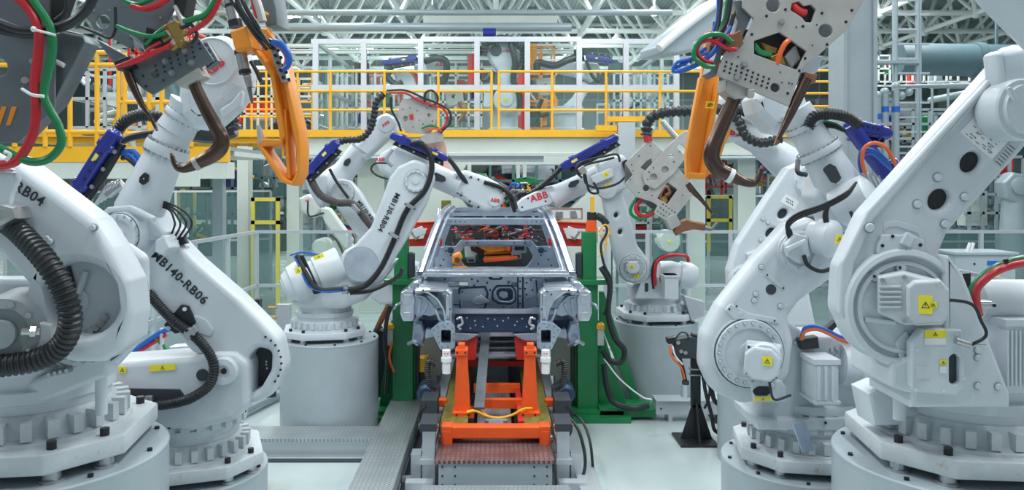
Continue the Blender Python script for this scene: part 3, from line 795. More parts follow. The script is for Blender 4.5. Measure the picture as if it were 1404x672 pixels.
# =================================================================== FRONT LEFT ROBOT (A)
XA, YA = (40 - VX) * 3.5 / F, 3.5
ZA = zz(618, 3.5)
pedestal('broad pale grey pedestal at the bottom left corner, nearest of all', XA, YA, ZA, .57)
A = thing('industrial_robot', 'nearest left white robot with thick ribbed black hose and RB04 on its arm', 'robot', (XA, YA, ZA))
base(A, XA, YA, ZA, .96, rot=R(8))
pl = Pl(110, 420, 3.22, 0)
# waist casting
mb = MB('white')
mb.pp(pl, [(-90, 380), (40, 380), (120, 330), (170, 333, 20), (198, 352, 16), (199, 438, 14), (178, 480, 10), (150, 512, 6), (132, 516), (100, 535, 20), (0, 572), (-90, 590)], t=.07, d=-.06, bev=.03, res=3)
mb.pp(pl, [(-90, 400), (60, 400), (110, 380), (150, 400), (150, 480), (90, 520), (0, 552), (-90, 570)], t=.40, d=-.12, bev=.03)
mb.build('waist_housing', A)
mb = MB('white'); mb.pp(pl, [(-60, 545), (20, 530), (100, 498), (140, 470), (150, 478), (148, 516), (60, 552), (-20, 580), (-60, 585)], t=.10, d=.0, bev=.02, res=2)
mb.pt(pl, [(139, 512, -.1), (139, 568, -.1)], .024, 16); mb.build('waist_rib', A)
joint(A, pl, 114, 428, 83, d=-.02, back=.05, nb=32, bolt='steel')
# lower arm with an oval recess
mb = MB('white')
mb.pp(pl, [(-60, 190), (10, 214), (126, 302, 20), (150, 340, 20), (174, 386, 20), (180, 432, 30), (168, 478, 25), (140, 498, 25), (90, 498, 30), (58, 470, 20), (46, 400, 30), (0, 352), (-60, 320)],
      holes=[(106, 412, 56, 52, 10)], t=.20, d=.17, bev=.035, res=4)
mb.build('lower_arm', A)
mb = MB('white'); mb.disc(pl, 106, 412, 60, [(1, -.05), (1, 0), (.3, 0), (.28, .01), (.01, .01)], 40, .05); mb.m('steel').ring(pl, 106, 412, 45, 10, .016, .02, .05, 230, 330, n=10)
mb.m('white').pt(pl, [(96, 430, .07), (108, 400, .07), (118, 372, .07)], .012)
mb.build('arm_recess', A)
bolts_on(A, pl, [(65, 327), (69, 331), (128, 312), (30, 300)], 4, d=.175)
MB('ink').text(pl, 40, 266, 'RB04', .056, -32, .178, .02).build('marking', A, 'black RB04 lettering')
MB('grey').text(pl, 33, 305, 'CAUTION', .02, -36, .178).text(pl, 29, 312, 'PINCH', .02, -36, .178).build('cast_mark', A)
# motor at the lower left
mb = MB('grey'); pm = Pl(8, 458, 2.95, 18)
mb.disc(pm, 2, 458, 50, [(.98, -.35), (1, -.06), (.96, 0), (.7, .01), (.66, -.01), (.4, -.01), (.38, .03), (.01, .035)], 48)
mb.m('steel').ring(pm, 2, 458, 42, 10, .012, .02, 0)
mb.build('motor', A, 'dark grey round motor')
mb = MB('steel'); mb.pt(pm, [(30, 455, .03), (55, 455, .03)], .014); mb.pt(pm, [(42, 455, .03), (50, 455, .03)], .022, 6); mb.m('white').pp(pm, [(42, 440), (70, 446), (70, 466), (56, 482), (42, 474)], t=.05, d=.0); mb.build('connector', A)
phose(A, pl, [(-20, 300, .15), (8, 305, .2), (38, 330, .26), (70, 368, .3), (92, 412, .3), (96, 448, .28), (80, 478, .26), (48, 494, .26), (8, 501, .28), (-30, 503, .3)], .043, rib=.021, name='corrugated_hose', n=18)
mb = MB('steel'); mb.pp(pl, [(-8, 278), (18, 284), (22, 300), (-8, 316)], t=.12, d=.30, bev=.02); mb.build('hose_clamp', A)
phose(A, pl, [(90, 362, .06), (98, 395, .06), (99, 430, .08)], .016, rib=0)
bolts_on(A, pl, [(x, 512 - (x - 70) * .22) for x in (72, 80, 88, 96)], 3.4, d=.0, h=.03, m='steel')

# =================================================================== SECOND LEFT ROBOT (B)
XB, YB = (248 - VX) * 4.48 / F, 4.48
ZB = zz(640, 4.48)
pedestal('pale grey pedestal with a red scribble, second from the left', XB, YB, ZB, .47)
B = thing('industrial_robot', 'second white robot from the left with MB140-RB06 lettered on its arm', 'robot', (XB, YB, ZB))
base(B, XB + .04, YB, ZB, .80, rot=R(20))
ringteeth(B, XB + .06, YB, zz(587, 4.3), .30, .09)
pl = Pl(300, 500, 4.25, 0)
mb = MB('white')          # waist: broad casting with rounded shoulder
mb.pp(pl, [(120, 500), (205, 494), (262, 490, 20), (296, 484, 16), (322, 484, 14), (340, 498, 14), (340, 556, 14), (322, 577, 16), (262, 592, 20), (190, 584, 30), (120, 576)], t=.30, d=.12, bev=.03, res=3)
mb.build('waist_housing', B)
mb = MB('white'); mb.disc(pl, 307, 509, 19, [(1, -.03), (1, 0), (.9, .02), (.5, .022), (.48, .014), (.2, .014)], 32, .13); mb.m('bolt').disc(pl, 307, 509, 4, [(1, 0), (1, .005)], 12, .144); mb.build('pivot_cap', B)
mb = MB('dark'); mb.pp(pl, [(120, 532), (246, 534, 4), (252, 542, 4), (250, 552, 5), (120, 556)], t=.02, d=.128, bev=.004); mb.disc(pl, 278, 514, 8, [(1, 0), (1, .01)], 20, .12); mb.build('slot', B, 'black slot')
sticker(B, pl, 223, 504, .135, .032, 4, .125, tri=True); sticker(B, pl, 168, 507, .04, .035, 0, .125)
# lower arm
mb = MB('white')
mb.pp(pl, [(168, 306, 10), (190, 290, 16), (214, 306, 8), (245, 336, 20), (266, 358, 20), (324, 408, 30), (356, 440, 30), (380, 466, 30), (388, 506, 30), (374, 542, 20), (342, 558, 16), (336, 530), (300, 492, 20), (262, 484, 20), (236, 452, 20), (204, 400, 20), (170, 352)],
      holes=[[(352, 476, 14), (372, 482, 10), (371, 508, 16), (356, 534, 14), (340, 542, 3), (340, 490, 10)]], t=.20, d=.08, bev=.03, res=4)
mb.m('bolt').ring(pl, 345, 498, 40, 9, .006, .006, .082, -38, 62)
mb.build('lower_arm', B)
mb = MB('dark'); mb.pp(pl, [(325, 465), (378, 465), (378, 545), (325, 550)], t=.02, d=-.06); mb.m('steel'); mb.dots(pl, [(365, 496), (365, 500), (366, 505)], .006, .01, -.06)
mb.build('cavity_shade', B, 'black sheet painting shade inside the joint hollow')  # black sheet puts the shade of the hollow into colour
MB('ink').text(pl, 246, 381, 'MB140-RB06', .066, -43, .084, .02).build('marking', B, 'black MB140-RB06 lettering')
mb = MB('white'); mb.pp(pl, [(262, 430, 6), (282, 438, 6), (292, 452, 6), (288, 462, 6), (268, 455, 4)], t=.01, d=.088, bev=.003); mb.build('cover_plate', B)
# joint three block with drums
pj = Pl(165, 325, 4.1, -12)
joint(B, pj, 165, 322, 32, d=.02, back=.25, nb=14)
mb = MB('white'); mb.pp(pj, [(128, 312), (134, 292, 6), (160, 280, 10), (200, 288, 10), (214, 305, 6), (226, 318, 6), (228, 330, 4), (200, 330), (180, 352), (150, 352)], t=.22, d=-.05, bev=.02, res=2)
mb.pp(pj, [(132, 300, 4), (146, 284, 4), (178, 281, 6), (210, 298, 4), (208, 304), (176, 290), (150, 292), (138, 304)], t=.04, d=.02, bev=.01)
mb.build('elbow_housing', B)
mb = MB('white'); mb.pp(pj, [(212, 330, 3), (224, 322, 3), (232, 340, 3), (224, 352, 3), (212, 346)], t=.1, d=.0, bev=.01); mb.build('connector_boss', B)
# forearm tube up to the wrist
pf = Pl(220, 220, 4.2, 0)
tubelimb(B, seg(pf, (186, 300), (240, 180), [(0, 30), (.08, 33), (.3, 31), (.62, 27), (.66, 26), (.84, 25), (1.0, 24)]))
tubelimb(B, seg(pf, (240, 180), (262, 145), [(0, 26), (.5, 24), (.8, 27), (1, 30)]), 'forearm_sleeve')
flange_ring(B, pf, (186, 300), (240, 180), .79, 30, .05, 22)
flange_ring(B, pf, (240, 180), (262, 145), .55, 27, .03, 18)
mb = MB('bolt'); ph = Pl(197, 245, 4.2 - .125, 10); mb.pp(ph, [(191, 243, 2), (198, 236, 2), (204, 240, 2), (203, 249, 2), (196, 254, 2), (190, 250, 2)], t=.02, d=.012, bev=.003)
mb.m('white').dots(ph, [(197, 245)], .004, .003, .012); mb.build('inspection_cover', B, 'small black cover')
# head
mb = MB('white'); mb.pp(pf, [(240, 128, 10), (246, 82, 18), (268, 54, 16), (300, 44, 20), (326, 58, 20), (336, 90, 16), (334, 120, 16), (318, 146, 16), (284, 176, 10), (262, 176, 10), (244, 158, 10)], t=.26, d=.13, bev=.07, res=5)
mb.disc(pf, 292, 84, 33, [(1, -.02), (1, 0), (.93, .008), (.9, .002), (.3, .004)], 40, .13)
mb.build('wrist_housing', B)
MB('logo_red').text(pf, 293, 93, 'ABB', .065, 38, .138, .03).build('logo', B, 'red ABB lettering')
mb = MB('white'); mb.pp(pf, [(300, 150, 4), (316, 140, 4), (334, 118, 8), (330, 146, 6), (304, 166, 4)], t=.05, d=.15, bev=.01); mb.build('wrist_cover', B)
carrier(B, Pl(125, 228, 4.3, -8), 160, 180, 98, 276, 20, d=.05, sx=1)
pb = Pl(150, 220, 4.35)
phose(B, pb, [(158, 184, .05), (172, 166, .06), (195, 158, .06), (222, 162, .04), (240, 172, -.02)], .034, rib=.016, n=14)
phose(B, pb, [(150, 205, -.1), (175, 190, -.1), (205, 184, -.1), (240, 180, -.1)], .022, rib=0)
for k, (m_, o_) in enumerate((('blue_cable', 0), ('blue_cable', 5), ('black', 9))):
    phose(B, pb, [(170 + o_ * .4, 275, .1), (184 + o_, 250 + o_, .14), (193 - o_ * .2, 225 + o_, .14), (184 - o_, 208 + o_, .12), (168, 208 + o_, .1)], .013, m_, rib=0)
mb = MB('steel')
for k in range(5): mb.pt(pb, [(128 + 5 * k, 282 - 3 * k, .06), (142 + 5 * k, 262 - 3 * k, .1), (150 + 3 * k, 250, .08)], .011)
mb.pp(pb, [(136, 262), (160, 246), (168, 256), (146, 272)], t=.06, d=.1); mb.build('fitting', B)
# cables at the elbow, thick hose on the arm
for k in range(4):
    phose(B, pl, [(212, 275 + 2 * k, .05), (232, 279 + 3 * k, .1), (254 - 5 * k, 291 + 4 * k, .12), (263 - 8 * k, 308 + k, .12), (250 - 6 * k, 328, .06)], .0055, 'black', rib=0, name='cable')
mb = MB('black').pp(pl, [(243, 326), (252, 324), (256, 334), (246, 337)], t=.04, d=.08); mb.m('white').pp(pl, [(226, 338, 2), (244, 330, 3), (256, 338, 3), (250, 348, 2), (232, 346)], t=.06, d=.05, bev=.01); mb.build('plug', B)
phose(B, pl, [(202, 402, .1), (236, 438, .12), (272, 466, .14), (292, 496, .16), (288, 526, .16), (262, 546, .16), (232, 554, .16), (208, 556, .16)], .027, rib=.013, name='corrugated_hose', n=14)
mb = MB('black'); mb.pp(pl, [(224, 446, 2), (248, 418, 3), (258, 420, 3), (268, 442, 2), (262, 452, 2), (240, 458)], t=.02, d=.10, bev=.003); mb.m('white').dots(pl, [(253, 424), (231, 450)], .012, .01, .10); mb.build('hose_bracket', B, 'black hose bracket')
clamp(B, pl, 262, 456, 10, 20, -50, .15); clamp(B, pl, 205, 554, 9, 22, 0, .17)
for k, m_ in enumerate(('orange_cable', 'orange_cable', 'blue_cable', 'blue_cable')):
    phose(B, pl, [(146, 520 + 3 * k, .12), (152, 532 + 3 * k, .15), (168, 543 + 3 * k, .16), (204, 549 + 3 * k, .16)], .010, m_, rib=0, name='cable')
MB('logo_red').text(Pl(216, 652, 3.9), 216, 655, '2/4', .06, 70, .0).build('scribble', B) if False else None

# blue and red cables behind, between A and B
t = thing('cable_bundle', 'blue and red cable bundle with green braces between the two left robots', 'cables', (-2.0, 4.6, 1.4))
pc = Pl(200, 465, 4.75)
MB('blue_cable').pt(pc, [(172, 490), (200, 470), (224, 454), (240, 450)], .016).build('cable', t); MB('red_hose').pt(pc, [(172, 494), (204, 474), (228, 459)], .012).build('cable', t)
MB('green').pt(pc, [(180, 462), (196, 452), (204, 456)], .01, smooth=False).pt(pc, [(212, 462), (236, 486)], .012).build('brace', t)
MB('alu').pt(pc, [(222, 450), (222, 495)], .014).pp(pc, [(232, 476), (262, 474), (262, 486), (232, 488)], t=.1).build('holder', t)

# =================================================================== LEFT MIDDLE ROBOT (C)
XC, YC = (452 - VX) * 8.1 / F, 8.1
ZC = zz(462, 8.1)
pedestal('smooth grey cylindrical pedestal carrying the left middle robot', XC, YC, ZC, .49)
C_ = thing('industrial_robot', 'left middle white robot with MB130-RB04 on its arm reaching over the car roof', 'robot', (XC, YC, ZC))
base(C_, XC - .05, YC, ZC, .80, 'white', rot=R(12))
pl = Pl(495, 362, 7.85)
mb = MB('white'); mb.pp(pl, [(402, 404), (398, 418, 6), (420, 424), (470, 424), (500, 412, 10), (528, 380, 10), (540, 360), (500, 350), (460, 372), (430, 392)], t=.45, d=.05, bev=.04, res=3)
mb.build('waist_housing', C_)
mb = MB('white')
mb.pp(pl, [(534, 243, 6), (546, 228, 10), (568, 218, 14), (588, 226, 14), (596, 244, 10), (584, 280, 20), (556, 330, 30), (536, 362, 20), (526, 378, 16), (508, 392, 20), (482, 388, 16), (466, 368, 16), (468, 346, 16), (486, 336, 16), (508, 312, 20), (522, 276, 30)],
      t=.17, d=.10, bev=.03, res=3)
mb.build('lower_arm', C_)
mb = MB('galv_light'); mb.disc(pl, 495, 362, 24, [(1, -.03), (1, 0), (.3, .002)], 32, .104); mb.build('joint_face', C_, 'shiny round joint face')
joint(C_, pl, 570, 248, 17, d=.10, back=.05, nb=0 or 12)
MB('ink').text(pl, 540, 280, 'MB130-RB04', .078, 0, .104, .02).build('marking', C_, 'black MB130-RB04 lettering') if False else None
a_, b_ = pl.uv(533, 293)
MB('ink').text(pl, 533, 291, 'MB130-RB04', .072, -116, .106, .02).build('marking', C_, 'black MB130-RB04 lettering')
# drum motors to the left
A0, B0 = pl.p(468, 362, -.05), pl.p(388, 396, .12)
tubelimb(C_, [(A0.lerp(B0, t_), r * pl.s) for t_, r in ((0, 24), (.02, 25), (.42, 24), (.44, 21), (.52, 21), (.54, 27), (.7, 28), (.84, 25), (.86, 22), (.96, 18), (.97, 14), (1.0, 12))], 'motor_drum')
sticker(C_, Pl(440, 350, 7.62), 437, 352, .10, .04, 20, .0); sticker(C_, Pl(410, 372, 7.5), 409, 371, .06, .06, 15, .0)
phose(C_, pl, [(404, 352, .2), (412, 368, .24), (424, 392, .25), (446, 400, .25), (470, 398, .2), (480, 396, .14)], .012, 'blue_cable', rib=0, name='cable')
phose(C_, pl, [(398, 350, .1), (416, 346, .12), (440, 350, .05), (455, 352, 0)], .010, 'blue_cable', rib=0, name='cable')
mb = MB('black'); mb.pt(pl, [(407, 350, .2), (418, 372, .24), (436, 396, .25), (470, 396, .2)], .022); mb.pp(pl, [(408, 350), (416, 350), (440, 402), (430, 404)], t=.02, d=.2); mb.build('cable_cover', C_)
clamp(C_, pl, 473, 397, 8, 12, 0, .16)
phose(C_, pl, [(476, 398, .16), (500, 392, .16), (522, 368, .18), (540, 330, .16), (558, 288, .16), (582, 262, .16), (592, 232, .14), (588, 208, .12), (576, 196, .1), (563, 197, .1)], .030, rib=.014, n=12)
phose(C_, pl, [(480, 402, .12), (510, 398, .1), (545, 380, .0), (552, 368, 0)], .02, 'rubber', rib=0)
for q in ((541, 323, 25), (563, 283, 20)): clamp(C_, pl, q[0], q[1], 14, 5, -28, .17)
# elbow head, forearm to the right
mb = MB('white'); mb.pp(pl, [(514, 222, 6), (524, 208, 8), (543, 199, 8), (560, 206, 6), (588, 212, 8), (592, 240, 10), (560, 250, 10), (536, 246, 8), (520, 236, 6)], t=.30, d=-.05, bev=.05, res=3)
mb.build('elbow_housing', C_)
pk = Pl(520, 220, 7.6)
mb = MB('grey'); mb.pt(pl, [(538, 205, .08), (530, 218, .1), (538, 228, .08)], .02); mb.build('handle', C_)
MB('logo_red').text(pl, 521, 219, 'ABB', .05, 0, -.045, .03).build('logo', C_, 'red ABB lettering')
phose(C_, pl, [(536, 224, .05), (515, 224, .06), (509, 232, .06), (516, 240, .06), (532, 246, .05)], .010, 'black', rib=0, name='cable')
pf = Pl(600, 240, 8.25)
tubelimb(C_, seg(pf, (566, 228), (630, 256), [(0, 22), (.3, 20), (.5, 16), (.95, 16), (1, 18)]))
mb = MB('dark'); mb.pp(Pl(600, 242, 8.1), [(592, 240, 3), (598, 236, 3), (610, 242, 3), (612, 248, 3), (606, 250, 3), (594, 247, 3)], t=.02, d=.01); mb.build('inspection_cover', C_, 'dark oval opening')
mb = MB('white'); mb.pp(pf, [(622, 236, 4), (638, 233, 4), (668, 243, 10), (688, 254, 12), (694, 272, 10), (684, 289, 10), (664, 291, 8), (638, 277, 4), (616, 266, 4)], t=.22, d=.10, bev=.05, res=3)
mb.m('steel').ring(pf, 660, 264, 26, 14, .008, .01, .1); mb.m('white').disc(pf, 678, 274, 9, [(1, 0), (.95, .01), (.3, .012)], 24, .10); mb.build('wrist_housing', C_)
MB('logo_red').text(pf, 679, 275, 'ABB', .05, -8, .115, .03).build('logo', C_)
mb = MB('bolt').dots(pf, [(636, 242), (646, 243), (656, 246), (666, 250), (676, 256), (632, 268), (644, 276), (656, 284), (690, 262), (692, 272), (688, 282)], .012, .005, .102); mb.build('screw', C_)
phose(C_, pf, [(664, 250, .1), (684, 256, .12), (696, 264, .1), (702, 278, .06), (706, 290, .02)], .024, rib=.012)
phose(C_, pf, [(672, 252, .08), (692, 260, .1), (704, 272, .1), (708, 286, .06)], .02, rib=.012)
# blue carrier over the forearm
carrier(C_, Pl(575, 198, 7.9), 536, 185, 614, 218, 12, d=.1, sx=-1, lab=(.78, 0))
phose(C_, pf, [(612, 214, .2), (622, 226, .18), (636, 246, .1), (646, 256, .06)], .026, rib=.013)
# =================================================================== ROBOT BEHIND THE LEFT MIDDLE ONE (H)
XH, YH = (560 - VX) * 9.9 / F, 9.9
pedestal('grey pedestal mostly hidden behind the left green post', XH, YH, .62, .42)
H_ = thing('industrial_robot', 'white robot behind the left middle one, raising a grey spot weld gun', 'robot', (XH, YH, .62))
base(H_, XH, YH, .62, .75, 'white')
pl = Pl(520, 300, 9.7)
mb = MB('white'); mb.pp(pl, [(500, 400), (510, 372, 8), (560, 360, 8), (600, 372), (610, 410), (520, 418)], t=.4, d=.0, bev=.03); mb.build('waist_housing', H_)
mb = MB('white'); mb.pp(pl, [(450, 262, 8), (462, 244, 10), (480, 248, 8), (492, 262, 6), (520, 308, 10), (560, 350, 10), (572, 380, 10), (552, 396, 10), (530, 384, 8), (500, 340, 20), (462, 286, 10)], t=.18, d=.12, bev=.03, res=3)
mb.build('lower_arm', H_)
joint(H_, pl, 470, 264, 17, d=.125, back=.1, nb=12, m='white')
MB('ink').text(pl, 503, 291, 'MB130-RB02', .06, -52, .125, .02).build('marking', H_)
pf = Pl(500, 210, 9.9)
tubelimb(H_, seg(pf, (448, 266), (496, 204), [(0, 22), (.1, 24), (.3, 22), (.5, 16), (.96, 15), (1, 18)]))
mb = MB('dark'); mb.pp(Pl(475, 224, 9.7), [(470, 226, 2), (473, 219, 3), (480, 216, 2), (481, 222, 3), (476, 229, 3)], t=.02, d=.02); mb.build('inspection_cover', H_, 'dark oval opening')
mb = MB('white'); mb.pp(pf, [(482, 206, 4), (504, 178, 6), (516, 160, 8), (530, 154, 8), (542, 162, 8), (542, 182, 8), (524, 198, 6), (500, 220, 6), (490, 216, 4)], t=.26, d=.12, bev=.05, res=3)
mb.disc(pf, 529, 170, 12, [(1, 0), (.93, .012), (.3, .014)], 28, .12); mb.build('wrist_housing', H_)
MB('logo_red').text(pf, 529, 170, 'ABB', .055, 35, .136, .03).build('logo', H_, 'red ABB lettering')
mb = MB('white'); mb.pp(pl, [(415, 240, 6), (424, 232, 6), (446, 240, 6), (448, 270, 8), (440, 290, 6), (422, 262, 6)], t=.25, d=.05, bev=.04); mb.build('elbow_housing', H_)
carrier(H_, Pl(440, 220, 9.3), 463, 194, 414, 244, 14, d=.0, sx=1, lab=(.35, 0))
phose(H_, pl, [(462, 196, .2), (475, 192, .2), (495, 190, .2), (508, 176, .2), (513, 158, .22), (516, 140, .22), (526, 129, .2)], .045, rib=.05, n=12, ribd=.8)
phose(H_, pl, [(424, 236, .3), (428, 250, .35), (440, 268, .36), (462, 278, .32), (484, 280, .28), (502, 302, .26), (530, 335, .2)], .048, 'hose_grey', rib=.016, n=12, label='dark brown grey hose')
phose(H_, pl, [(452, 232, .2), (462, 250, .22), (478, 272, .2)], .018, rib=0)
clamp(H_, pl, 488, 286, 12, 6, -50, .3)

def weldplate(root, pl, outline, holes, dots, t=.03, d=0, m='plate', name='side_plate', br=.009, dh=.004, dm='bolt', label=None):
    mb = MB(m); mb.pp(pl, outline, holes, t=t, d=d, bev=.003)
    mb.m(dm)
    for q in dots: mb.cyl(pl.p(q[0], q[1], d - .003), pl.p(q[0], q[1], d + dh), (q[2] * pl.s if len(q) > 2 else br), n=8)
    return mb.build(name, root, label)
# gun of H
G = thing('weld_gun', 'small grey spot weld gun held up behind the left crossed robots, copper base', 'weld gun', pl.p(575, 190))
pg = Pl(575, 160, 9.5)
o1 = [(546, 158, 2), (547, 146, 2), (552, 136, 2), (576, 132, 2), (600, 146, 3), (597, 170, 4), (590, 184, 3), (556, 182, 2)]
weldplate(G, pg, o1, [(556, 163, 3.2, 4.5), (589, 158, 3)], [(x, y) for x, y in ((552, 150), (562, 148), (572, 152), (580, 170), (566, 174), (552, 175), (585, 148), (593, 166), (575, 165))], t=.025, d=.08, br=.007)
weldplate(G, pg, o1, [], [], t=.025, d=-.14)
mb = MB('plate'); mb.pp(pg, [(552, 150), (590, 150), (588, 178), (556, 178)], t=.18, d=.04, bev=.01); mb.pp(pg, [(575, 186), (606, 178), (608, 194), (582, 198)], t=.12, d=.1, bev=.004); mb.build('transformer', G)
mb = MB('pink'); mb.pp(pg, [(596, 196), (610, 194), (618, 238), (604, 240)], t=.08, d=-.05); mb.pp(pg, [(584, 194), (596, 192), (602, 240), (592, 240)], t=.08, d=-.1); mb.build('copper_arm', G, 'light copper bars')
mb = MB('red'); mb.pp(pg, [(561, 157), (566, 156), (567, 163), (562, 164)], t=.01, d=.095); mb.build('tag', G, 'red tag')
for m_, pts in (('red_hose', [(534, 127), (556, 128), (574, 138), (592, 144), (606, 148), (613, 158), (610, 172), (600, 180)]), ('black', [(530, 124), (556, 124), (580, 134), (600, 142), (616, 152), (617, 168), (604, 182)]),
                ('black', [(582, 142), (583, 128), (592, 124), (600, 132), (598, 142), (588, 145)]), ('green_hose', [(578, 176), (590, 172), (602, 176)]), ('orange_cable', [(584, 180), (596, 176), (606, 180)]), ('black', [(536, 134), (537, 150), (546, 168), (550, 180)])):
    phose(G, pg, pts, .013, m_, rib=0, d=.12)

# robot I: pale, further behind at the left
I_ = thing('industrial_robot', 'small distant greenish white robot left of the crossed arms', 'robot', P(450, 400, 13) * V3(1, 1, 0))
pl = Pl(450, 320, 12.6)
mb = MB('cream'); mb.pp(pl, [(409, 272, 3), (422, 266, 4), (436, 272, 4), (444, 286, 6), (430, 300, 4), (412, 290, 3)], t=.3, bev=.04, res=3); mb.pp(pl, [(436, 282, 4), (452, 286, 6), (484, 330, 8), (474, 346, 6), (444, 304, 6)], t=.2, d=.1, bev=.03)
mb.build('upper_arm', I_)
MB('cream').disc(pl, 466, 345, 17, [(1, -.3), (1, 0), (.9, .03), (.3, .04)], 28).disc(pl, 440, 340, 13, [(1, -.3), (1, 0), (.8, .04)], 24).build('joint_drum', I_)
MB('cream').pp(pl, [(448, 355), (482, 355), (488, 400), (440, 400)], t=.5).lathe((P(463, 400, 12.6).x, 12.8, 0), (0, 0, 1), [(.3, 0), (.3, .8), (.25, .9)], 28).build('column_base', I_)
phose(I_, pl, [(422, 276, .1), (424, 296, .12), (444, 292, .12)], .014, 'black', rib=0); phose(I_, pl, [(452, 322, .2), (462, 330, .2), (472, 350, .2)], .02, 'bronze', rib=0)
MB('logo_red').text(pl, 421, 275, 'ABB', .04, 10, .01, .02).build('logo', I_)
# =================================================================== FRONT RIGHT ROBOT (F)
XF, YF = (1322 - VX) * 3.9 / F, 3.9
ZF = zz(624, 3.9)
pedestal('broad grey pedestal at the bottom right corner', XF, YF, ZF, .60)
Fr = thing('industrial_robot', 'nearest right white robot, its long arm with two oval holes leaning right', 'robot', (XF, YF, ZF))
base(Fr, XF, YF, ZF, .98, rot=R(-6))
pl = Pl(1240, 420, 3.55)
mb = MB('white')       # triangular waist casting
mb.pp(pl, [(1296, 352, 6), (1302, 350, 6), (1322, 376), (1386, 540, 4), (1386, 560), (1250, 560), (1250, 540), (1222, 532, 8), (1222, 500), (1296, 470)], t=.40, d=.155, bev=.02, res=2)
mb.build('waist_housing', Fr)
mb = MB('white'); mb.pp(pl, [(1190, 540), (1214, 530, 4), (1228, 536), (1250, 560), (1300, 560), (1300, 585), (1200, 585)], t=.2, d=-.2, bev=.02); mb.pt(pl, [(1233, 535, -.08), (1233, 575, -.08)], .027, 16); mb.build('waist_rib', Fr)
mb = MB('white')       # lower arm
mb.pp(pl, [(1374, 84, 6), (1392, 60, 10), (1440, 60, 10), (1440, 160, 10), (1404, 206, 10), (1302, 318, 16), (1290, 345, 10), (1310, 400, 20), (1300, 455, 20), (1262, 498, 20), (1214, 500, 20), (1172, 470, 30), (1148, 425, 30), (1152, 365, 30), (1186, 293, 30)],
      holes=[(1333.5, 222, 16, 12, -48), (1289.5, 273.5, 16, 12.5, -48)], t=.13, d=.10, bev=.03, res=4)
mb.build('lower_arm', Fr)
mb = MB('black'); mb.pp(pl, [(1300, 185), (1380, 130), (1380, 200), (1310, 300), (1256, 304)], t=.01, d=.065); mb.build('cavity_shade', Fr, 'black sheet painting shade inside the oval holes')  # sheet sunk inside the arm, black so the holes look shaded
mb = MB('white'); mb.pp(pl, [(1372, 92, 4), (1380, 96, 3), (1200, 300, 20), (1172, 362, 20), (1160, 440, 20), (1150, 430, 20), (1154, 360, 20), (1190, 288, 20)], t=.03, d=.125, bev=.012, res=3); mb.build('arm_ridge', Fr)
bolts_on(Fr, pl, [(1285, 243), (1322, 270), (1257, 280), (1295, 307)], 5.2, d=.10, h=.016)
bolts_on(Fr, pl, [(1192, 312)], 6, d=.13, h=.012)
mb = MB('white'); mb.pp(pl, [(1204, 338, 2), (1211, 322, 4), (1240, 322, 3), (1246, 318, 2), (1268, 330, 3), (1268, 345, 2), (1258, 350), (1204, 348)], t=.03, d=.13, bev=.006)
mb.pp(pl, [(1244, 320, 1), (1256, 326, 1), (1248, 340, 1), (1236, 334, 1)], t=.03, d=.15, bev=.004); mb.m('bolt').dots(pl, [(1210, 337, 3), (1224, 324), (1262, 336)], .008, .004, .131); mb.build('stop_block', Fr)
mb = MB('white'); mb.pp(pl, [(1210, 304, 6), (1230, 302, 6), (1262, 312, 6), (1268, 328, 4), (1264, 332), (1258, 320, 6), (1230, 311, 6), (1216, 312, 4), (1212, 320)], t=.01, d=.105, bev=.004); mb.build('rim', Fr)
mb = MB('white')       # joint ring
mb.disc(pl, 1234, 420, 78, [(1, -.1), (1, .03), (.97, .045), (.90, .05), (.88, .045), (.86, .012), (.80, .01), (.78, .03), (.72, .035), (.70, .015), (.2, .015)], 64, .10)
mb.build('joint_ring', Fr)
bolts_on(Fr, pl, [(1199, 379), (1234, 367), (1211, 383)], 6.5, d=.115, h=.02)
for q in ((1234, 367), (1199, 379)): MB('bolt').dots(pl, [q], .007, .004, .135).build('screw', Fr)
mb = MB('white'); mb.pp(pl, [(1188, 436), (1230, 440), (1230, 446), (1188, 442)], t=.03, d=.14); mb.pp(pl, [(1228, 470, 4), (1244, 452, 4), (1250, 470, 3), (1236, 500, 3)], t=.03, d=.13); mb.build('web', Fr)
# motor: finned body to the left, octagonal cap to the right
pm = Pl(1250, 410, 3.36, -22)
mb = MB('white_dusty')
mb.pp(pm, [(1204, 380, 3), (1240, 374, 3), (1290, 388, 4), (1290, 446, 4), (1240, 446, 3), (1204, 430, 3)], t=.20, d=.06, bev=.01, res=2)
for k in range(5): mb.pp(pm, [(1205, 392 + 7 * k), (1236, 392 + 7 * k), (1236, 395 + 7 * k), (1205, 395 + 7 * k)], t=.012, d=.07, bev=.002)
mb.build('motor', Fr)
mb = MB('white_dusty'); mb.pp(pm, [(1244, 394, 3), (1254, 386, 3), (1290, 384, 3), (1302, 398, 3), (1302, 434, 3), (1292, 446, 3), (1256, 447, 3), (1244, 434, 3)], t=.08, d=.12, bev=.012, res=3)
mb.m('steel').dots(pm, [(1240, 380), (1240, 440), (1210, 384)], .010, .012, .06); mb.build('motor_cap', Fr)
sticker(Fr, pm, 1269, 418, .05, .075, 0, .12); sticker(Fr, pm, 1280, 418, .026, .024, 0, .12, tri=True)
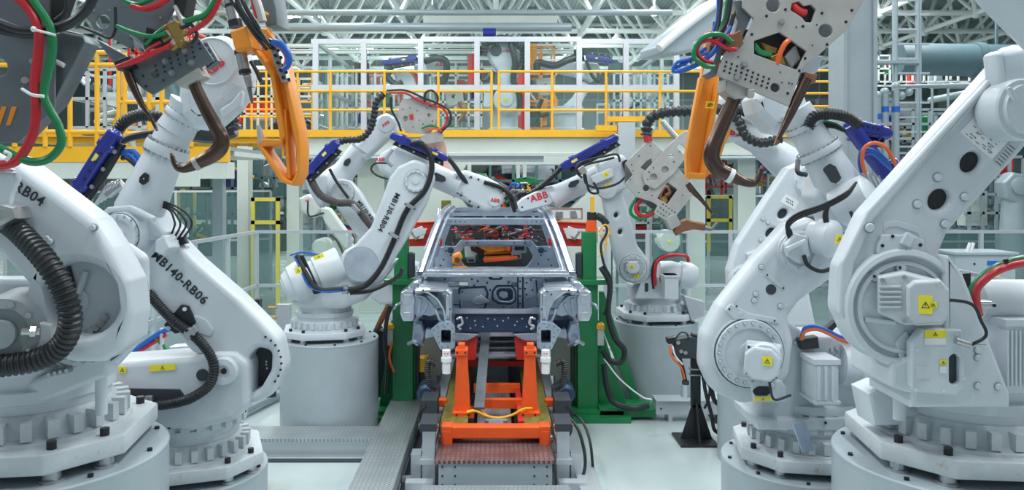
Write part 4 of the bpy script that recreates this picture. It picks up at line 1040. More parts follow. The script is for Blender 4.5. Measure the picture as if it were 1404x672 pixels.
# switch box plate
mb = MB('white'); mb.pp(pl, [(1250, 530, 4), (1250, 470, 4), (1265, 452, 4), (1320, 452, 3), (1324, 530, 4), (1312, 543, 4), (1256, 538, 3)], holes=[[(1302, 490, 5), (1310, 484, 6), (1316, 490, 5), (1316, 524, 5), (1309, 529, 6), (1302, 524, 5)]], t=.05, d=.195, bev=.008, res=2)
mb.m('dark').pp(pl, [(1299, 484), (1319, 484), (1319, 530), (1299, 530)], t=.005, d=.17)
mb.m('white').dots(pl, [(1256, 534), (1312, 458), (1322, 520), (1258, 480), (1294, 536)], .008, .008, .195); mb.build('cover_plate', Fr)
sticker(Fr, pl, 1282, 458, .09, .032, 0, .196); sticker(Fr, pl, 1282, 468, .09, .028, 0, .196, m='paper', name='instruction_label', tri=False); sticker(Fr, pl, 1293, 497, .028, .022, 0, .196); sticker(Fr, pl, 1293, 507, .028, .03, 0, .196, m='paper', name='instruction_label', tri=False)
mb = MB('white'); mb.pp(pl, [(1258, 502, 1), (1272, 502, 1), (1276, 508, 1), (1276, 520, 1), (1258, 520, 1)], t=.006, d=.199, bev=.002); mb.build('plug_cover', Fr)
bolts_on(Fr, pl, [(1340, 480), (1340, 490), (1340, 529), (1368, 530)], 4.2, d=.156, h=.012)
MB('steel').pt(pl, [(1310, 467, .22), (1330, 473, .22)], .014, 12).pt(pl, [(1330, 473, .22), (1350, 473, .2)], .008).m('black').pt(pl, [(1280, 410, .2), (1330, 416, .24), (1345, 440, .24), (1352, 460, .24), (1332, 473, .22)], .007).build('cable', Fr)
# drum and finned motor at the right
mb = MB('white'); A0, B0 = pl.p(1336, 412, -.1), pl.p(1430, 412, -.1); ax = (B0 - A0).normalized()
mb.lathe(A0, ax, [(.07, 0), (.088, .01), (.09, .04), (.095, .05), (.095, .35)], 32); mb.build('motor_drum', Fr)
mb = MB('white'); c = pl.p(1384, 440, .0)
mb.bbox(c.x - .05, c.x + .16, c.y - .06, c.y + .14, zz(538, 3.5), zz(440, 3.5)); 
for k in range(6): mb.bbox(c.x - .055 + .018 * k, c.x - .048 + .018 * k, c.y - .072, c.y, zz(528, 3.5), zz(452, 3.5))
mb.bbox(c.x - .06, c.x + .17, c.y - .07, c.y + .15, zz(446, 3.5), zz(438, 3.5)); mb.build('finned_motor', Fr)
mb = MB('pedestal').pp(pl, [(1302, 374, 2), (1312, 374, 2), (1312, 394, 2), (1302, 394, 2)], t=.05, d=.0); mb.m('black').pp(pl, [(1312, 376), (1332, 374), (1332, 400), (1312, 400)], t=.05, d=-.02); mb.m('white').disc(pl, 1307, 379, 3, [(1, 0), (.9, .012)], 10, .0).disc(pl, 1307, 389, 3, [(1, 0), (.9, .012)], 10, .0); mb.build('connector_block', Fr)
clamp(Fr, pl, 1344, 417, 22, 10, 0, .04, m='alu')
for k, (m_, dx, dy) in enumerate((('green_hose', 0, 0), ('green_hose', 4, 1), ('red_hose', 8, 5), ('red_hose', 12, 9), ('red_hose', 10, 7))):
    phose(Fr, pl, [(1430, 352 + dy, .1), (1400, 354 + dy, .12), (1368, 364 + dy, .12), (1340 + dx * .3, 384 + dy, .08), (1328 + dx, 408, .06), (1332 + dx, 432, .02)], .012, m_, rib=0, d=.01 * k)
clamp(Fr, pl, 1380, 363, 6, 16, 10, .14, m='black')
mb = MB('alu'); mb.pp(pl, [(1300, 366, 2), (1380, 382, 2), (1404, 390, 2), (1404, 394), (1300, 374)], t=.02, d=-.12); mb.build('guard_strip', Fr)
# elbow at the top right
pe = Pl(1390, 130, 3.4, 10)
mb = MB('white')
mb.disc(pe, 1404, 150, 42, [(1, -.12), (1, -.01), (.95, 0), (.8, .0), (.78, .02), (.5, .02), (.1, .022)], 48, .06)
mb.pp(pe, [(1368, 72, 6), (1376, 68, 4), (1420, 60), (1440, 120), (1440, 190), (1410, 190, 10), (1385, 160, 10), (1372, 110, 10)], t=.10, d=.02, bev=.03, res=3)
mb.pp(pe, [(1382, 120, 3), (1388, 118, 3), (1398, 134, 3), (1392, 140, 3)], t=.02, d=.1, bev=.008)
mb.build('elbow_housing', Fr)
mb = MB('white'); mb.pp(pl, [(1356, 156, 2), (1368, 149, 2), (1378, 156, 2), (1378, 166, 2), (1364, 170, 2)], t=.05, d=.14, bev=.006); mb.pp(pl, [(1380, 164, 3), (1388, 158, 3), (1398, 166, 2), (1396, 178, 2), (1384, 176, 2)], t=.04, d=.13, bev=.006); mb.m('bolt').dots(pl, [(1386, 170)], .006, .004, .13); mb.build('elbow_stop', Fr)
pu = Pl(1400, 20, 3.2)
tubelimb(Fr, seg(pu, (1366, -46), (1460, 60), [(0, 44), (.2, 46), (.5, 44), (1, 40)]), 'forearm')
# instruction sheet
mb = MB('paper'); mb.pp(pl, [(1340, 156), (1384, 192), (1360, 219), (1316, 181)], t=.003, d=.103, bev=.0005)
mb.m('ink')
def q2(u, v): a = (1340 + (1384 - 1340) * u + (1316 - 1340) * v, 156 + (192 - 156) * u + (181 - 156) * v); return a
for u, v, w_, h_ in ((.12, .22, .02, .14), (.36, .16, .10, .3), (.36, .55, .12, .03), (.3, .78, .18, .04), (.72, .3, .10, .05), (.76, .62, .16, .05), (.84, .82, .14, .05), (.66, .8, .1, .03)):
    mb.pp(pl, [q2(u - w_ / 2, v - h_ / 2), q2(u + w_ / 2, v - h_ / 2), q2(u + w_ / 2, v + h_ / 2), q2(u - w_ / 2, v + h_ / 2)], [[q2(u - w_ * .34, v - h_ * .34), q2(u + w_ * .34, v - h_ * .34), q2(u + w_ * .34, v + h_ * .34), q2(u - w_ * .34, v + h_ * .34)]], t=.001, d=.1045, bev=.0001)
random.seed(3)
for k in range(26):
    u, v = random.uniform(.1, .9), random.choice((.45, .6, .7, .88, .3)); mb.pp(pl, [q2(u, v), q2(u + .07, v), q2(u + .07, v + .02), q2(u, v + .02)], t=.001, d=.1045, bev=.0001)
mb.build('instruction_label', Fr, 'white instruction sheet with small diagrams')
mb = MB('alu'); mb.pp(pl, [(1386, 193), (1396, 202), (1374, 230), (1362, 221)], t=.002, d=.103, bev=.0005); mb.m('ink')
for k in range(7):
    a = (1384 - 3.1 * k, 198 + 3.7 * k); mb.pp(pl, [a, (a[0] + 8, a[1] + 6.5), (a[0] + 7.5, a[1] + 7.3), (a[0] - .5, a[1] + .8)], t=.001, d=.104, bev=.0001)
mb.build('rating_plate', Fr)

# =================================================================== SECOND RIGHT ROBOT (E)
XE, YE = (1102 - VX) * 5.0 / F, 5.0
ZE = zz(628, 5.0)
pedestal('pale pedestal with a faint red scribble, second from the right', XE, YE, ZE, .50)
E = thing('industrial_robot', 'second white robot from the right, bending up to hold the large drilled weld gun', 'robot', (XE, YE, ZE))
base(E, XE + .02, YE, ZE, .86, rot=R(-10))
ringteeth(E, XE + .02, YE, zz(592, 4.75), .32, .11)
pl = Pl(1060, 420, 4.75)
mb = MB('white')
mb.pp(pl, [(1040, 470), (1078, 440, 8), (1098, 452, 6), (1104, 462), (1180, 462, 6), (1196, 480, 8), (1196, 520, 8), (1184, 535, 6), (1178, 582, 6), (1040, 582, 6), (1040, 530)], t=.34, d=.02, bev=.02, res=2)
mb.build('waist_housing', E)
mb = MB('white'); mb.pp(pl, [(1036, 576), (1184, 572), (1196, 582, 3), (1190, 592), (1040, 590)], t=.45, d=.08, bev=.01); mb.m('bolt').dots(pl, [(1092, 580), (1132, 580), (1160, 580)], .009, .006, .08); mb.build('turntable_plate', E)
mb = MB('white')
mb.pp(pl, [(964, 505, 30), (966, 462, 30), (988, 420, 20), (1042, 352, 10), (1082, 308, 10), (1112, 298, 12), (1146, 318, 10), (1158, 350, 10), (1146, 380, 10), (1098, 414, 16), (1082, 436, 16), (1090, 470, 20), (1084, 520, 30), (1060, 548, 30), (1020, 556, 30), (980, 540, 30)],
      t=.20, d=.14, bev=.05, res=4)
mb.build('lower_arm', E)
mb = MB('dark'); mb.disc(pl, 1057, 397, 7, [(1, -.01), (1, .003)], 20, .14); mb.m('white').pp(pl, [(1048, 378, 3), (1052, 374, 3), (1077, 393, 3), (1074, 398, 3)], t=.02, d=.15, bev=.006); mb.m('bolt').dots(pl, [(1052, 377), (1074, 395)], .006, .004, .151); mb.build('slotted_boss', E)
bolts_on(E, pl, [(1044, 366), (1090, 348), (1036, 403), (1070, 420), (1034, 412), (1015, 430)], 3.2, d=.142, h=.01)
joint(E, pl, 1027, 484, 50, d=.145, back=.1, nb=22, m='white')
mb = MB('white'); mb.pp(pl, [(994, 426, 3), (1002, 416, 4), (1030, 430, 6), (1066, 436, 4), (1070, 446, 3), (1040, 440, 6), (1006, 438, 4)], t=.03, d=.15, bev=.008); mb.m('bolt').dots(pl, [(1000, 424), (1062, 440), (1010, 420)], .006, .004, .15); mb.build('cast_lip', E)
bolts_on(E, pl, [(1160, 488), (1160, 500), (1090, 470), (1100, 562), (1170, 560), (1140, 480)], 2.4, d=.022, h=.01)
# motor on the joint
motor(E, Pl(1040, 486, 4.55, -20), 1046, 490, 46, 44, .20, d=.0, ang=-4, lab=False)
mb = MB('white'); mb.disc(Pl(1050, 490, 4.4, -20), 1049, 493, 22, [(1, -.05), (1, -.01), (.9, .005), (.2, .006)], 32, .03); mb.build('motor_cap', E)
sticker(E, Pl(1050, 490, 4.34, -20), 1052, 495, .05, .05, 0, .0)
mb = MB('white'); mb.pp(pl, [(1028, 522, 3), (1072, 522, 3), (1078, 532, 3), (1078, 552, 3), (1034, 552, 3)], t=.06, d=.17, bev=.008); mb.m('black').pp(pl, [(1031, 536, 6), (1040, 530, 5), (1054, 530, 5), (1058, 538, 5), (1052, 543, 4), (1036, 543, 4)], t=.01, d=.176, bev=.003); mb.build('terminal_box', E)
sticker(E, pl, 1046, 547, .10, .022, 0, .17); phose(E, pl, [(1052, 500, .3), (1056, 530, .3), (1062, 548, .25), (1084, 542, .2)], .007, 'black', rib=0, name='cable')
bolts_on(E, pl, [(1061, 516), (1058, 528)], 3.6, d=.17, h=.012)
# standing motor and side drum
mb = MB('white'); x0, x1 = pl.p(1092, 0).x, pl.p(1127, 0).x
mb.bbox(x0 + .01, x1 - .01, 4.5, 4.7, zz(556, 4.5), zz(500, 4.5)); mb.bbox(x0, x1, 4.49, 4.7, zz(500, 4.5), zz(493, 4.5)); mb.bbox(x0, x1, 4.49, 4.7, zz(554, 4.5), zz(550, 4.5))
for k in range(3): mb.bbox(x0 + .02 + .04 * k, x0 + .035 + .04 * k, 4.485, 4.5, zz(548, 4.5), zz(502, 4.5))
mb.build('standing_motor', E)
A0, B0 = pl.p(1150, 500, .02), pl.p(1196, 505, .02)
tubelimb(E, [(A0, .12), (A0.lerp(B0, .5), .12), (A0.lerp(B0, .55), .135), (A0.lerp(B0, .9), .13), (B0, .11)], 'motor_drum')
bolts_on(E, pl, [(1147, 478), (1147, 488), (1147, 498), (1147, 508), (1147, 520)], 2.6, d=.022, h=.012)
for k, m_ in enumerate(('orange_cable', 'orange_cable', 'blue_cable', 'blue_cable')):
    phose(E, pl, [(1099, 466 - 2 * k, .08), (1104, 455 - 2 * k, .1), (1120, 452 - 1.5 * k, .1), (1136, 458 - 1.5 * k, .1), (1152, 466 - 1.5 * k, .1), (1168, 470 - 2 * k, .08), (1176, 462 - k, .05)], .009, m_, rib=0, name='cable')
mb = MB('black'); mb.pp(pl, [(1096, 466), (1122, 462), (1124, 478), (1100, 480)], t=.08, d=.08); mb.pp(pl, [(1132, 452), (1146, 440), (1150, 446), (1138, 458)], t=.06, d=.1); mb.build('cable_holder', E)
mb = MB('glass_tint'); mb.m('galv').pp(Pl(1100, 600, 4.45), [(1086, 580), (1104, 577), (1117, 618), (1100, 622)], t=.01); mb.build('tag_plate', E, 'tilted clear blue grey plate')
# elbow: big motor, plate, hub
joint(E, pl, 1095, 345, 28, d=.15, back=.1, nb=0 + 8, gap=False)
mb = MB('white'); mb.pp(pl, [(1078, 336, 3), (1090, 320, 4), (1108, 324, 3), (1112, 350, 3), (1098, 362, 3), (1080, 352, 3)], t=.10, d=.22, bev=.01); mb.pp(pl, [(1078, 340), (1104, 328), (1106, 333), (1080, 346)], t=.03, d=.26); mb.build('elbow_motor', E)
A0, B0 = pl.p(1112, 322, .14), pl.p(1148, 330, .26)
tubelimb(E, [(A0.lerp(B0, t_), r * pl.s) for t_, r in ((0, 18), (.3, 20), (.32, 24), (.8, 25), (.9, 22), (1, 16))], 'elbow_drum')
sticker(E, Pl(1150, 327, 4.42), 1151, 328, .045, .05, -10, .0)
mb = MB('white'); mb.pp(pl, [(1130, 235, 8), (1150, 225, 8), (1176, 240, 10), (1200, 262, 10), (1206, 300, 10), (1180, 330, 12), (1146, 330, 8), (1140, 300, 10), (1120, 270, 10)], t=.30, d=.0, bev=.05, res=3); mb.build('elbow_housing', E)
mb = MB('white'); A0, B0 = pl.p(1150, 286, .02), pl.p(1200, 262, .16); ax = (B0 - A0).normalized(); mb.lathe(A0, ax, [(.06, 0), (.12, .0), (.125, .1), (.12, .2), (.08, .22)], 32); mb.build('counter_drum', E)
# forearm up-left to the head
pf = Pl(1130, 230, 4.8)
fa, fb = (1172, 292), (1090, 150)
tubelimb(E, seg(pf, fa, fb, [(0, 30), (.2, 31), (.42, 28), (.55, 26), (.6, 25), (.8, 23), (1, 22)]))
flange_ring(E, pf, fa, fb, .60, 31, .04, 24); flange_ring(E, pf, fa, fb, .84, 26, .03, 18)
mb = MB('dark'); mb.pp(Pl(1141, 238, 4.66, -12), [(1128, 232, 3), (1138, 224, 3), (1146, 228, 3), (1154, 244, 3), (1148, 252, 3), (1140, 250, 3)], t=.02, d=.012, bev=.003); mb.m('white').dots(Pl(1141, 238, 4.66, -12), [(1134, 225, 0), (1149, 251, 0)], .006, .004, .014); mb.build('inspection_cover', E, 'black hexagonal cover')
mb = MB('white'); mb.pp(pf, [(1030, 134, 8), (1050, 118, 8), (1100, 112, 10), (1110, 140, 10), (1104, 168, 8), (1084, 184, 8), (1060, 180, 8), (1036, 156, 8)], t=.26, d=.0, bev=.06, res=4); mb.build('wrist_housing', E)
MB('logo_red').text(pf, 1056, 160, 'ABB', .04, 0, -.0).build('logo', E) if False else None
carrier(E, Pl(1190, 185, 5.0), 1162, 172, 1218, 184, 20, d=.05, sx=-1, lab=(.15, 0))
mb = MB('blue'); mb.pt(Pl(1190, 185, 4.9), [(1165, 172), (1216, 240)], .05, 14); mb.ball(Pl(1190, 185, 4.9).p(1226, 228), .05, 7); mb.build('hose_carrier', E, 'blue carrier slanting down')
pb = Pl(1190, 200, 4.8)
phose(E, pb, [(1108, 175, .1), (1116, 160, .1), (1136, 156, .1), (1160, 160, .08), (1176, 170, .02)], .034, rib=.016, n=14)
for k in range(3): phose(E, pb, [(1106, 190 + 3 * k, .05), (1118, 170 + 3 * k, .05), (1140, 168 + 3 * k, .05), (1158, 178 + k, .02)], .009, ('green_hose', 'black', 'black')[k], rib=0, name='cable')
phose(E, pb, [(1186, 238, .15), (1182, 220, .17), (1186, 202, .18), (1200, 196, .18), (1216, 204, .16), (1226, 222, .14), (1230, 230, .12)], .011, 'orange_cable', rib=0, name='cable')
for k in range(3): phose(E, pb, [(1182 + 3 * k, 242, .12), (1178 + 2 * k, 222, .14), (1182 + 2 * k, 206 + 3 * k, .14), (1198, 206 + 3 * k, .14), (1214 - k, 218 + 3 * k, .12), (1222, 232, .1)], .009, 'blue_cable', rib=0, name='cable')
mb = MB('steel')
for k in range(4): mb.pt(pb, [(1182 + 7 * k, 236 + 2 * k, .14), (1192 + 6 * k, 254 + k, .12)], .014)
mb.pp(pb, [(1188, 264, 2), (1226, 252, 2), (1232, 262, 2), (1196, 276, 2)], t=.1, d=.05); mb.build('fitting', E)
mb = MB('red'); mb.pt(pb, [(1190, 270, .12), (1206, 262, .12)], .01).m('blue_cable').pt(pb, [(1198, 276, .12), (1212, 266, .12)], .01); mb.build('fitting', E)
for k in range(3):
    phose(E, pl, [(1174 - k, 250 + 2 * k, .25), (1160, 264 + 3 * k, .28), (1130, 280 + 3 * k, .26), (1096, 292 + 3.4 * k, .24), (1080 + k, 304 + 3 * k, .22), (1079 + 3 * k, 318, .2), (1082 + k, 328, .18)], .007, 'black', rib=0, name='cable')
    if k < 3: phose(E, pl, [(1150, 270 + k, .26), (1134 + k, 284, .26), (1130 + 2 * k, 300, .26), (1138 + k, 318, .24)], .009, 'black', rib=0, name='cable')
phose(E, pl, [(1102, 350, .24), (1108, 364, .24), (1126, 372, .24), (1146, 366, .22)], .012, 'black', rib=0, name='cable'); phose(E, pl, [(1094, 220, .1), (1094, 236, .16), (1106, 240, .16)], .014, 'black', rib=0, name='cable')
phose(E, pl, [(1166, 290, .2), (1174, 302, .22), (1196, 300, .2)], .01, 'black', rib=0, name='cable')

# =================================================================== THIRD RIGHT ROBOT (K), behind E
XK, YK = (1040 - VX) * 7.2 / F, 7.2
pedestal('pedestal showing only as a pale grey strip behind the second right robot', XK, YK, .70, .36)
K_ = thing('industrial_robot', 'white robot mostly hidden behind the second right robot', 'robot', (XK, YK, .70))
base(K_, XK, YK, .70, .7, 'white')
pl = Pl(1040, 320, 6.95)
mb = MB('white'); mb.pp(pl, [(1010, 400), (1060, 380), (1110, 400), (1120, 450), (1010, 450)], t=.4, d=.0, bev=.03); mb.build('waist_housing', K_)
mb = MB('white')
mb.pp(pl, [(1080, 230, 8), (1100, 222, 8), (1124, 234, 8), (1128, 262, 10), (1110, 292, 10), (1050, 372, 16), (1044, 410, 16), (1022, 420, 14), (1002, 404, 14), (1000, 372, 20), (1012, 334, 20), (1052, 272, 20)],
      holes=[(1074, 293, 8, 6, -45), (1057.5, 319.5, 8, 6, -45)], t=.16, d=.12, bev=.025, res=3); mb.build('lower_arm', K_)
MB('dark').pp(pl, [(1036, 345), (1058, 276), (1094, 262), (1098, 300), (1060, 350)], t=.01, d=.08).build('cavity_shade', K_, 'black sheet painting shade inside the oval holes')  # dark sheet within the arm gives its holes painted shade
bolts_on(K_, pl, [(1053, 305), (1080, 312), (1043, 329), (1046, 300), (1068, 332)], 2.6, d=.12)
joint(K_, pl, 1022, 384, 22, d=.125, back=.05, nb=10, gap=False); mb = MB('white'); mb.pp(pl, [(1024, 348, 2), (1040, 342, 2), (1044, 358, 2), (1028, 362, 2)], t=.06, d=.16, bev=.008); mb.build('stop_block', K_)
joint(K_, pl, 1112, 248, 24, d=.13, back=.1, nb=10, gap=False)
mb = MB('paper'); mb.pp(pl, [(1078, 266), (1096, 276), (1090, 288), (1070, 277)], t=.003, d=.123, bev=.0005); mb.m('ink')
for k in range(8): mb.pp(pl, [(1074 + 2.5 * (k % 4) + 4, 271 + 1.5 * (k % 4) + 4 * (k // 4)), (1076 + 2.5 * (k % 4) + 4, 272 + 1.5 * (k % 4) + 4 * (k // 4)), (1075 + 2.5 * (k % 4) + 4, 274 + 1.5 * (k % 4) + 4 * (k // 4))], t=.001, d=.1245, bev=.0001)
mb.build('instruction_label', K_)
mb = MB('white'); mb.pp(pl, [(1104, 256, 2), (1120, 248, 3), (1136, 256, 2), (1130, 276, 3), (1112, 276, 2)], t=.2, d=.2, bev=.02); mb.m('bolt').dots(pl, [(1112, 260), (1122, 268)], .008, .005, .2); mb.build('elbow_motor', K_)
pf = Pl(1040, 200, 7.2)
tubelimb(K_, seg(pf, (1100, 240), (990, 158), [(0, 22), (.2, 24), (.4, 20), (.55, 17), (.7, 20), (.98, 20), (1, 16)]))
mb = MB('white'); mb.pp(pf, [(974, 130, 6), (1004, 128, 6), (1030, 160, 6), (1024, 192, 6), (1000, 196, 6), (972, 180, 8)], t=.22, d=.1, bev=.05, res=3); mb.build('wrist_housing', K_)
MB('logo_red').text(pf, 1004, 181, 'ABB', .09, -8, .106, .03).build('logo', K_, 'red ABB lettering')
phose(K_, pf, [(1000, 150, .2), (1014, 168, .24), (1022, 186, .24), (1044, 196, .22), (1070, 190, .2)], .045, rib=.045, n=12, ribd=.8)
phose(K_, pf, [(886, 186, .3), (890, 164, .3), (912, 154, .32), (950, 152, .3), (990, 150, .26), (1020, 152, .2), (1060, 160, .1)], .05, rib=.05, n=14, ribd=.8, name='dress_hose', label='thick black segmented hose')
mb = MB('red_hose'); mb.pt(pf, [(980, 140, .3), (988, 128, .3), (994, 136, .3)], .03).pt(pf, [(886, 176, .32), (887, 192, .32)], .03); mb.build('hose_sleeve', K_, 'red hose sleeve') if False else None

# =================================================================== RIGHT MIDDLE ROBOT (D)
XD, YD = (899 - VX) * 9.3 / F, 9.3
ZD = .90
pedestal('grey cylindrical pedestal carrying the right middle robot', XD, YD, ZD, .485)
D_ = thing('industrial_robot', 'right middle white robot reaching left over the car roof', 'robot', (XD, YD, ZD))
base(D_, XD, YD, ZD, .86, 'white', rot=R(4))
pl = Pl(870, 370, 9.05)
mb = MB('white'); mb.pp(pl, [(868, 412), (866, 392, 5), (886, 384, 5), (912, 382), (922, 412)], t=.4, d=.02, bev=.02); mb.pp(pl, [(870, 410, 2), (884, 372, 4), (898, 374, 4), (912, 398, 4), (910, 410, 2)], t=.05, d=.1, bev=.01); mb.m('dark').pp(pl, [(884, 388, 2), (889, 388, 2), (889, 400, 2), (884, 400, 2)], t=.01, d=.106, bev=.002); mb.build('waist_housing', D_)
mb = MB('white'); mb.pp(pl, [(824, 262, 6), (838, 250, 8), (852, 256, 8), (862, 290, 20), (874, 336, 20), (892, 360, 14), (892, 382, 12), (872, 392, 14), (850, 378, 14), (842, 350, 20), (832, 300, 20)],
     holes=[(845, 295, 2.8, 3.8, 20), (850.5, 318, 3, 3.8, 20)], t=.16, d=.12, bev=.03, res=3); mb.build('lower_arm', D_)
MB('dark').pp(pl, [(838, 285), (852, 285), (858, 328), (846, 328)], t=.01, d=.08).build('cavity_shade', D_, 'black sheet painting shade inside the oval holes')  # shade in the two holes is the colour of this sheet
joint(D_, pl, 868, 368, 20, d=.125, back=.1, nb=14)
motor(D_, pl, 866, 366, 18, 16, .1, d=.12)
sticker(D_, pl, 873, 379, .07, .04, 0, .15)
mb = MB('white'); x0 = pl.p(904, 0).x; mb.bbox(x0, x0 + .15, 8.75, 8.95, zz(408, 8.85), zz(376, 8.85)).bbox(x0 - .01, x0 + .16, 8.74, 8.95, zz(379, 8.85), zz(376, 8.85)); mb.build('standing_motor', D_)
A0, B0 = pl.p(902, 372, -.05), pl.p(954, 380, -.05)
tubelimb(D_, [(A0.lerp(B0, t_), r * pl.s) for t_, r in ((0, 14), (.3, 17), (.55, 16), (.56, 19), (.85, 18), (1, 14))], 'motor_drum')
phose(D_, pl, [(898, 392, .15), (898, 372, .15), (902, 358, .15), (920, 350, .15), (940, 351, .12), (944, 358, .08)], .02, 'red_hose', rib=0); phose(D_, pl, [(896, 396, .13), (894, 372, .13), (900, 356, .13), (920, 348, .13), (942, 349, .1)], .014, 'black', rib=0)
mb = MB('alu'); mb.pp(pl, [(938, 406), (966, 414), (966, 434), (948, 440)], t=.15, d=.1); mb.build('side_box', D_)
mb = MB('white'); mb.pp(pl, [(822, 246, 6), (820, 224, 6), (838, 212, 6), (856, 212, 8), (866, 234, 6), (862, 258, 6), (844, 268, 6), (828, 264, 6)], t=.30, d=.16, bev=.04, res=3); mb.disc(pl, 832, 258, 15, [(1, 0), (.9, .02), (.3, .022)], 24, .16)
mb.pp(pl, [(810, 242, 3), (838, 230, 3), (842, 242, 3), (814, 254, 3)], t=.1, d=.24, bev=.01); mb.build('elbow_housing', D_)
sticker(D_, pl, 831, 239, .06, .05, 20, .24); sticker(D_, pl, 833, 254, .06, .035, 20, .19)
pf = Pl(770, 260, 9.3)
tubelimb(D_, seg(pf, (840, 232), (756, 272), [(0, 14), (.2, 15), (.55, 14), (.8, 14.5), (1, 17)]))
mb = MB('dark'); mb.pp(Pl(787, 252, 9.12), [(779, 254, 2), (782, 249, 3), (793, 246, 3), (795, 249, 2), (789, 256, 3), (780, 258, 2)], t=.02, d=.015); mb.build('inspection_cover', D_, 'dark oval opening')
mb = MB('white'); mb.pp(pf, [(706, 281, 4), (716, 272, 2), (742, 258, 4), (758, 254, 3), (768, 272, 3), (752, 282, 3), (714, 292, 3)], t=.2, d=.12, bev=.02, res=2); mb.m('bolt').dots(pf, [(724, 272), (716, 284), (748, 276)], .012, .004, .12); mb.build('wrist_housing', D_)
MB('logo_red').text(pf, 739, 270, 'ABB', .11, 16, .124, .03).build('logo', D_, 'red ABB lettering')
carrier(D_, Pl(800, 210, 9.1), 770, 230, 847, 187, 13, d=.1, sx=-1, lab=(.22, 0))
phose(D_, pf, [(772, 228, .22), (758, 242, .2), (742, 256, .12), (726, 266, .04)], .032, rib=.015)
for k, pts in enumerate(([(796, 240), (790, 232), (798, 222), (830, 214), (846, 212), (850, 222)], [(798, 244), (792, 236), (804, 226), (828, 220), (842, 216)], [(802, 238), (808, 262), (820, 264), (814, 250)], [(800, 236), (804, 252), (822, 258), (846, 252), (860, 240)])):
    phose(D_, pl, pts, .013, 'black', rib=0, d=.28, name='cable')
mb = MB('steel'); mb.pp(pl, [(792, 232, 2), (800, 226, 2), (806, 236, 2), (798, 240, 2)], t=.1, d=.3); mb.build('fitting', D_)
mb = MB('black'); mb.pp(pl, [(853, 222, 3), (860, 218, 3), (868, 228, 3), (866, 242, 3), (858, 238, 2)], t=.12, d=.22); mb.build('tool_flange', D_)

# robot L: small distant pale drum behind fence at the right
L_ = thing('industrial_robot', 'distant pale robot of which one round drum shows below the drilled weld gun', 'robot', P(915, 420, 13.5) * V3(1, 1, 0))
pl = Pl(917, 332, 13.2); MB('cream').disc(pl, 918, 331, 15, [(1, -.35), (1, 0), (.9, .03), (.3, .035)], 28).m('sticker').dots(pl, [(918, 331)], .03, .01, .036).build('joint_drum', L_)
MB('teal').pp(pl, [(900, 322, 4), (936, 322, 4), (938, 372), (902, 372)], t=.4, d=-.2, bev=.03).lathe((P(918, 0, 13.2).x, 13.45, 0), (0, 0, 1), [(.3, 0), (.3, .95), (.24, 1.1)], 24).build('column_base', L_)

# distant robots seen in the gap under the front right robot's arm
M_ = thing('industrial_robot', 'dim grey robot far behind the right fence near the frame edge', 'robot', P(1395, 330, 15) * V3(1, 1, 0))
pl = Pl(1390, 260, 14.5); MB('pipe').pp(pl, [(1376, 250, 4), (1390, 236, 5), (1410, 240), (1414, 270), (1396, 280, 5), (1380, 272, 4)], t=.3, bev=.05, res=3).disc(pl, 1398, 255, 12, [(1, -.1), (1, .05), (.6, .07)], 24).lathe((P(1400, 0, 14.5).x, 14.7, 0), (0, 0, 1), [(.3, 0), (.28, .9), (.2, 2.2)], 24).build('body', M_)
# =================================================================== WELD GUNS
def tipped(root, pl, pts, radii, m='bronze', d=0, tip=None, name='electrode_arm', label=None, n=20):
    """bent bar whose radius follows radii (px)"""
    P_ = catmull([pl.p(q[0], q[1], d + (q[2] if len(q) > 2 else 0)) for q in pts], 8); N = len(P_)
    def r(t):
        x = t * (len(radii) - 1); i = min(int(x), len(radii) - 2); return (radii[i] + (radii[i + 1] - radii[i]) * (x - i)) * pl.s
    mb = MB(m); mb.tube(P_, r, n, smooth=False)
    if tip: mb.m('copper'); e = (P_[-1] - P_[-2]).normalized(); mb.cyl(P_[-1] - e * .01, P_[-1] + e * tip, radii[-1] * pl.s * 1.05, radii[-1] * pl.s * .7, 12)
    return mb.build(name, root, label)
def grid(o, a, b, na, nb, r=None, skip=()):
    out = []
    for i in range(na):
        for j in range(nb):
            if (i, j) in skip: continue
            q = (o[0] + a[0] * i + b[0] * j, o[1] + a[1] * i + b[1] * j); out.append(q if r is None else (*q, r))
    return out
# ---- right drilled gun (G4)
G4 = thing('weld_gun', 'large grey drilled plate spot weld gun at the top right with bent bronze arm', 'weld gun', P(1060, 130, 4.2))
pl = Pl(1080, 70, 4.3)
ol = [(1020, -30), (1190, -30), (1187, -4, 3), (1160, 42, 4), (1120, 78, 5), (1100, 94, 3), (1082, 146, 3), (983, 103, 3), (993, 74, 3), (997, 68, 5), (1013, 66, 4), (1022, 50, 4), (1034, 26, 3), (1018, 10, 3)]
holes = [(1060, 7, 9.5), (1132, 42, 9.5), (1063, 120, 6.5), [(1034, 56, 1), (1069, 44, 1), (1106, 70, 1), (1093, 96, 1), (1034, 74, 1)], [(1086, 4, 2), (1096, 2, 2), (1102, 8, 3), (1112, 6, 3), (1119, 13, 2), (1113, 31, 2), (1104, 30, 3), (1100, 24, 2), (1084, 14, 2)]]
dd = grid((996, 85), (7.3, 2.9), (-1.5, 6), 9, 3, 1.6) + [(1077, 13), (1051, 22), (1101, 36), (1127, 18), (1168, 14), (1134, 61), (1160, 30), (1096, 97), (1080, 128), (1072, 113, 1), (1104, 80), (1012, 78, 1), (1031, 47), (1120, 34, 1), (1092, 37, 1), (1114, 62, 1), (1082, 114, 1), (1086, 115, 1), (1070, 99, 1)]
weldplate(G4, pl, ol, holes, dd, t=.022, d=.10, br=.0075)
weldplate(G4, pl, ol, [], [], t=.022, d=-.06, name='rear_plate', m='plate_dark')  # closed and darker, so the front plate's holes read as shaded
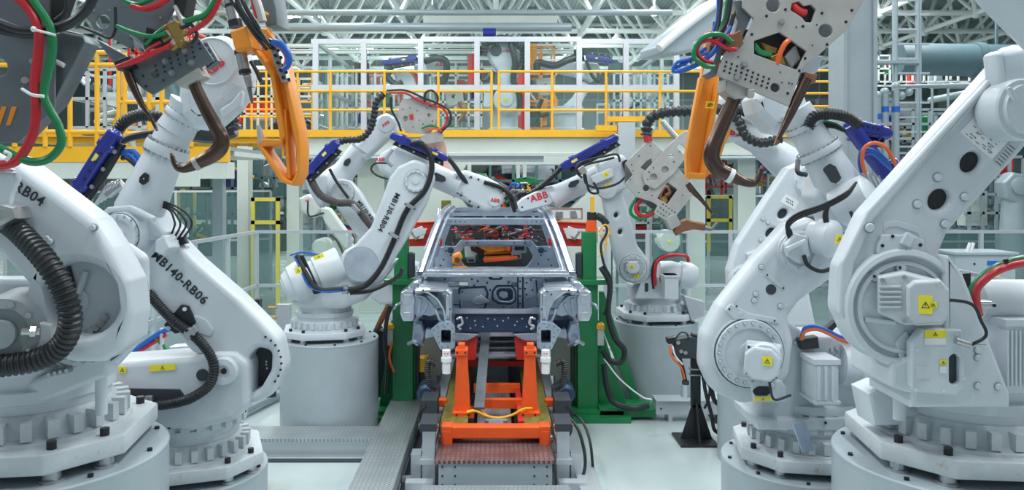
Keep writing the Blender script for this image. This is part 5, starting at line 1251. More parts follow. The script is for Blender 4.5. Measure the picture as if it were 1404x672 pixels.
bolts_on(G4, pl, [(1071, 30), (1020, 88), (1010, 106)], 4, d=.10, h=.02, m='steel', name='cap_screw')
mb = MB('black'); mb.pp(pl, [(1020, 40), (1110, 40), (1100, 92), (1030, 82)], t=.08, d=0, bev=.004)
mb.m('brass').pp(pl, [(1044, 58, 1), (1066, 66, 1), (1064, 74, 1), (1050, 72, 1)], t=.05, d=.05).pp(pl, [(1056, 78, 1), (1072, 70, 1), (1078, 90, 1), (1062, 88, 1)], t=.04, d=.06)
mb.m('plate').pp(pl, [(1076, 78, 1), (1092, 62, 1), (1098, 80, 1), (1086, 94, 1)], t=.05, d=.05); mb.build('transformer', G4, 'dark transformer block inside')
phose(G4, pl, [(1065, 88, .09), (1070, 72, .10), (1078, 58, .10), (1088, 52, .06)], .014, 'orange_cable', rib=0, name='cable')
for k in range(3): phose(G4, pl, [(1035, 60 + 3 * k, .08), (1044, 70 + 2 * k, .09), (1058, 74 + k, .08)], .008, 'green_hose', rib=0, name='cable')
mb = MB('red'); mb.pt(pl, [(1085, 4, .07), (1094, 14, .08), (1104, 18, .07)], .02, 10).m('black').pp(pl, [(1084, 0), (1120, 0), (1116, 32), (1090, 28)], t=.05, d=.05); mb.build('clip', G4)
mb = MB('plate'); mb.pp(pl, [(994, 106, 2), (1030, 118, 2), (1024, 134, 3), (1008, 136, 3), (994, 124, 2)], t=.16, d=.08, bev=.01)
mb.pp(pl, [(1026, 122, 2), (1036, 122, 2), (1034, 134, 2), (1026, 134, 2)], t=.03, d=.12, bev=.004); mb.build('arm_clamp', G4)
tipped(G4, pl, [(1010, 128), (997, 156), (985, 183), (977, 204), (976, 218), (984, 231), (1000, 240), (1020, 249), (1034, 251), (1040, 243), (1044, 232)], [9, 10, 10.5, 11, 11, 10.5, 9.5, 6.5, 5, 4, 3], d=.02, tip=.02, label='bent dark bronze lower arm')
mb = MB('paper'); mb.tube([pl.p(998, 239.5, .02), pl.p(1004, 242.3, .02)], .0405, 20, smooth=False); mb.build('label', G4, 'white tape band')
mb = MB('plate_dark'); mb.pp(pl, [(1088, 96, 2), (1116, 102, 2), (1112, 114, 2), (1086, 110, 2)], t=.14, d=.06, bev=.008); mb.m('copper').pp(pl, [(1104, 98, 2), (1122, 102, 2), (1118, 114, 2), (1102, 110, 2)], t=.1, d=.1, bev=.006); mb.build('electrode_holder', G4)
tipped(G4, pl, [(1106, 108), (1092, 138), (1078, 168), (1066, 192)], [7.5, 7, 5, 3], d=.08, tip=.03, label='tapered dark upper electrode')
mb = MB('white'); mb.pp(pl, [(1098, 78, 3), (1130, 76, 3), (1120, 100, 3), (1100, 100, 3)], t=.1, d=-.12); mb.build('mount', G4)
mb = MB('plate_dark'); mb.pp(pl, [(1008, 0), (1022, 0), (1030, 24), (1012, 64), (990, 74), (982, 104), (974, 98), (984, 66), (1004, 56), (1012, 30)], t=.18, d=.07, bev=.004); mb.m('copper').pp(pl, [(994, 52, 2), (1016, 40, 2), (1020, 60, 2), (1000, 72, 2)], t=.12, d=.12); mb.build('busbar', G4)
for k, (m_, pts, r_) in enumerate((('green_hose', [(1004, 58), (990, 48), (972, 48), (955, 60), (952, 78), (966, 90), (980, 92)], .013), ('red_hose', [(1010, 68), (996, 66), (978, 56), (962, 58), (956, 70), (964, 82), (978, 86)], .010), ('red_hose', [(1006, 48), (996, 50), (984, 56), (976, 62)], .010),
    ('blue_cable', [(1000, 40), (986, 60), (970, 78), (946, 92), (924, 98), (928, 86), (950, 80), (970, 72)], .01), ('blue_cable', [(1002, 36), (984, 66), (962, 86), (934, 98), (926, 94), (940, 86), (968, 66)], .01),
    ('black', [(1006, 20), (1000, 40), (990, 60)], .012), ('black', [(1002, 0), (996, 30), (984, 50)], .012), ('green_hose', [(998, -10), (994, 20), (986, 44)], .008), ('black', [(990, -20), (988, 10), (984, 40), (976, 54)], .01), ('yellow', [(1010, 10), (1002, 30), (996, 46)], .006), ('blue_cable', [(984, -20), (984, 20), (978, 44)], .008),
    ('red_hose', [(1180, 4), (1176, 10), (1170, 14)], .006))): phose(G4, pl, pts, r_, m_, rib=0, d=.13 - .01 * k)
# orange C frame hanging behind it
G4b = thing('clamp_gun', 'orange cast C shaped gun hanging behind the large right weld gun', 'weld gun', P(963, 250, 4.9))
po = Pl(965, 180, 4.9, 10)
mb = MB('orange')
mb.pp(po, [(968, 60), (990, 62), (985, 112, 3), (972, 190), (966, 246, 4), (944, 244, 4), (941, 212, 12), (952, 158, 20), (962, 104)], t=.04, d=.06, bev=.008)
mb.pp(po, [(960, 106), (966, 108), (952, 165, 10), (946, 212, 6), (948, 242), (942, 242), (941, 212), (950, 158)], t=.04, d=.12, bev=.006)
mb.pp(po, [(984, 112), (990, 112), (972, 214), (967, 246), (962, 244)], t=.05, d=.12, bev=.006)
mb.pp(po, [(966, 246), (985, 228, 3), (994, 200, 6), (1002, 184), (1002, 150), (985, 180)], t=.06, d=.05, bev=.008)
mb.pp(po, [(944, 236), (968, 238), (967, 246), (944, 245)], t=.06, d=.13, bev=.006)
mb.build('frame', G4b)
mb = MB('sticker'); mb.pp(po, [(969, 139), (980, 140), (978, 149), (967, 148)], [[(970, 140.5), (978.5, 141.3), (977, 147.5), (968.7, 146.8)]], t=.003, d=.125, bev=.0005); mb.m('ink').pt(po, [(970, 146, .126), (974, 142, .126), (977, 144, .126)], .003); mb.build('label', G4b)
mb = MB('copper'); mb.pp(po, [(976, 40, 2), (998, 34, 2), (994, 66, 2), (974, 74, 2)], t=.12, d=.12, bev=.004); mb.m('black'); [mb.pt(po, [(980 + 4 * k, 30, .16), (976 + 4 * k, 60, .16), (968 + 3 * k, 96, .14)], .01) for k in range(4)]; mb.build('busbar', G4b, 'copper busbar with wires')

# ---- gun of the right middle robot (G5)
G5 = thing('weld_gun', 'light grey drilled spot weld gun tilted beside the right middle robot', 'weld gun', P(910, 300, 8.3))
pl = Pl(905, 250, 8.3)
weldplate(G5, pl, [(857, 224, 3), (891, 190, 2), (908, 206, 2), (944, 246, 8), (950, 268, 3), (919, 306, 2), (896, 292, 4), (902, 282, 3), (894, 277, 3), (872, 270, 2), (857, 252, 2), (868, 240, 3)],
   [[(886, 221, 1), (893, 217, 1), (892, 213, 1), (896, 228, 2), (889, 236, 1), (878, 230, 1)], (886, 258, 4.5), [(901, 272, 1), (915, 250, 1), (929, 260, 1), (915, 280, 1)]],
   [(866, 226), (876, 214), (892, 200), (864, 246), (876, 264), (886, 240), (868, 234, .8), (894, 268), (936, 268), (898, 236, .8)] + grid((902, 290), (3.6, -5), (4, 2.8), 3, 5), t=.022, d=.12, br=.007)
weldplate(G5, pl, [(884, 252, 6), (880, 240, 6), (916, 200, 3), (934, 183, 2), (950, 176, 3), (950, 200, 3), (944, 212, 2), (924, 238, 6), (898, 260, 6)], [(896, 243, 5), (912, 233, 5), (920, 214, 3.6), [(928, 202, 2), (932, 196, 2), (942, 206, 2), (940, 214, 2)]],
   [(888, 246), (890, 236), (896, 230), (924, 222), (932, 208)], t=.022, d=.15, br=.007, name='front_plate')
weldplate(G5, pl, [(857, 224, 3), (891, 190, 2), (908, 206, 2), (950, 268, 3), (919, 306, 2), (872, 270, 2), (857, 252, 2)], [], [], t=.022, d=-.08, name='rear_plate', m='plate_dark')
mb = MB('bronze'); mb.pp(pl, [(902, 272), (914, 252), (928, 262), (914, 280)], t=.03, d=.04); mb.m('copper').pt(pl, [(904, 272, .09), (908, 260, .1), (914, 256, .1), (918, 264, .1), (912, 268, .1)], .018); mb.m('brass').pp(pl, [(904, 274, 1), (912, 268, 1), (916, 276, 1), (908, 282, 1)], t=.05, d=.09).m('sticker').pp(pl, [(868, 224), (872, 222), (880, 234), (876, 236)], t=.02, d=.1); mb.build('transformer', G5)
mb = MB('plate'); mb.pp(pl, [(934, 250, 2), (942, 244, 2), (952, 254, 2), (944, 262, 2)], t=.1, d=.1, bev=.006); mb.pp(pl, [(912, 300, 2), (926, 292, 2), (934, 308, 2), (920, 316, 2)], t=.14, d=.13, bev=.006); mb.build('arm_clamp', G5)
tipped(G5, pl, [(942, 252), (948, 260), (960, 272), (976, 292)], [4.5, 5, 3, 1.6], d=.1, tip=.02, m='bronze', label='thin tapered electrode')
mb = MB('copper'); mb.pp(pl, [(924, 318, 3), (930, 304, 4), (942, 300, 4), (954, 304, 3), (968, 306, 2), (968, 317, 2), (952, 315, 3), (938, 318, 4), (928, 324, 2)], t=.09, d=.12, bev=.02, res=3); mb.build('lower_arm', G5, 'orange copper lower arm')
tipped(G5, pl, [(966, 312), (975, 314), (983, 306)], [3, 2.5, 2], d=.1, m='plate_dark', tip=.02)
for m_, pts, r_ in (('red_hose', [(880, 272), (872, 284), (876, 294), (888, 296), (898, 290)], .022), ('green_hose', [(876, 268), (866, 282), (866, 294), (880, 300), (896, 292)], .018), ('green_hose', [(898, 286), (888, 292), (880, 286)], .014)): phose(G5, pl, pts, r_, m_, rib=0, d=.02)
hose(G5, [pl.p(889, 194, .1), pl.p(886, 178, .1), pl.p(890, 166, .1)], .045, 'red_hose', rib=0); mb = MB('steel'); mb.pt(pl, [(880, 172, .1), (896, 178, .1)], .05); mb.pt(pl, [(908, 166), (928, 190)], .03); mb.build('fitting', G5)

# ---- left gun (G2)
G2 = thing('weld_gun', 'dark grey drilled spot weld gun at the upper left with bronze hook arm', 'weld gun', P(240, 130, 3.3))
pl = Pl(220, 80, 3.3)
weldplate(G2, pl, [(158, 86, 2), (272, 52, 3), (293, 82, 2), (209, 130, 3), (196, 122, 2)], [(212, 102, 6)], grid((213, 90), (10, -5), (1.6, 6.6), 7, 3, 1.5, skip=((6, 2),)) + [(200, 118), (181, 97), (224, 110), (196, 104)], t=.016, d=.06, m='plate_dark', br=.005, dm='bolt')
bolts_on(G2, pl, [(253, 70), (226, 84), (262, 86), (235, 100)], 3.4, d=.06, h=.012, m='steel', name='cap_screw')
weldplate(G2, pl, [(158, 86, 2), (272, 52, 3), (293, 82, 2), (209, 130, 3), (196, 122, 2)], [], [], t=.016, d=-.08, m='plate_dark', name='rear_plate')
weldplate(G2, pl, [(118, 20, 6), (130, -20), (248, -20), (240, 10, 3), (222, 44, 6), (196, 62, 6), (176, 66, 6), (150, 50, 8), (128, 40, 4)], [(141, 29, 9.5)], [(150, 14), (158, 30), (140, 45), (128, 14), (214, 8), (220, 24)], t=.016, d=.03, m='plate_dark', name='upper_plate', br=.005, dm='steel')
mb = MB('plate_dark'); mb.pp(pl, [(277, 58, 1), (284, 57, 1), (299, 83, 1), (283, 95, 1), (276, 74, 1)], t=.05, d=.04); mb.m('steel').dots(pl, [(284, 66), (289, 75), (293, 83), (285, 87)], .006, .006, .04); mb.build('end_block', G2)
mb = MB('plate'); mb.pp(pl, [(238, 112, 2), (272, 90, 2), (279, 104, 2), (262, 114, 2), (247, 120, 3)], t=.09, d=.06, bev=.006); mb.build('arm_clamp', G2)
tipped(G2, pl, [(262, 104), (272, 128), (283, 150), (295, 172), (303, 188), (302, 202), (291, 213), (274, 222), (257, 230), (246, 231), (240, 225), (236, 214)], [8, 8.5, 9, 9.5, 10.5, 11, 10.5, 9, 6.5, 5, 4, 3], d=.02, tip=.012, label='bronze hooked lower arm')
mb = MB('plate'); mb.tube([pl.p(267, 225.5, .02), pl.p(273, 222.5, .02)], .0285, 20, smooth=False); mb.build('label', G2, 'grey tape band')
tipped(G2, pl, [(172, 88), (180, 112), (194, 142), (206, 160), (214, 176)], [5.5, 5.5, 4, 3, 2.2], d=.07, tip=.012, label='tapered dark electrode')
mb = MB('brass'); mb.pp(pl, [(226, 34, 1), (238, 26, 1), (244, 30, 1), (254, 56, 1), (246, 66, 1), (240, 58, 1)], t=.05, d=.1, bev=.004)
for a, b in (((228, 36), (218, 44)), ((234, 50), (224, 56)), ((240, 30), (252, 34)), ((246, 50), (258, 44)), ((244, 62), (236, 68))): mb.pt(pl, [(*a, .09), (*b, .09)], .01)
mb.m('steel').dots(pl, [(236, 30), (249, 56)], .005, .006, .1); mb.build('water_manifold', G2, 'brass water manifold')
for m_, pts, r_ in (('green_hose', [(252, 30), (266, 26), (282, 20), (292, 6), (300, -10)], .016), ('red_hose', [(258, 46), (274, 36), (288, 24), (298, 6), (304, -10)], .014), ('green_hose', [(228, 46), (206, 50), (180, 44), (160, 36)], .013),
    ('red_hose', [(236, 60), (214, 72), (188, 84), (168, 90)], .011), ('red_hose', [(232, 64), (204, 74), (180, 84), (160, 92)], .011), ('green_hose', [(226, 38), (212, 48), (200, 62)], .010), ('red_hose', [(180, 8), (200, 12), (222, 4), (240, -10)], .016), ('green_hose', [(168, 0), (186, 6), (200, 2), (220, -8)], .012),
    ('black', [(158, 10), (158, 40), (150, 52), (134, 46), (110, 36)], .008), ('black', [(262, 60), (270, 48), (262, 34), (250, 38)], .01), ('red_hose', [(220, 58), (206, 66), (198, 74)], .009)): phose(G2, pl, pts, r_ * .78, m_, rib=0, d=.11)
mb = MB('black'); mb.pp(pl, [(200, 36, 2), (226, 44, 2), (214, 60, 2), (196, 62, 2)], t=.1, d=.08); mb.pp(pl, [(154, 84), (176, 76), (184, 92), (160, 96)], t=.06, d=.1); mb.m('galv_light').pp(pl, [(176, 46, 1), (196, 60, 1), (200, 72, 1), (184, 64, 1)], t=.05, d=.09); mb.m('copper').pp(pl, [(240, 16, 1), (248, 14, 1), (258, 36, 1), (252, 38, 1)], t=.03, d=.08); mb.build('terminal_block', G2)
mb = MB('plate_dark'); mb.pp(pl, [(130, 52), (176, 78), (208, 128), (200, 122), (150, 80)], t=.02, d=0); mb.m('black').pp(pl, [(236, -10), (258, -10), (252, 20), (242, 24)], t=.1, d=.1).m('plate').pp(pl, [(236, 8), (240, 6), (254, 34), (248, 36)], t=.08, d=.12); mb.build('side_bracket', G2)

# ---- orange C gun at the left (G3)
G3 = thing('weld_gun', 'orange cast C frame weld gun with steel piston hanging at the upper left', 'weld gun', P(380, 250, 3.85))
po = Pl(380, 150, 3.85, -10)
mb = MB('orange')
mb.pp(po, [(314, 42, 3), (338, 34, 3), (346, 66, 3), (322, 71, 3)], t=.12, d=.14, bev=.012, res=2)
mb.pp(po, [(338, 36, 2), (366, 38, 3), (378, 56, 6), (386, 90, 10), (396, 130, 10), (408, 176, 10), (411, 205, 10), (410, 236, 8), (400, 254, 4), (386, 250, 8), (366, 220, 6), (352, 197, 3), (362, 192, 2), (378, 196, 3), (384, 190, 3), (378, 160, 10), (370, 104, 10), (346, 70, 3)],
      holes=[[(387, 150, 1), (390, 150, 1), (404, 200, 4), (406, 234, 2), (399, 244, 2), (396, 200, 2), (385, 170, 1)], [(366, 197, 1), (388, 199, 2), (393, 236, 2), (388, 240, 2), (364, 202, 1)]], t=.035, d=.05, bev=.01, res=2)
mb.pp(po, [(346, 70), (352, 68), (376, 100, 8), (390, 186), (384, 196), (378, 160, 10), (370, 104, 8)], t=.11, d=.10, bev=.008)
mb.pp(po, [(378, 60), (384, 66), (398, 130), (410, 180), (412, 206), (411, 238), (402, 255), (384, 250), (352, 200), (352, 194), (358, 198), (390, 245), (399, 249), (406, 236), (406, 206), (392, 130)], t=.11, d=.10, bev=.008)
mb.pp(po, [(352, 194), (362, 190), (386, 192), (386, 198), (354, 202)], t=.11, d=.1, bev=.006); mb.pp(po, [(388, 150), (392, 150), (398, 246), (393, 246)], t=.08, d=.08, bev=.005)
mb.build('frame', G3)
mb = MB('steel')
mb.tube([po.p(311, -20, .08), po.p(324, 36, .08)], .030, 24, smooth=False); mb.m('black').tube([po.p(322, 28, .08), po.p(324, 37, .08)], .033, 24, smooth=False); mb.tube([po.p(317, 6, .08), po.p(318, 10, .08)], .032, 24, smooth=False)
mb.m('steel').tube([po.p(330, 70, .08), po.p(336, 98, .08)], .027, 24, smooth=False); mb.m('black').tube([po.p(329.5, 69, .08), po.p(330.5, 74, .08)], .03, 24, smooth=False); mb.tube([po.p(335.5, 96, .08), po.p(336.5, 101, .08)], .029, 24, smooth=False); mb.build('piston', G3, 'steel piston with black bands')
mb = MB('plate_dark'); mb.tube([po.p(337, 100, .08), po.p(342, 122, .08), po.p(346, 142, .08)], lambda t: .016 - .010 * t, 14, smooth=False); mb.m('steel').pp(po, [(334, 104), (342, 102), (345, 118), (338, 120)], t=.05, d=.1); mb.m('plate').tube([po.p(359, 197, .08), po.p(357, 184, .08), po.p(354, 172, .08)], lambda t: .022 - .014 * t, 14, smooth=False); mb.build('electrode', G3)
mb = MB('steel'); mb.pp(po, [(366, 50, 2), (376, 54, 2), (388, 90, 2), (394, 110, 2), (386, 114, 2), (374, 84, 2)], t=.05, d=.14)
for k in range(6):
    for s_ in (0, 1): mb.m('bolt').cyl(po.p(370 + 3.6 * k + 8 * s_, 56 + 10 * k + 3 * s_, .13), po.p(370 + 3.6 * k + 8 * s_, 56 + 10 * k + 3 * s_, .155), .008, n=8)
mb.build('cable_guide', G3)
mb = MB('paper'); mb.pp(po, [(350, 52), (360, 58), (358, 70), (350, 64)], t=.003, d=.054, bev=.0005); mb.build('label', G3, 'white label')
for m_, pts, r_ in (('blue_cable', [(374, 56), (386, 60), (396, 74), (396, 88), (388, 96)], .013), ('orange_cable', [(374, 60), (384, 66), (392, 78), (390, 90)], .008), ('blue_cable', [(372, 58), (386, 66), (394, 80), (392, 92)], .010), ('black', [(320, -10), (332, 16), (352, 44), (370, 62)], .010), ('black', [(328, -10), (340, 16), (358, 44), (372, 66)], .010), ('black', [(310, -10), (330, 20), (348, 46), (366, 68)], .008),
    ('plate', [(348, -10), (356, 14), (360, 30)], .02), ('red_hose', [(346, -5), (350, 14), (354, 24)], .012), ('black', [(344, 84), (352, 98), (358, 112)], .01)): phose(G3, po, pts, r_, m_, rib=0, d=.16)
mb = MB('plate_dark'); mb.pp(po, [(352, -20), (372, -20), (378, 10), (380, 34), (364, 36), (356, 14)], t=.14, d=.04, bev=.01); mb.m('brass').pt(po, [(362, 20, .1), (366, 24, .1)], .02); mb.build('valve_block', G3)
hose(B, [Pl(0, 0, 4.5).p(322, 178), Pl(0, 0, 4.5).p(318, 160, 0), Pl(0, 0, 4.5).p(326, 142), Pl(0, 0, 4.5).p(332, 124), Pl(0, 0, 4.5).p(334, 104)], .04, 'rubber', rib=.04, ribd=.75)
hose(B, [Pl(0, 0, 4.55).p(322, 176), Pl(0, 0, 4.55).p(300, 184), Pl(0, 0, 4.55).p(276, 184), Pl(0, 0, 4.55).p(256, 180)], .05, 'rubber', rib=0)

# ---- nearest gun at the top left corner (G1)
G1 = thing('weld_gun', 'close dark grey weld gun at the top left corner behind red and green hoses', 'weld gun', P(40, 200, 2.6))
pl = Pl(50, 100, 2.6)
weldplate(G1, pl, [(-60, -40), (64, -40), (76, 30, 4), (74, 150, 6), (24, 196, 4), (-60, 196)], [(-2, 92, 12)], [(34, 110, 5), (44, 84, 4), (8, 30, 2)], t=.012, d=.03, m='plate_dark', dm='steel', dh=.012)
mb = MB('plate_dark'); mb.pp(pl, [(76, 46, 3), (84, 44, 3), (114, 50, 3), (117, 58, 3), (74, 140), (20, 196), (6, 190), (64, 120)], t=.09, d=.0, bev=.004); mb.m('steel').pt(pl, [(80, 42, .01), (114, 49, .01)], .006).m('paper').pt(pl, [(76, 84, .005), (88, 90, .005)], .008, 8); mb.build('side_block', G1)
mb = MB('orange'); [mb.pp(pl, [(-6 + 14 * k, 172), (2 + 14 * k, 146), (9 + 14 * k, 146), (0 + 14 * k, 172)], t=.003, d=.033, bev=.0005) for k in range(2)]; mb.build('hazard_stripes', G1, 'orange hazard stripes')
mb = MB('black'); mb.pp(pl, [(84, -30), (104, -30), (84, 26, 4), (66, 40, 6), (66, -30)], t=.05, d=.06, bev=.01); mb.build('cable_boot', G1)
for m_, pts, r_ in (('red_hose', [(-10, -12), (22, -4), (42, 16), (53, 42), (52, 78), (48, 110), (49, 140), (48, 172), (38, 200), (20, 222), (-10, 228)], .0165), ('green_hose', [(34, -14), (52, 10), (68, 36), (72, 66), (66, 100), (60, 128), (68, 150), (80, 172), (84, 196), (72, 214), (52, 222), (30, 218), (-10, 198)], .0145),
    ('rubber', [(134, -16), (118, 14), (96, 32), (66, 40), (30, 42), (-12, 28)], .018), ('rubber', [(90, 34), (60, 46), (30, 48), (-12, 40)], .012), ('rubber', [(92, -14), (90, 14), (76, 28)], .008)): phose(G1, pl, pts, r_ * .9, m_, rib=0, d=.12 if 'hose' in m_ else .09)
mb = MB('paper'); mb.pt(pl, [(44, 40, .145), (60, 44, .145), (76, 48, .14)], .004).pt(pl, [(30, 122, .14), (44, 130, .15), (60, 132, .15)], .005).pt(pl, [(6, 208, .15), (14, 212, .15), (8, 220, .15)], .006); mb.ball(pl.p(46, 40, .15), .009, 6); mb.build('cable_tie', G1, 'white cable ties')
mb = MB('white'); mb.pp(pl, [(-20, 234), (22, 236, 3), (24, 246), (14, 268, 3), (12, 280), (-20, 284)], t=.03, d=.12, bev=.01); mb.pp(pl, [(-20, 226), (18, 232), (20, 240), (-20, 240)], t=.03, d=.1); mb.build('wrist_end', G1)
# =================================================================== CAR BODY
CAR = thing('car_body', 'bare galvanised car body shell on the orange skid, without bonnet or doors', 'car', (0, 9.4, .98))
MX = 2 * VX
def both(name, m, fn, label=None):
    """fn(mb, f) where f mirrors pixel x"""
    for s in (1, -1):
        mb = MB(m); fn(mb, (lambda q, s=s: ((q[0] if s > 0 else MX - q[0]), *q[1:])), s); mb.build(name, CAR, label)
def L(f, pts): return [f(q) for q in pts]
# firewall
pw = Pl(680, 420, 8.35)
mb = MB('navy')  # navy margins under the pressings paint the shade of deeper grooves
mb.pp(pw, [(628, 394, 3), (666, 392, 3), (670, 402, 3), (666, 424, 3), (630, 426, 3)], t=.01, d=.007, bev=.003).pp(pw, [(674, 400, 8), (680, 391, 6), (703, 391, 5), (708, 399, 4), (708, 413, 4), (701, 418, 4), (683, 417, 6), (674, 411, 5)], t=.012, d=.009, bev=.003).pp(pw, [(709, 380), (711, 380), (711, 430), (709, 430)], t=.01, d=.006).pp(pw, [(716, 380), (718, 380), (718, 430), (716, 430)], t=.01, d=.006).pp(pw, [(574, 424), (786, 424), (786, 426), (574, 426)], t=.01, d=.006).pp(pw, [(604, 414, 1), (624, 417, 1), (648, 417, 1), (648, 419, 1), (622, 419, 1), (604, 416, 1)], t=.01, d=.006).pp(pw, [(734, 384, 1), (736, 384, 1), (738, 404, 1), (736, 404, 1)], t=.01, d=.022)
mb.m('galv').pp(pw, [(580, 384, 4), (590, 377, 3), (770, 377, 3), (780, 384, 4), (792, 400, 4), (792, 462, 4), (568, 462, 4), (568, 400, 4)],
      [[(606, 387, 2), (642, 387, 2), (642, 396, 2), (606, 396, 2)], [(700, 388, 3), (712, 388, 3), (712, 394, 3), (700, 394, 3)], (766, 389, 3), (698, 388, 0.1 + 2)], t=.04, d=0, bev=.008)
mb.pp(pw, [(630, 396, 3), (664, 394, 3), (668, 402, 3), (664, 422, 3), (632, 424, 3)], t=.03, d=.02, bev=.012, res=3)
mb.pp(pw, [(676, 400, 8), (682, 393, 6), (702, 393, 5), (706, 400, 4), (706, 412, 4), (700, 416, 4), (684, 415, 6), (676, 410, 5)], [[(680, 401, 6), (685, 396, 5), (700, 396, 3), (703, 400, 3), (703, 410, 3), (698, 413, 3), (685, 412, 5)]], t=.03, d=.024, bev=.008)
mb.pp(pw, [(684, 401, 4), (688, 399, 3), (696, 400, 3), (697, 408, 3), (690, 410, 3), (684, 407, 3)], t=.02, d=.014, bev=.006)
mb.pp(pw, [(711, 380), (716, 380), (716, 430), (711, 430)], t=.02, d=.012); mb.pp(pw, [(716, 424), (762, 418, 6), (762, 423, 6), (716, 430)], t=.02, d=.01)
mb.pp(pw, [(718, 382, 3), (744, 380, 3), (742, 405, 6), (720, 412, 3)], t=.02, d=.014, bev=.008); mb.disc(pw, 755, 408, 20, [(1, -.01), (1, .006), (.85, .02), (.8, .012), (.1, .02)], 28, .01)
mb.pp(pw, [(620, 404, 3), (650, 402, 2), (664, 410, 2), (664, 414, 2), (622, 412, 3)], t=.01, d=.026, bev=.004)
mb.m('navy').dots(pw, [(610, 383), (647, 383), (655, 386), (650, 392), (629, 410), (634, 400), (672, 398), (646, 424), (676, 425), (702, 422), (722, 388), (722, 404), (728, 384), (748, 384), (760, 402), (738, 420), (690, 421), (668, 388), (720, 396), (600, 396), (604, 408), (730, 398), (713, 386), (713, 396), (713, 406), (713, 416), (727, 424), (740, 425)], .011, .006, .02)
mb.pp(pw, [(668, 376, 2), (690, 376, 2), (688, 384, 3), (671, 384, 3)], t=.02, d=.02, bev=.005); mb.build('firewall', CAR)
mb = MB('galv_light'); mb.pp(pw, [(616, 388, 1), (630, 387, 1), (630, 392, 1), (616, 393, 1)], t=.02, d=.03, bev=.004); mb.pp(pw, [(650, 408, 2), (660, 404, 2), (673, 414, 2), (656, 418, 2), (646, 415, 2)], t=.02, d=.04, bev=.005)
mb.pp(pw, [(674, 378, 1), (686, 378, 1), (685, 382, 1), (675, 382, 1)], t=.02, d=.035); mb.build('bracket', CAR) if False else mb.build('firewall_bracket', CAR)
# cowl
pcw = Pl(680, 374, 8.15)
mb = MB('galv_light'); mb.pp(pcw, [(584, 370, 2), (776, 370, 2), (784, 379, 3), (576, 379, 3)], t=.22, d=.04, bev=.01); mb.pp(pcw, [(580, 375), (780, 375), (784, 380), (576, 380)], t=.05, d=.07, bev=.01, res=2); mb.build('cowl', CAR)
# roof header, rails, bows, pillars
phd = Pl(680, 300, 9.0)
mb = MB('galv'); mb.pp(phd, [(607, 301, 3), (612, 299, 2), (748, 299, 2), (753, 301, 3), (756, 309, 2), (604, 309, 2)], t=.10, d=0, bev=.01, res=2)
mb.m('navy').dots(phd, [(618 + 6.5 * k, 304) for k in range(4)] + [(742 - 6.5 * k, 304) for k in range(4)], .008, .004, 0); mb.build('roof_header', CAR)
for y, z in ((9.25, 2.14), (10.0, 2.17), (10.8, 2.15), (11.35, 2.10)):
    MB('galv').bbox(-.58, .58, y - .03, y + .03, z - .02, z + .0).bbox(-.58, .58, y - .04, y - .03, z - .03, z + .01).build('roof_bow', CAR)
def pillar(mb, f, s):
    a = [(-.78 * s, 8.18, 1.56), (-.70 * s, 8.6, 1.86), (-.625 * s, 8.98, 2.09), (-.60 * s, 9.4, 2.15), (-.58 * s, 10.4, 2.17), (-.60 * s, 11.3, 2.10)]
    P0 = catmull(a, 5)
    for i in range(len(P0) - 1): mb.bar(P0[i], P0[i + 1] + (P0[i + 1] - P0[i]) * .12, .065, .055)
    P1 = catmull([(x + .065 * s, y + .02, z - .015) for x, y, z in a], 5)
    mb.tube(P1, .02, 8, smooth=False)
    mb.tube(catmull([(x - .02 * s, y, z + .03) for x, y, z in a], 5), .014, 8, smooth=False)
both('roof_rail', 'pillar_steel', pillar, 'bright windscreen pillar and roof rail')
def inner(mb, f, s):
    mb.tube(catmull([(-.70 * s, 8.3, 1.52), (-.62 * s, 8.7, 1.86), (-.56 * s, 9.0, 2.06)], 5), .014, 8, smooth=False)
    for y, x0 in ((9.75, .78), (10.55, .78)): mb.bar((-x0 * s, y, 1.0), (-x0 * s, y, 1.6), .06, .12).bar((-x0 * s, y, 1.6), (-.60 * s, y + .08, 2.14), .05, .12)
    mb.bar((-.80 * s, 8.3, 1.02), (-.80 * s, 11.3, 1.02), .12, .14)
    mb.bar((-.80 * s, 8.25, 1.05), (-.79 * s, 8.25, 1.55), .08, .10)
    q = Matrix(((0, 0, 1, -.80 * s), (1, 0, 0, 10.9), (0, 1, 0, 1.5), (0, 0, 0, 1)))
    mb.plate(q, fillet([(-.4, -.55, .05), (.5, -.5, .1), (.55, .1, .1), (.5, .62, .1), (.3, .64), (-.1, .15, .1), (-.35, .1, .1)]), t=.05, bev=.01)
both('body_side', 'galv', inner)
# rear bulkhead with opening
pr = Pl(680, 350, 10.5)
mb = MB('galv'); mb.pp(pr, [(600, 341, 3), (612, 337, 3), (624, 338, 3), (632, 329, 3), (728, 329, 3), (736, 338, 3), (748, 337, 3), (760, 341, 3), (766, 372, 3), (594, 372, 3)], [[(637, 338, 4), (723, 338, 4), (732, 352, 8), (722, 366, 6), (638, 366, 6), (628, 352, 8)]], t=.03, d=0, bev=.005)
mb.pp(pr, [(634, 330, 2), (726, 330, 2), (726, 336, 2), (634, 336, 2)], t=.06, d=.03, bev=.006)
mb.m('navy').dots(pr, [(612, 344), (618, 350), (608, 356), (622, 362), (748, 344), (742, 350), (752, 356), (738, 362), (640, 333), (660, 333), (700, 333), (720, 333), (604, 364), (756, 364)], .014, .004, .002).dots(pr, [(640, 333), (655, 333), (705, 333), (720, 333)], .012, .004, .03)
for x in (618, 742): mb.disc(pr, x, 343, 4.5, [(1, 0), (.7, .01), (.1, .012)], 16, .002)
mb.build('rear_bulkhead', CAR)
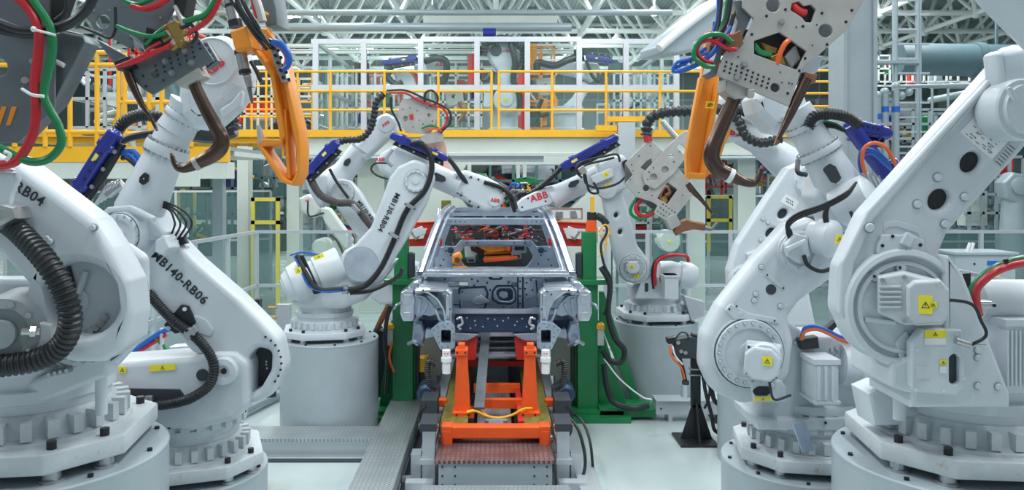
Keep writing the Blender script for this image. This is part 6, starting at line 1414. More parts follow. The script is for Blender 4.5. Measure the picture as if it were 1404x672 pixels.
mb = MB('navy'); mb.bbox(-.78, .78, 8.4, 11.2, 1.0, 1.05); mb.bbox(-.12, .12, 8.4, 10.6, 1.05, 1.2); mb.build('floor_pan', CAR, 'dark floor pan')
mb = MB('galv'); mb.bbox(-.72, .72, 9.2, 9.32, 1.05, 1.16).bbox(-.72, .72, 9.9, 10.0, 1.05, 1.18); mb.build('seat_crossmember', CAR)
# lower crossmember (dark) and shelf
pc = Pl(680, 440, 7.95)
mb = MB('navy'); mb.pp(pc, [(624, 430, 2), (736, 430, 2), (740, 438, 2), (738, 452, 3), (726, 456, 4), (636, 456, 4), (622, 450, 3)], t=.10, d=0, bev=.01, res=2); mb.m('galv_light').dots(pc, [(634, 442), (640, 436), (652, 446), (651, 440), (669, 437), (678, 438), (690, 440), (697, 436), (709, 441), (706, 446), (716, 437), (728, 441), (722, 448), (662, 448), (682, 447), (645, 450)], .010, .006, 0); mb.build('front_crossmember', CAR, 'dark blue grey crossmember')
MB('galv').pp(pc, [(600, 424), (760, 424), (760, 431), (600, 431)], t=.06, d=.04, bev=.01).build('firewall_flange', CAR)
both('floor_rail', 'galv', lambda mb, f, s: mb.pp(pc, L(f, [(622, 456, 2), (660, 458, 2), (640, 468, 3), (622, 468, 2)]), t=.5, d=.0, bev=.01))
# front structure, left side then mirrored
pa = Pl(600, 420, 7.65)
def apron(mb, f, s):
    mb.pp(pa, L(f, [(549, 401, 3), (556, 397, 3), (566, 399, 2), (569, 410, 2), (568, 441, 3), (552, 441, 3), (548, 430, 3)]), t=.28, d=0, bev=.02, res=3)
    mb.pp(pa, L(f, [(553, 404, 2), (564, 404, 2), (564, 416, 2), (553, 418, 2)]), t=.02, d=.012, bev=.006); mb.pp(pa, L(f, [(553, 428, 2), (564, 428, 2), (564, 438, 2), (553, 438, 2)]), t=.02, d=.012, bev=.006)
    mb.pp(pa, L(f, [(556, 396, 3), (566, 386, 4), (578, 384, 4), (572, 400, 3), (560, 402, 3)]), t=.3, d=-.2, bev=.02)
both('outer_apron', 'galv_light', apron)
def tower(mb, f, s):
    mb.pp(pa, L(f, [(566, 397, 3), (590, 395, 4), (614, 397, 4), (620, 402, 2), (620, 442, 2), (609, 442, 2), (606, 426, 8), (598, 412, 10), (584, 402, 10), (570, 404, 2)]), t=.22, d=.05, bev=.025, res=3)
    mb.pp(pa, L(f, [(611, 404, 2), (616, 404, 2), (617, 438, 2), (611, 438, 2)]), t=.03, d=.065, bev=.01)
    mb.pp(pa, L(f, [(572, 393, 2), (612, 396, 2), (612, 400, 2), (574, 399, 2)]), t=.5, d=-.02, bev=.012)
    c = pa.p(*f((590, 398)), -.30); mb.lathe(c, (0, 0, 1), [(.19, -.12), (.18, -.03), (.15, 0), (.07, .005), (.06, -.01), (.01, -.01)], 28)
    mb.m('navy').dots(pa, L(f, [(604, 404), (613, 410), (617, 424), (613, 418), (610, 400), (580, 398)]), .010, .005, .051)
both('strut_tower', 'galv_light', tower)
def arch(mb, f, s):
    mb.pp(pa, L(f, [(568, 404, 2), (582, 406, 6), (594, 418, 8), (600, 432, 4), (590, 434, 3), (582, 432, 3), (572, 436, 3), (568, 430, 2)]), t=.03, d=-.05, bev=.008)
    mb.pp(pa, L(f, [(573, 408), (578, 410), (576, 430), (572, 432)]), t=.03, d=-.03, bev=.006).pp(pa, L(f, [(584, 414), (588, 418), (582, 430), (578, 430)]), t=.03, d=-.03, bev=.006)
    mb.pt(pa, [f(q) for q in [(597, 424, .05), (600, 432, .06), (604, 440, .06), (610, 442, .02)]], .012); mb.pt(pa, [f(q) for q in [(549, 416, 0), (544, 418, .05), (540, 424, .05)]], .012)
both('inner_arch', 'galv', arch)
pb_ = Pl(608, 460, 7.42)
def bplate(mb, f, s):
    mb.pp(pb_, L(f, [(590, 452, 2), (602, 442, 3), (618, 441, 3), (624, 448, 3), (624, 476, 4), (618, 480, 3), (604, 480, 3), (599, 470, 2)]), [L(f, [(605, 453, 2), (618, 453, 2), (618, 470, 2), (605, 470, 2)])], t=.02, d=0, bev=.004)
    mb.pp(pb_, L(f, [(603, 451, 2), (620, 451, 2), (620, 472, 2), (603, 472, 2)]), [L(f, [(605, 453, 2), (618, 453, 2), (618, 470, 2), (605, 470, 2)])], t=.9, d=-.01, bev=.004)
    mb.m('navy').dots(pb_, L(f, [(595, 453), (600, 448), (607, 446), (614, 444), (610, 449), (621, 450), (622, 458), (622, 466), (601, 462), (602, 470), (606, 476), (614, 476), (600, 456)]), .006, .004, 0)
both('bumper_mount', 'galv', bplate, 'blue grey drilled end plate')
def lower(mb, f, s):
    mb.pp(pa, L(f, [(566, 444, 2), (578, 442, 2), (584, 458, 3), (580, 472, 3), (572, 476, 3), (564, 470, 2)]), t=.12, d=-.30, bev=.02, res=2)
    mb.pp(pa, L(f, [(584, 450, 2), (600, 456, 2), (598, 462, 2), (582, 466, 3)]), t=.1, d=-.2, bev=.01)
    mb.pt(pa, [f(q) for q in [(560, 472, -.2), (570, 468, -.15), (580, 474, -.2)]], .02); mb.m('navy').pp(pa, L(f, [(574, 438), (604, 440), (604, 456), (584, 460), (574, 452)]), t=.05, d=-.45)
both('suspension_mount', 'galv', lower)
mb = MB('steel'); mb.m('galv_light')
both('radiator_hook', 'galv_light', lambda mb, f, s: mb.pt(pb_, [f(q) for q in [(626, 438, -.1), (632, 436, -.1), (634, 444, -.1), (628, 448, -.1), (632, 452, -.1)]], .012, 6))

# tooling inside and behind the car
T = thing('weld_tool', 'orange and brown tooling with red and blue hoses seen through the open windscreen', 'tool', (0, 11.9, 1.1))
pt_ = Pl(680, 340, 11.7)
mb = MB('bronze'); mb.pp(pt_, [(642, 326, 2), (700, 324, 2), (702, 352, 2), (676, 356, 2), (646, 344, 2)], t=.2, bev=.01); mb.m('copper').pp(pt_, [(660, 334), (700, 334), (702, 342), (668, 346)], t=.3, d=.1); mb.m('orange').pp(pt_, [(664, 346), (706, 344), (706, 347), (664, 349)], t=.2, d=.1).pp(pt_, [(664, 352), (706, 350), (706, 354), (664, 356)], t=.2, d=.1); mb.build('clamp_plate', T)
mb = MB('orange'); mb.pp(pt_, [(650, 340), (666, 330), (700, 334), (700, 342), (670, 346), (652, 336)], t=.05, d=.2); mb.build('copper_plate', T)
mb = MB('orange_red'); mb.pp(pt_, [(662, 355), (710, 352), (710, 356), (664, 360)], t=.1, d=.4); mb.pp(pt_, [(694, 326), (698, 326), (699, 344), (695, 344)], t=.1, d=.3); mb.build('orange_bar', T)
pn = Pl(625, 350, 10.2)
MB('orange').pp(pn, [(620, 350, 3), (630, 346, 3), (634, 354, 3), (628, 364, 3), (620, 362, 3)], t=.2, bev=.03).m('copper').disc(pn, 627, 356, 4, [(1, 0), (.8, .02)], 12).m('orange').pp(pn, [(620, 366, 3), (640, 366, 3), (644, 371), (622, 372)], t=.1).build('cast_knob', T)
mb = MB('dark'); mb.pp(Pl(680, 330, 12.1), [(606, 296), (756, 296), (766, 372), (596, 372)], t=.05); mb.build('dark_backing', T)  # added dark sheet, stands in for the shaded depth behind the bulkhead
mb = MB('paper'); mb.pp(Pl(680, 330, 11.9), [(636, 332, 2), (652, 332, 2), (654, 350, 2), (638, 354, 2)], t=.05); mb.m('green').pp(Pl(680, 330, 11.95), [(632, 326), (656, 326), (656, 356), (632, 356)], t=.05); mb.build('white_cover', T)
random.seed(11)
for k in range(44):
    m_ = random.choice(('red_hose', 'red_hose', 'blue_cable', 'bronze', 'black', 'black', 'black', 'steel', 'plate_dark', 'orange_cable', 'plate_dark', 'steel')); x = random.uniform(612, 748); y = random.uniform(306, 328)
    pts = [(x, y, random.uniform(0, .4))]
    for j in range(3): pts.append((pts[-1][0] + random.uniform(-12, 12), pts[-1][1] + random.uniform(-4, 6), random.uniform(0, .4)))
    phose(T, pt_, pts, random.uniform(.010, .018), m_, rib=0, n=6, d=.1)
mb = MB('steel')
for x, y, w_, h_ in ((668, 316, 8, 14), (690, 312, 6, 16), (694, 308, 4, 24), (664, 306, 5, 24), (712, 336, 20, 22), (722, 330, 10, 14), (646, 356, 12, 8), (708, 350, 14, 10)):
    MB('steel').pp(pt_, [(x - w_ / 2, y - h_ / 2, 1), (x + w_ / 2, y - h_ / 2, 1), (x + w_ / 2, y + h_ / 2, 1), (x - w_ / 2, y + h_ / 2, 1)], t=.15, d=.25, bev=.01).m('black').pp(pt_, [(x - w_ / 3, y), (x + w_ / 3, y), (x + w_ / 3, y + h_ / 3), (x - w_ / 3, y + h_ / 3)], t=.02, d=.26).build('clamp', T)
MB('orange_red').pp(pt_, [(677, 314), (682, 314), (682, 326), (677, 326)], t=.1, d=.3).build('sensor', T)
MB('red').pp(pt_, [(678, 303), (706, 301), (704, 306), (680, 308)], t=.1, d=.2).pp(pt_, [(718, 308), (723, 308), (724, 322), (717, 326)], t=.1, d=.2).build('red_bracket', T)
# things over the roof
W = thing('roof_gripper', 'cluster of green, yellow and blue fittings above the car roof under the portal', 'gripper', P(720, 280, 12.2))
pg = Pl(700, 250, 12.2)
mb = MB('green'); mb.pp(pg, [(706, 244, 1), (724, 242, 1), (740, 246, 1), (740, 252, 1), (706, 252, 1)], t=.3, bev=.01); mb.pt(pg, [(652, 242), (664, 243), (668, 252)], .05); mb.build('green_bar', W)
mb = MB('yellow'); mb.pp(pg, [(715, 254, 1), (728, 252, 1), (728, 262, 1), (716, 262, 1)], t=.2, d=.1); mb.pp(pg, [(656, 240), (661, 240), (661, 252), (656, 252)], t=.1); mb.build('yellow_bracket', W)
mb = MB('cream'); mb.pp(pg, [(708, 222), (713, 222), (713, 246), (708, 246)], t=.1); mb.build('hanger', W)
mb = MB('cream'); mb.pp(pg, [(717, 222), (722, 222), (722, 246), (717, 246)], t=.1); mb.build('hanger', W)
mb = MB('cream'); mb.pp(pg, [(641, 224), (646, 224), (646, 246), (641, 246)], t=.1); mb.build('hanger', W)
mb = MB('plate_dark'); mb.pp(pg, [(628, 286), (740, 286), (740, 296), (628, 296)], t=.4, d=.2); mb.pp(pg, [(696, 262), (716, 260), (722, 284), (700, 286)], t=.3, d=.1); mb.build('frame', W)
MB('orange_red').lathe(pg.p(690, 288, .4), (0, 0, 1), [(.05, 0), (.045, .02), (.03, .12), (.015, .22)], 12).build('marker_cone', W)
random.seed(5)
for k in range(26):
    m_ = random.choice(('green_hose', 'blue_cable', 'black', 'black', 'steel', 'red_hose', 'plate')); x = random.choice((random.uniform(630, 735), random.uniform(690, 730))); y = random.uniform(250, 290)
    pts = [(x, y, random.uniform(0, .3))]
    for j in range(3): pts.append((pts[-1][0] + random.uniform(-10, 10), pts[-1][1] + random.uniform(-4, 8), random.uniform(0, .3)))
    phose(W, pg, pts, random.uniform(.012, .035), m_, rib=0, n=6, d=.3)

# =================================================================== SKID, CONVEYOR
SK = thing('transport_skid', 'bright orange red welded skid frame carrying the car body', 'skid', (0, 7.4, .33))
ps = Pl(680, 590, 6.62)
MB('orange_red').pp(ps, [(606, 586, 1), (754, 586, 1), (754, 602, 1), (606, 602, 1)], t=.12, bev=.008).build('front_beam', SK)
def skid(x): return (x - 680)
for s in (1, -1):
    f = (lambda q, s=s: ((q[0] if s > 0 else MX - q[0]), *q[1:]))
    mb = MB('orange_red'); mb.pp(ps, L(f, [(605, 585, 1), (620, 585, 1), (620, 616, 1), (605, 616, 1)]), t=.14, d=.01, bev=.006); mb.pp(ps, L(f, [(607, 592), (617, 592), (617, 612), (607, 612)]), t=.01, d=.018, bev=.002); mb.build('foot', SK)
    mb = MB('orange_red'); mb.bbox(-.44 * s, -.36 * s, 6.7, 10.8, .34, .44); mb.build('side_rail', SK)
    mb = MB('olive'); mb.bbox(-.47 * s, -.24 * s, 6.66, 7.06, .445, .46).bbox(-.47 * s, -.38 * s, 7.06, 9.8, .445, .455).bbox(-.33 * s, -.26 * s, 7.06, 9.0, .445, .452); mb.build('greasy_plate', SK, 'greasy yellow brown plate')
    pcn = Pl(640, 520, 7.0)
    mb = MB('orange_red'); mb.pp(pcn, L(f, [(626, 487, 1), (640, 487, 1), (645, 572, 1), (622, 572, 1)]), t=.12, bev=.006); mb.pp(pcn, L(f, [(620, 566, 1), (650, 566, 1), (650, 574, 1), (620, 574, 1)]), t=.22, d=.05, bev=.005)
    mb.pp(pcn, L(f, [(624, 480, 1), (641, 480, 1), (641, 488, 1), (624, 488, 1)]), t=.16, d=.02, bev=.005); mb.pp(pcn, L(f, [(628, 472), (637, 472), (638, 482), (627, 482)]), t=.1); mb.m('bolt').dots(pcn, L(f, [(627, 484), (638, 484), (626, 569), (643, 569)]), .01, .006, .05); mb.build('upright', SK)
    mb = MB('red'); mb.pp(Pl(640, 520, 8.0), L(f, [(632, 462, 1), (655, 462, 1), (652, 494, 1), (636, 494, 1)]), t=.12, bev=.006); mb.build('rear_upright', SK)
    mb = MB('orange_red'); mb.pp(Pl(640, 550, 7.35), L(f, [(592, 549), (612, 549), (612, 558), (592, 558)]), t=.1); mb.build('side_lug', SK)
    mb = MB('paper'); mb.tube([pcn.p(*f((612, 512)), .1), pcn.p(*f((612, 480)), .1)], .035, 16, smooth=False); mb.tube([pcn.p(*f((612, 496)), .1), pcn.p(*f((612, 490)), .1)], .045, 16, smooth=False); mb.m('red').dots(pcn, L(f, [(610, 485), (614, 485)]), .006, .004, .14); mb.build('locating_pin', SK, 'white locating pin')
for (y, z, a, b) in ((8.6, .56, -.42, .42), (7.9, .46, -.22, .24), (7.35, .46, -.16, .24)): MB('red' if y > 8 else 'orange_red').bbox(a, b, y, y + .08, z - .05, z + .03).build('cross_beam', SK)
MB('red').bbox(.19, .24, 6.8, 8.0, .42, .46).build('cross_beam', SK)
MB('red').bbox(-.42, .42, 9.4, 9.5, .50, .62).build('cross_beam', SK)
phose(SK, Pl(680, 560, 6.95), [(640, 566), (652, 564), (666, 570), (682, 573), (700, 570), (718, 561), (730, 560)], .011, 'yellow', rib=0, name='cable', label='yellow cable')
phose(SK, Pl(680, 560, 6.98), [(640, 564), (656, 562), (672, 572), (690, 574), (722, 562)], .008, 'yellow', rib=0, name='cable', label='yellow cable')
mb = MB('plate_dark'); mb.bar(P(657, 560, 6.95), P(666, 456, 8.3), .09, .02); mb.build('strap', SK, 'dark grey slanted strip')
mb = MB('galv'); mb.pp(Pl(680, 580, 6.9), [(665, 576, 1), (696, 576, 1), (696, 583, 1), (665, 583, 1)], t=.1); mb.pp(Pl(680, 580, 6.85), [(670, 580), (690, 580), (690, 586), (670, 586)], t=.1); mb.build('stop_bracket', SK)

CV = thing('conveyor', 'low steel roller conveyor running back under the car', 'conveyor', (0, 8.5, 0))
MB('tread_rust').bbox(-.48, .46, 6.22, 7.1, .30, .325).build('tread_plate', CV, 'rusty checker plate'); MB('tread').bbox(-.17, .14, 7.1, 11.5, .30, .32).build('tread_plate', CV)
MB('dark').bbox(-.42, .42, 7.1, 11.5, .1, .2).build('trough', CV)
mb = MB('pedestal'); mb.bbox(-.45, .44, 6.24, 6.28, .10, .30); mb.m('bolt')
for x in (-.42, -.32, .3, .4):
    for z in (.27, .2, .13): mb.cyl((x, 6.245, z), (x, 6.23, z), .007, n=6)
mb.build('front_cover', CV, 'grey front cover plate')
MB('tread').bbox(-.56, .56, 5.3, 6.1, .15, .18).build('tread_plate', CV)
MB('pedestal').bbox(-.54, .54, 5.32, 6.08, 0, .15).build('front_base', CV)
for s in (-1, 1):
    f = (lambda q, s=s: ((q[0] if s < 0 else MX - q[0]), *q[1:]))
    mb = MB('alu'); mb.bbox(.50 * s, .60 * s, 6.5, 6.62, 0, .48).bbox(.50 * s, .60 * s, 6.62, 11.5, .30, .36).bbox(.49 * s, .62 * s, 6.48, 6.64, .2, .24).bbox(.5 * s, .72 * s, 6.3, 6.4, 0, .12); mb.build('side_frame', CV)
    mb = MB('dark'); mb.bbox(.48 * s, .62 * s, 6.45, 6.75, .48, .54).bbox(.52 * s, .66 * s, 7.0, 7.3, .40, .58).bbox(.55 * s, .72 * s, 7.6, 7.9, .36, .5); mb.m('brass').cyl((.47 * s, 6.5, .51), (.63 * s, 6.5, .51), .02, n=8); mb.build('drive_unit', CV, 'dark drive unit')
    for k in range(14): MB('steel').cyl((.42 * s, 6.9 + .33 * k, .28), (.5 * s, 6.9 + .33 * k, .28), .035, n=12).build('roller', CV)
    mb = MB('navy'); mb.lathe((.66 * s, 7.5, .50), (0, 1, 0), [(.06, 0), (.09, .02), (.09, .26), (.07, .3)], 20); mb.build('gear_motor', CV, 'dark blue motor')
    phose(CV, Pl(600, 520, 7.4), L(f, [(598, 500), (588, 496), (586, 510), (590, 528), (598, 532)]), .03, 'rubber', rib=.02); phose(CV, Pl(600, 560, 7.0), L(f, [(584, 556), (576, 566), (577, 590), (582, 600), (588, 600)]), .012, 'black', rib=0, name='cable')
    mb = MB('green_hose' if s > 0 else 'alu'); mb.pp(Pl(600, 560, 7.2), L(f, [(590, 566, 1), (598, 566, 1), (598, 580, 1), (590, 580, 1)]), t=.1) if s < 0 else [mb.ball(P(768 + 5 * (k % 4), 536 + 5 * (k // 4), 7.7), .03, 5) for k in range(10)]; mb.build('hose_fitting', CV) if s < 0 else mb.build('valve_cluster', CV, 'green valve cluster')
    mb = MB('alu'); mb.bbox(.62 * s, .7 * s, 6.55, 6.7, .0, .26).bbox(.6 * s, .78 * s, 6.6, 6.66, .0, .05).bbox(.62 * s, .66 * s, 6.7, 8.4, .1, .16); mb.build('support_bracket', CV)
mb = MB('wood'); mb.bbox(-.50, -.38, 5.6, 5.75, .18, .2); mb.build('wooden_pad', CV); MB('wood').bbox(.36, .48, 5.6, 5.75, .18, .2).build('wooden_pad', CV)
hose(CV, [(.62, 6.8, .5), (.70, 6.7, .40), (.74, 6.6, .2), (.70, 6.5, .05), (.66, 6.3, .02)], .014, 'black', rib=0, name='cable'); hose(CV, [(.6, 7.2, .45), (.74, 7.0, .42), (.80, 6.8, .3), (.82, 6.7, .05)], .012, 'black', rib=0, name='cable')
for k in range(5): MB('galv_light').cyl((-.55 , 8.3 + .55 * k, .70 - .04 * k), (.55, 8.3 + .55 * k, .70 - .04 * k), .04, n=10).m('bronze').cyl((-.2, 8.5 + .5 * k, .62), (.3, 8.5 + .5 * k, .62), .03, n=8).build('cross_shaft', CV)

# white boards left and right of the skid
for s, lb in ((-1, 'left'), (1, 'right')):
    x0, x1 = sorted((.62 * s, 1.0 * s)); MB('cream').bbox(x0, x1, 9.0, 9.05, .32, .80).bbox(x0, x1, 9.05, 9.5, .30, .34).bbox(x0 + .05, x1 - .05, 9.0, 9.3, 0, .32).top('floor_cabinet', 'pale cabinet between the green %s post and the conveyor' % lb, 'cabinet')

# =================================================================== GREEN CLAMP TOWERS
def tower_(side):
    s = 1 if side == 'left' else -1
    f = (lambda q: ((q[0] if s > 0 else MX - 2 - q[0]), *q[1:]))
    g = thing('clamp_tower', 'green steel tower at the %s of the car with red arm on top' % side, 'fixture', P(*f((550, 575)), 8.5) * V3(1, 1, 0))
    p = Pl(680, 450, 8.45)
    MB('green').pp(p, L(f, [(540, 318, 1), (559, 318, 1), (559, 388, 1), (540, 388, 1)]), t=.16, bev=.005).build('upper_post', g)
    MB('green').pp(p, L(f, [(526, 384, 1), (572, 384, 1), (572, 391, 1), (526, 391, 1)]), t=.34, d=.06, bev=.005).pp(p, L(f, [(560, 388), (572, 388), (564, 410)]), t=.03).build('ledge', g)
    MB('green').pp(p, L(f, [(538, 390, 1), (566, 390, 1), (566, 574, 1), (538, 574, 1)]), t=.22, bev=.006).build('lower_post', g)
    b = MB('green'); c = P(*f((552, 575)), 8.5); b.bbox(c.x - .42, c.x + .42, 8.25, 9.2, 0, .06).bbox(c.x - .36, c.x + .36, 8.35, 9.1, .06, .1); b.build('base_plate', g)
    MB('green').pp(p, L(f, [(538, 440), (536, 440), (498 if s < 0 else 520, 556), (498 if s < 0 else 520, 566), (538, 566)]), t=.04, d=-.1).build('gusset', g)
    MB('dark').pp(p, L(f, [(560, 346, 2), (568, 348, 2), (568, 380, 2), (560, 382, 2)]), t=.1, bev=.01).build('counterweight', g, 'dark block')
    MB('green').pp(p, L(f, [(566, 392), (570, 392), (570, 560), (566, 560)]), t=.05, d=-.1).m('rubber').pp(p, L(f, [(570, 400), (575, 400), (575, 556), (570, 556)]), t=.1, d=-.12).build('guide_rail', g)
    q = Pl(580, 310, 9.0)
    MB('red').pp(q, L(f, [(552, 306, 1), (606, 304, 1), (606, 312, 1), (552, 314, 1)]), t=.08, bev=.005).m('orange_red').pp(q, L(f, [(552, 305), (606, 303), (606, 305), (552, 307)]), t=.14, d=.02).build('upper_arm', g, 'red upper arm')
    MB('red').pp(q, L(f, [(552, 328, 1), (606, 327, 1), (606, 337, 1), (552, 338, 1)]), t=.08, bev=.005).pp(q, L(f, [(586, 312), (592, 312), (586, 328), (580, 328)]), t=.05).build('lower_arm', g, 'red lower arm')
    MB('paper').pp(q, L(f, [(564, 316, 1), (578, 310, 1), (584, 320, 1), (570, 326, 1)]), t=.05, d=.06, bev=.004).m('plate').pp(q, L(f, [(561, 318), (566, 316), (576, 324), (570, 330)]), t=.05, d=.05).build('pad', g, 'pale tilted pad')
    MB('yellow').pp(p, L(f, [(529, 445, 1), (540, 445, 1), (540, 452, 1), (529, 452, 1)]), t=.16, d=.02).m('cream').pp(p, L(f, [(530, 452), (539, 452), (539, 474), (530, 474)]), t=.14, d=.0).build('junction_box', g, 'small box with yellow lid')
    return g, p, f
g, p, f = tower_('left')
phose(g, p, [(536, 420, .1), (530, 440, .12), (528, 470, .1), (532, 500, .1), (530, 540, .05)], .022, 'rubber', rib=0); phose(g, p, [(538, 468, .15), (534, 490, .16), (540, 510, .15)], .012, 'orange_cable', rib=0, name='cable')
MB('dark').pp(Pl(520, 470, 8.7), [(518, 455), (528, 455), (528, 545), (518, 545)], t=.2).build('cable_duct', g); mb = MB('copper'); mb.pt(Pl(520, 430, 8.6), [(512, 462), (524, 436), (534, 418)], .03); mb.m('black').pt(Pl(520, 430, 8.58), [(514, 468), (520, 452)], .05); mb.build('hose_end', g)
MB('yellow').bbox(-.92, -.74, 8.6, 8.85, .45, .58).m('black').bbox(-.92, -.76, 8.62, 8.85, .2, .45).top('tool_box', 'small yellow topped box beside the left green post', 'box')
g, p, f = tower_('right')
for pts, r_ in (([(828, 300, .1), (832, 318, .12), (824, 336, .12), (828, 362, .12), (838, 384, .12), (836, 410, .1), (828, 432, .1)], .014), ([(824, 366, .1), (836, 390, .12), (834, 430, .12), (842, 462, .12), (856, 480, .12), (852, 496, .12), (836, 494, .1), (826, 480, .1)], .03), ([(828, 500, .1), (832, 530, .1), (842, 552, .12), (870, 560, .14), (890, 556, .14)], .03)): phose(g, p, pts, r_, 'rubber', rib=0)
for pts in ([(820, 318, .12), (830, 308, .12), (836, 320, .12), (824, 334, .12)], [(822, 322, .12), (832, 330, .12), (828, 344, .12), (820, 352, .12)]): phose(g, p, pts, .009, 'yellow', rib=0, name='cable')
phose(g, p, [(828, 492, .1), (850, 520, .2), (880, 544, .2), (894, 548, .2)], .008, 'paper', rib=0, name='cable')
MB('yellow').pp(p, [(810, 269, 1), (815, 269, 1), (815, 292, 1), (810, 292, 1)], t=.06).m('black').pp(p, [(806, 291, 1), (818, 291, 1), (818, 302, 1), (806, 302, 1)], t=.1).pt(p, [(818, 296, 0), (826, 300, 0), (832, 308, 0)], .04).m('orange_red').pp(p, [(806, 302), (818, 302), (818, 318), (804, 318)], t=.12).build('beacon', g, 'yellow rod in a black socket')
MB('paper').pp(p, [(820, 312, 1), (835, 312, 1), (835, 334, 1), (820, 334, 1)], t=.1, d=.04, bev=.005).m('cream').pp(p, [(823, 320), (832, 320), (832, 330), (823, 330)], t=.01, d=.045).m('red').dots(p, [(828, 316)], .01, .004, .04).build('control_box', g, 'white control box')
MB('green').pp(p, [(822, 560), (900, 562), (900, 572), (822, 574)], t=.4, d=.1).pp(p, [(822, 400), (828, 400), (880, 556), (872, 562), (822, 440)], t=.08, d=-.3).build('base_arm', g)

mb = MB('wood'); pq = Pl(770, 300, 10.2)
mb.pp(pq, [(750, 285), (799, 285), (799, 301), (750, 301)], [[(751.5, 286.5), (797.5, 286.5), (797.5, 299.5), (751.5, 299.5)]], t=.05); mb.m('paper').pp(pq, [(751, 286), (798, 286), (798, 300), (751, 300)], t=.01, d=-.02); mb.m('steel').pp(pq, [(762, 290), (772, 290), (772, 298), (762, 298)], t=.03, d=0).pp(pq, [(782, 289), (790, 289), (792, 298), (782, 298)], t=.03, d=0); ob = mb.top('wooden_tray', 'shallow wooden framed tray of parts behind the car roof on the right', 'tray')
# =================================================================== FLOOR THINGS AT THE RIGHT
S_ = thing('sensor_stand', 'black stand with splayed base holding a camera box beside the right robots', 'stand', P(954, 604, 7.7) * V3(1, 1, 0))
p = Pl(954, 560, 7.7); c = p.p(954, 0)
MB('black').bbox(c.x - .19, c.x + .17, 7.5, 7.9, 0, .02).build('base_plate', S_)
mb = MB('black'); mb.pp(p, [(949, 555), (961, 555), (978, 606), (932, 606)], t=.02, bev=.003); mb.bar((c.x + .01, 7.5, .02), (c.x + .01, 7.5, .03), .01); 
q = Matrix(((0, 0, 1, c.x), (1, 0, 0, 7.7), (0, 1, 0, 0), (0, 0, 0, 1))); mb.plate(q, [(-.04, .38), (.04, .38), (.17, .02), (-.17, .02)], t=.02, bev=.003); mb.build('gusset', S_)
MB('black').pp(p, [(949, 490, 1), (961, 490, 1), (961, 560, 1), (949, 560, 1)], t=.08).m('steel').pp(p, [(947, 506), (963, 506), (963, 508), (947, 508)], t=.1, d=.01).pp(p, [(947, 514), (963, 514), (963, 516), (947, 516)], t=.1, d=.01).build('mast', S_)
MB('dark').pp(p, [(926, 466, 2), (948, 462, 2), (964, 466, 2), (962, 492, 2), (926, 492, 2)], t=.14, d=.06, bev=.008).m('black').pp(p, [(914, 464, 2), (928, 462, 2), (928, 472, 2), (916, 472, 2)], t=.08, d=.04).pp(p, [(950, 458, 2), (966, 462, 2), (966, 476, 2), (950, 476, 2)], t=.1, d=.04).m('steel').dots(p, [(934, 482), (940, 484), (930, 470)], .02, .01, .06).build('camera_box', S_)
MB('alu').cyl(p.p(940, 544, .08), p.p(940, 527, .08), .045, n=16).m('dark').cyl(p.p(940, 527, .08), p.p(940, 522, .08), .035, n=16).build('lens', S_)
for pts, m_, r_ in (([(918, 474, .1), (922, 490, .12), (934, 504, .12), (939, 520, .1)], 'orange_cable', .010), ([(922, 474, .1), (926, 488, .12), (936, 500, .12)], 'paper', .008), ([(932, 492, .06), (936, 506, .08), (940, 524, .08)], 'black', .02), ([(926, 464, .1), (934, 456, .1), (942, 458, .1), (944, 466, .1)], 'black', .008), ([(962, 510, .02), (974, 530, .04), (980, 550, .04), (990, 556, .0)], 'black', .022), ([(964, 516, .02), (968, 540, .05), (976, 570, .05), (980, 590, .05), (996, 598, 0)], 'black', .018), ([(960, 500, .03), (972, 520, .06), (972, 546, .06), (966, 560, .03)], 'black', .012)):
    phose(S_, p, pts, r_, m_, rib=0, n=8, name='cable')
t = thing('cable_trunking', 'pale grey box trunking lying on the floor behind the black stand', 'trunking', P(920, 555, 8.6) * V3(1, 1, 0))
x0, x1 = P(897, 0, 8.4).x, P(985, 0, 8.4).x
MB('alu').bbox(x0, x1, 8.3, 8.5, .08, .22).bbox(x0, x1, 8.28, 8.52, .215, .225).m('bolt').cyl((x0 + .05, 8.3, .14), (x0 + .05, 8.29, .14), .01, n=8).build('box', t)
for x in (x0 + .15, x0 + .5): MB('alu').bbox(x - .02, x + .02, 8.3, 8.5, 0, .08).build('foot', t)
t = thing('socket_box', 'small pale socket box on the floor beside the stand cables', 'box', P(992, 600, 7.7) * V3(1, 1, 0)); x0 = P(988, 0, 7.7).x
MB('alu').bbox(x0, x0 + .14, 7.6, 7.8, 0, .22).m('bolt').dots(Pl(992, 595, 7.6), [(991, 590), (996, 590), (991, 597), (996, 597)], .01, .004, 0).build('box', t); MB('dark').bbox(x0 + .02, x0 + .12, 7.62, 7.78, .22, .225).build('lid', t)
t = thing('gusseted_stand', 'second black splayed stand half hidden behind the pedestal at the right', 'stand', P(1000, 565, 8.4) * V3(1, 1, 0)); x0 = P(1002, 0, 8.4).x
p2 = Pl(1000, 520, 8.4); MB('black').pp(p2, [(996, 470), (1006, 470), (1006, 520), (1022, 572), (982, 572), (996, 520)], t=.03).build('gusset', t); MB('black').bbox(x0 - .2, x0 + .2, 8.25, 8.6, 0, .02).build('base_plate', t)
t = thing('control_cabinet', 'grey control cabinet with blue badge on a rail behind the front right robot', 'cabinet', P(1340, 0, 10.2) * V3(1, 1, 0))
p3 = Pl(1350, 365, 10.0); a, b = p3.p(1330, 0).x, p3.p(1392, 0).x
MB('pedestal').bbox(a, b, 10.0, 10.5, 1.0, zz(349, 10)).bbox(a - .18, a, 10.0, 10.5, 1.0, zz(349, 10)).bbox(a - .2, b + .03, 9.97, 10.53, zz(349, 10), zz(346, 10)).build('housing', t)
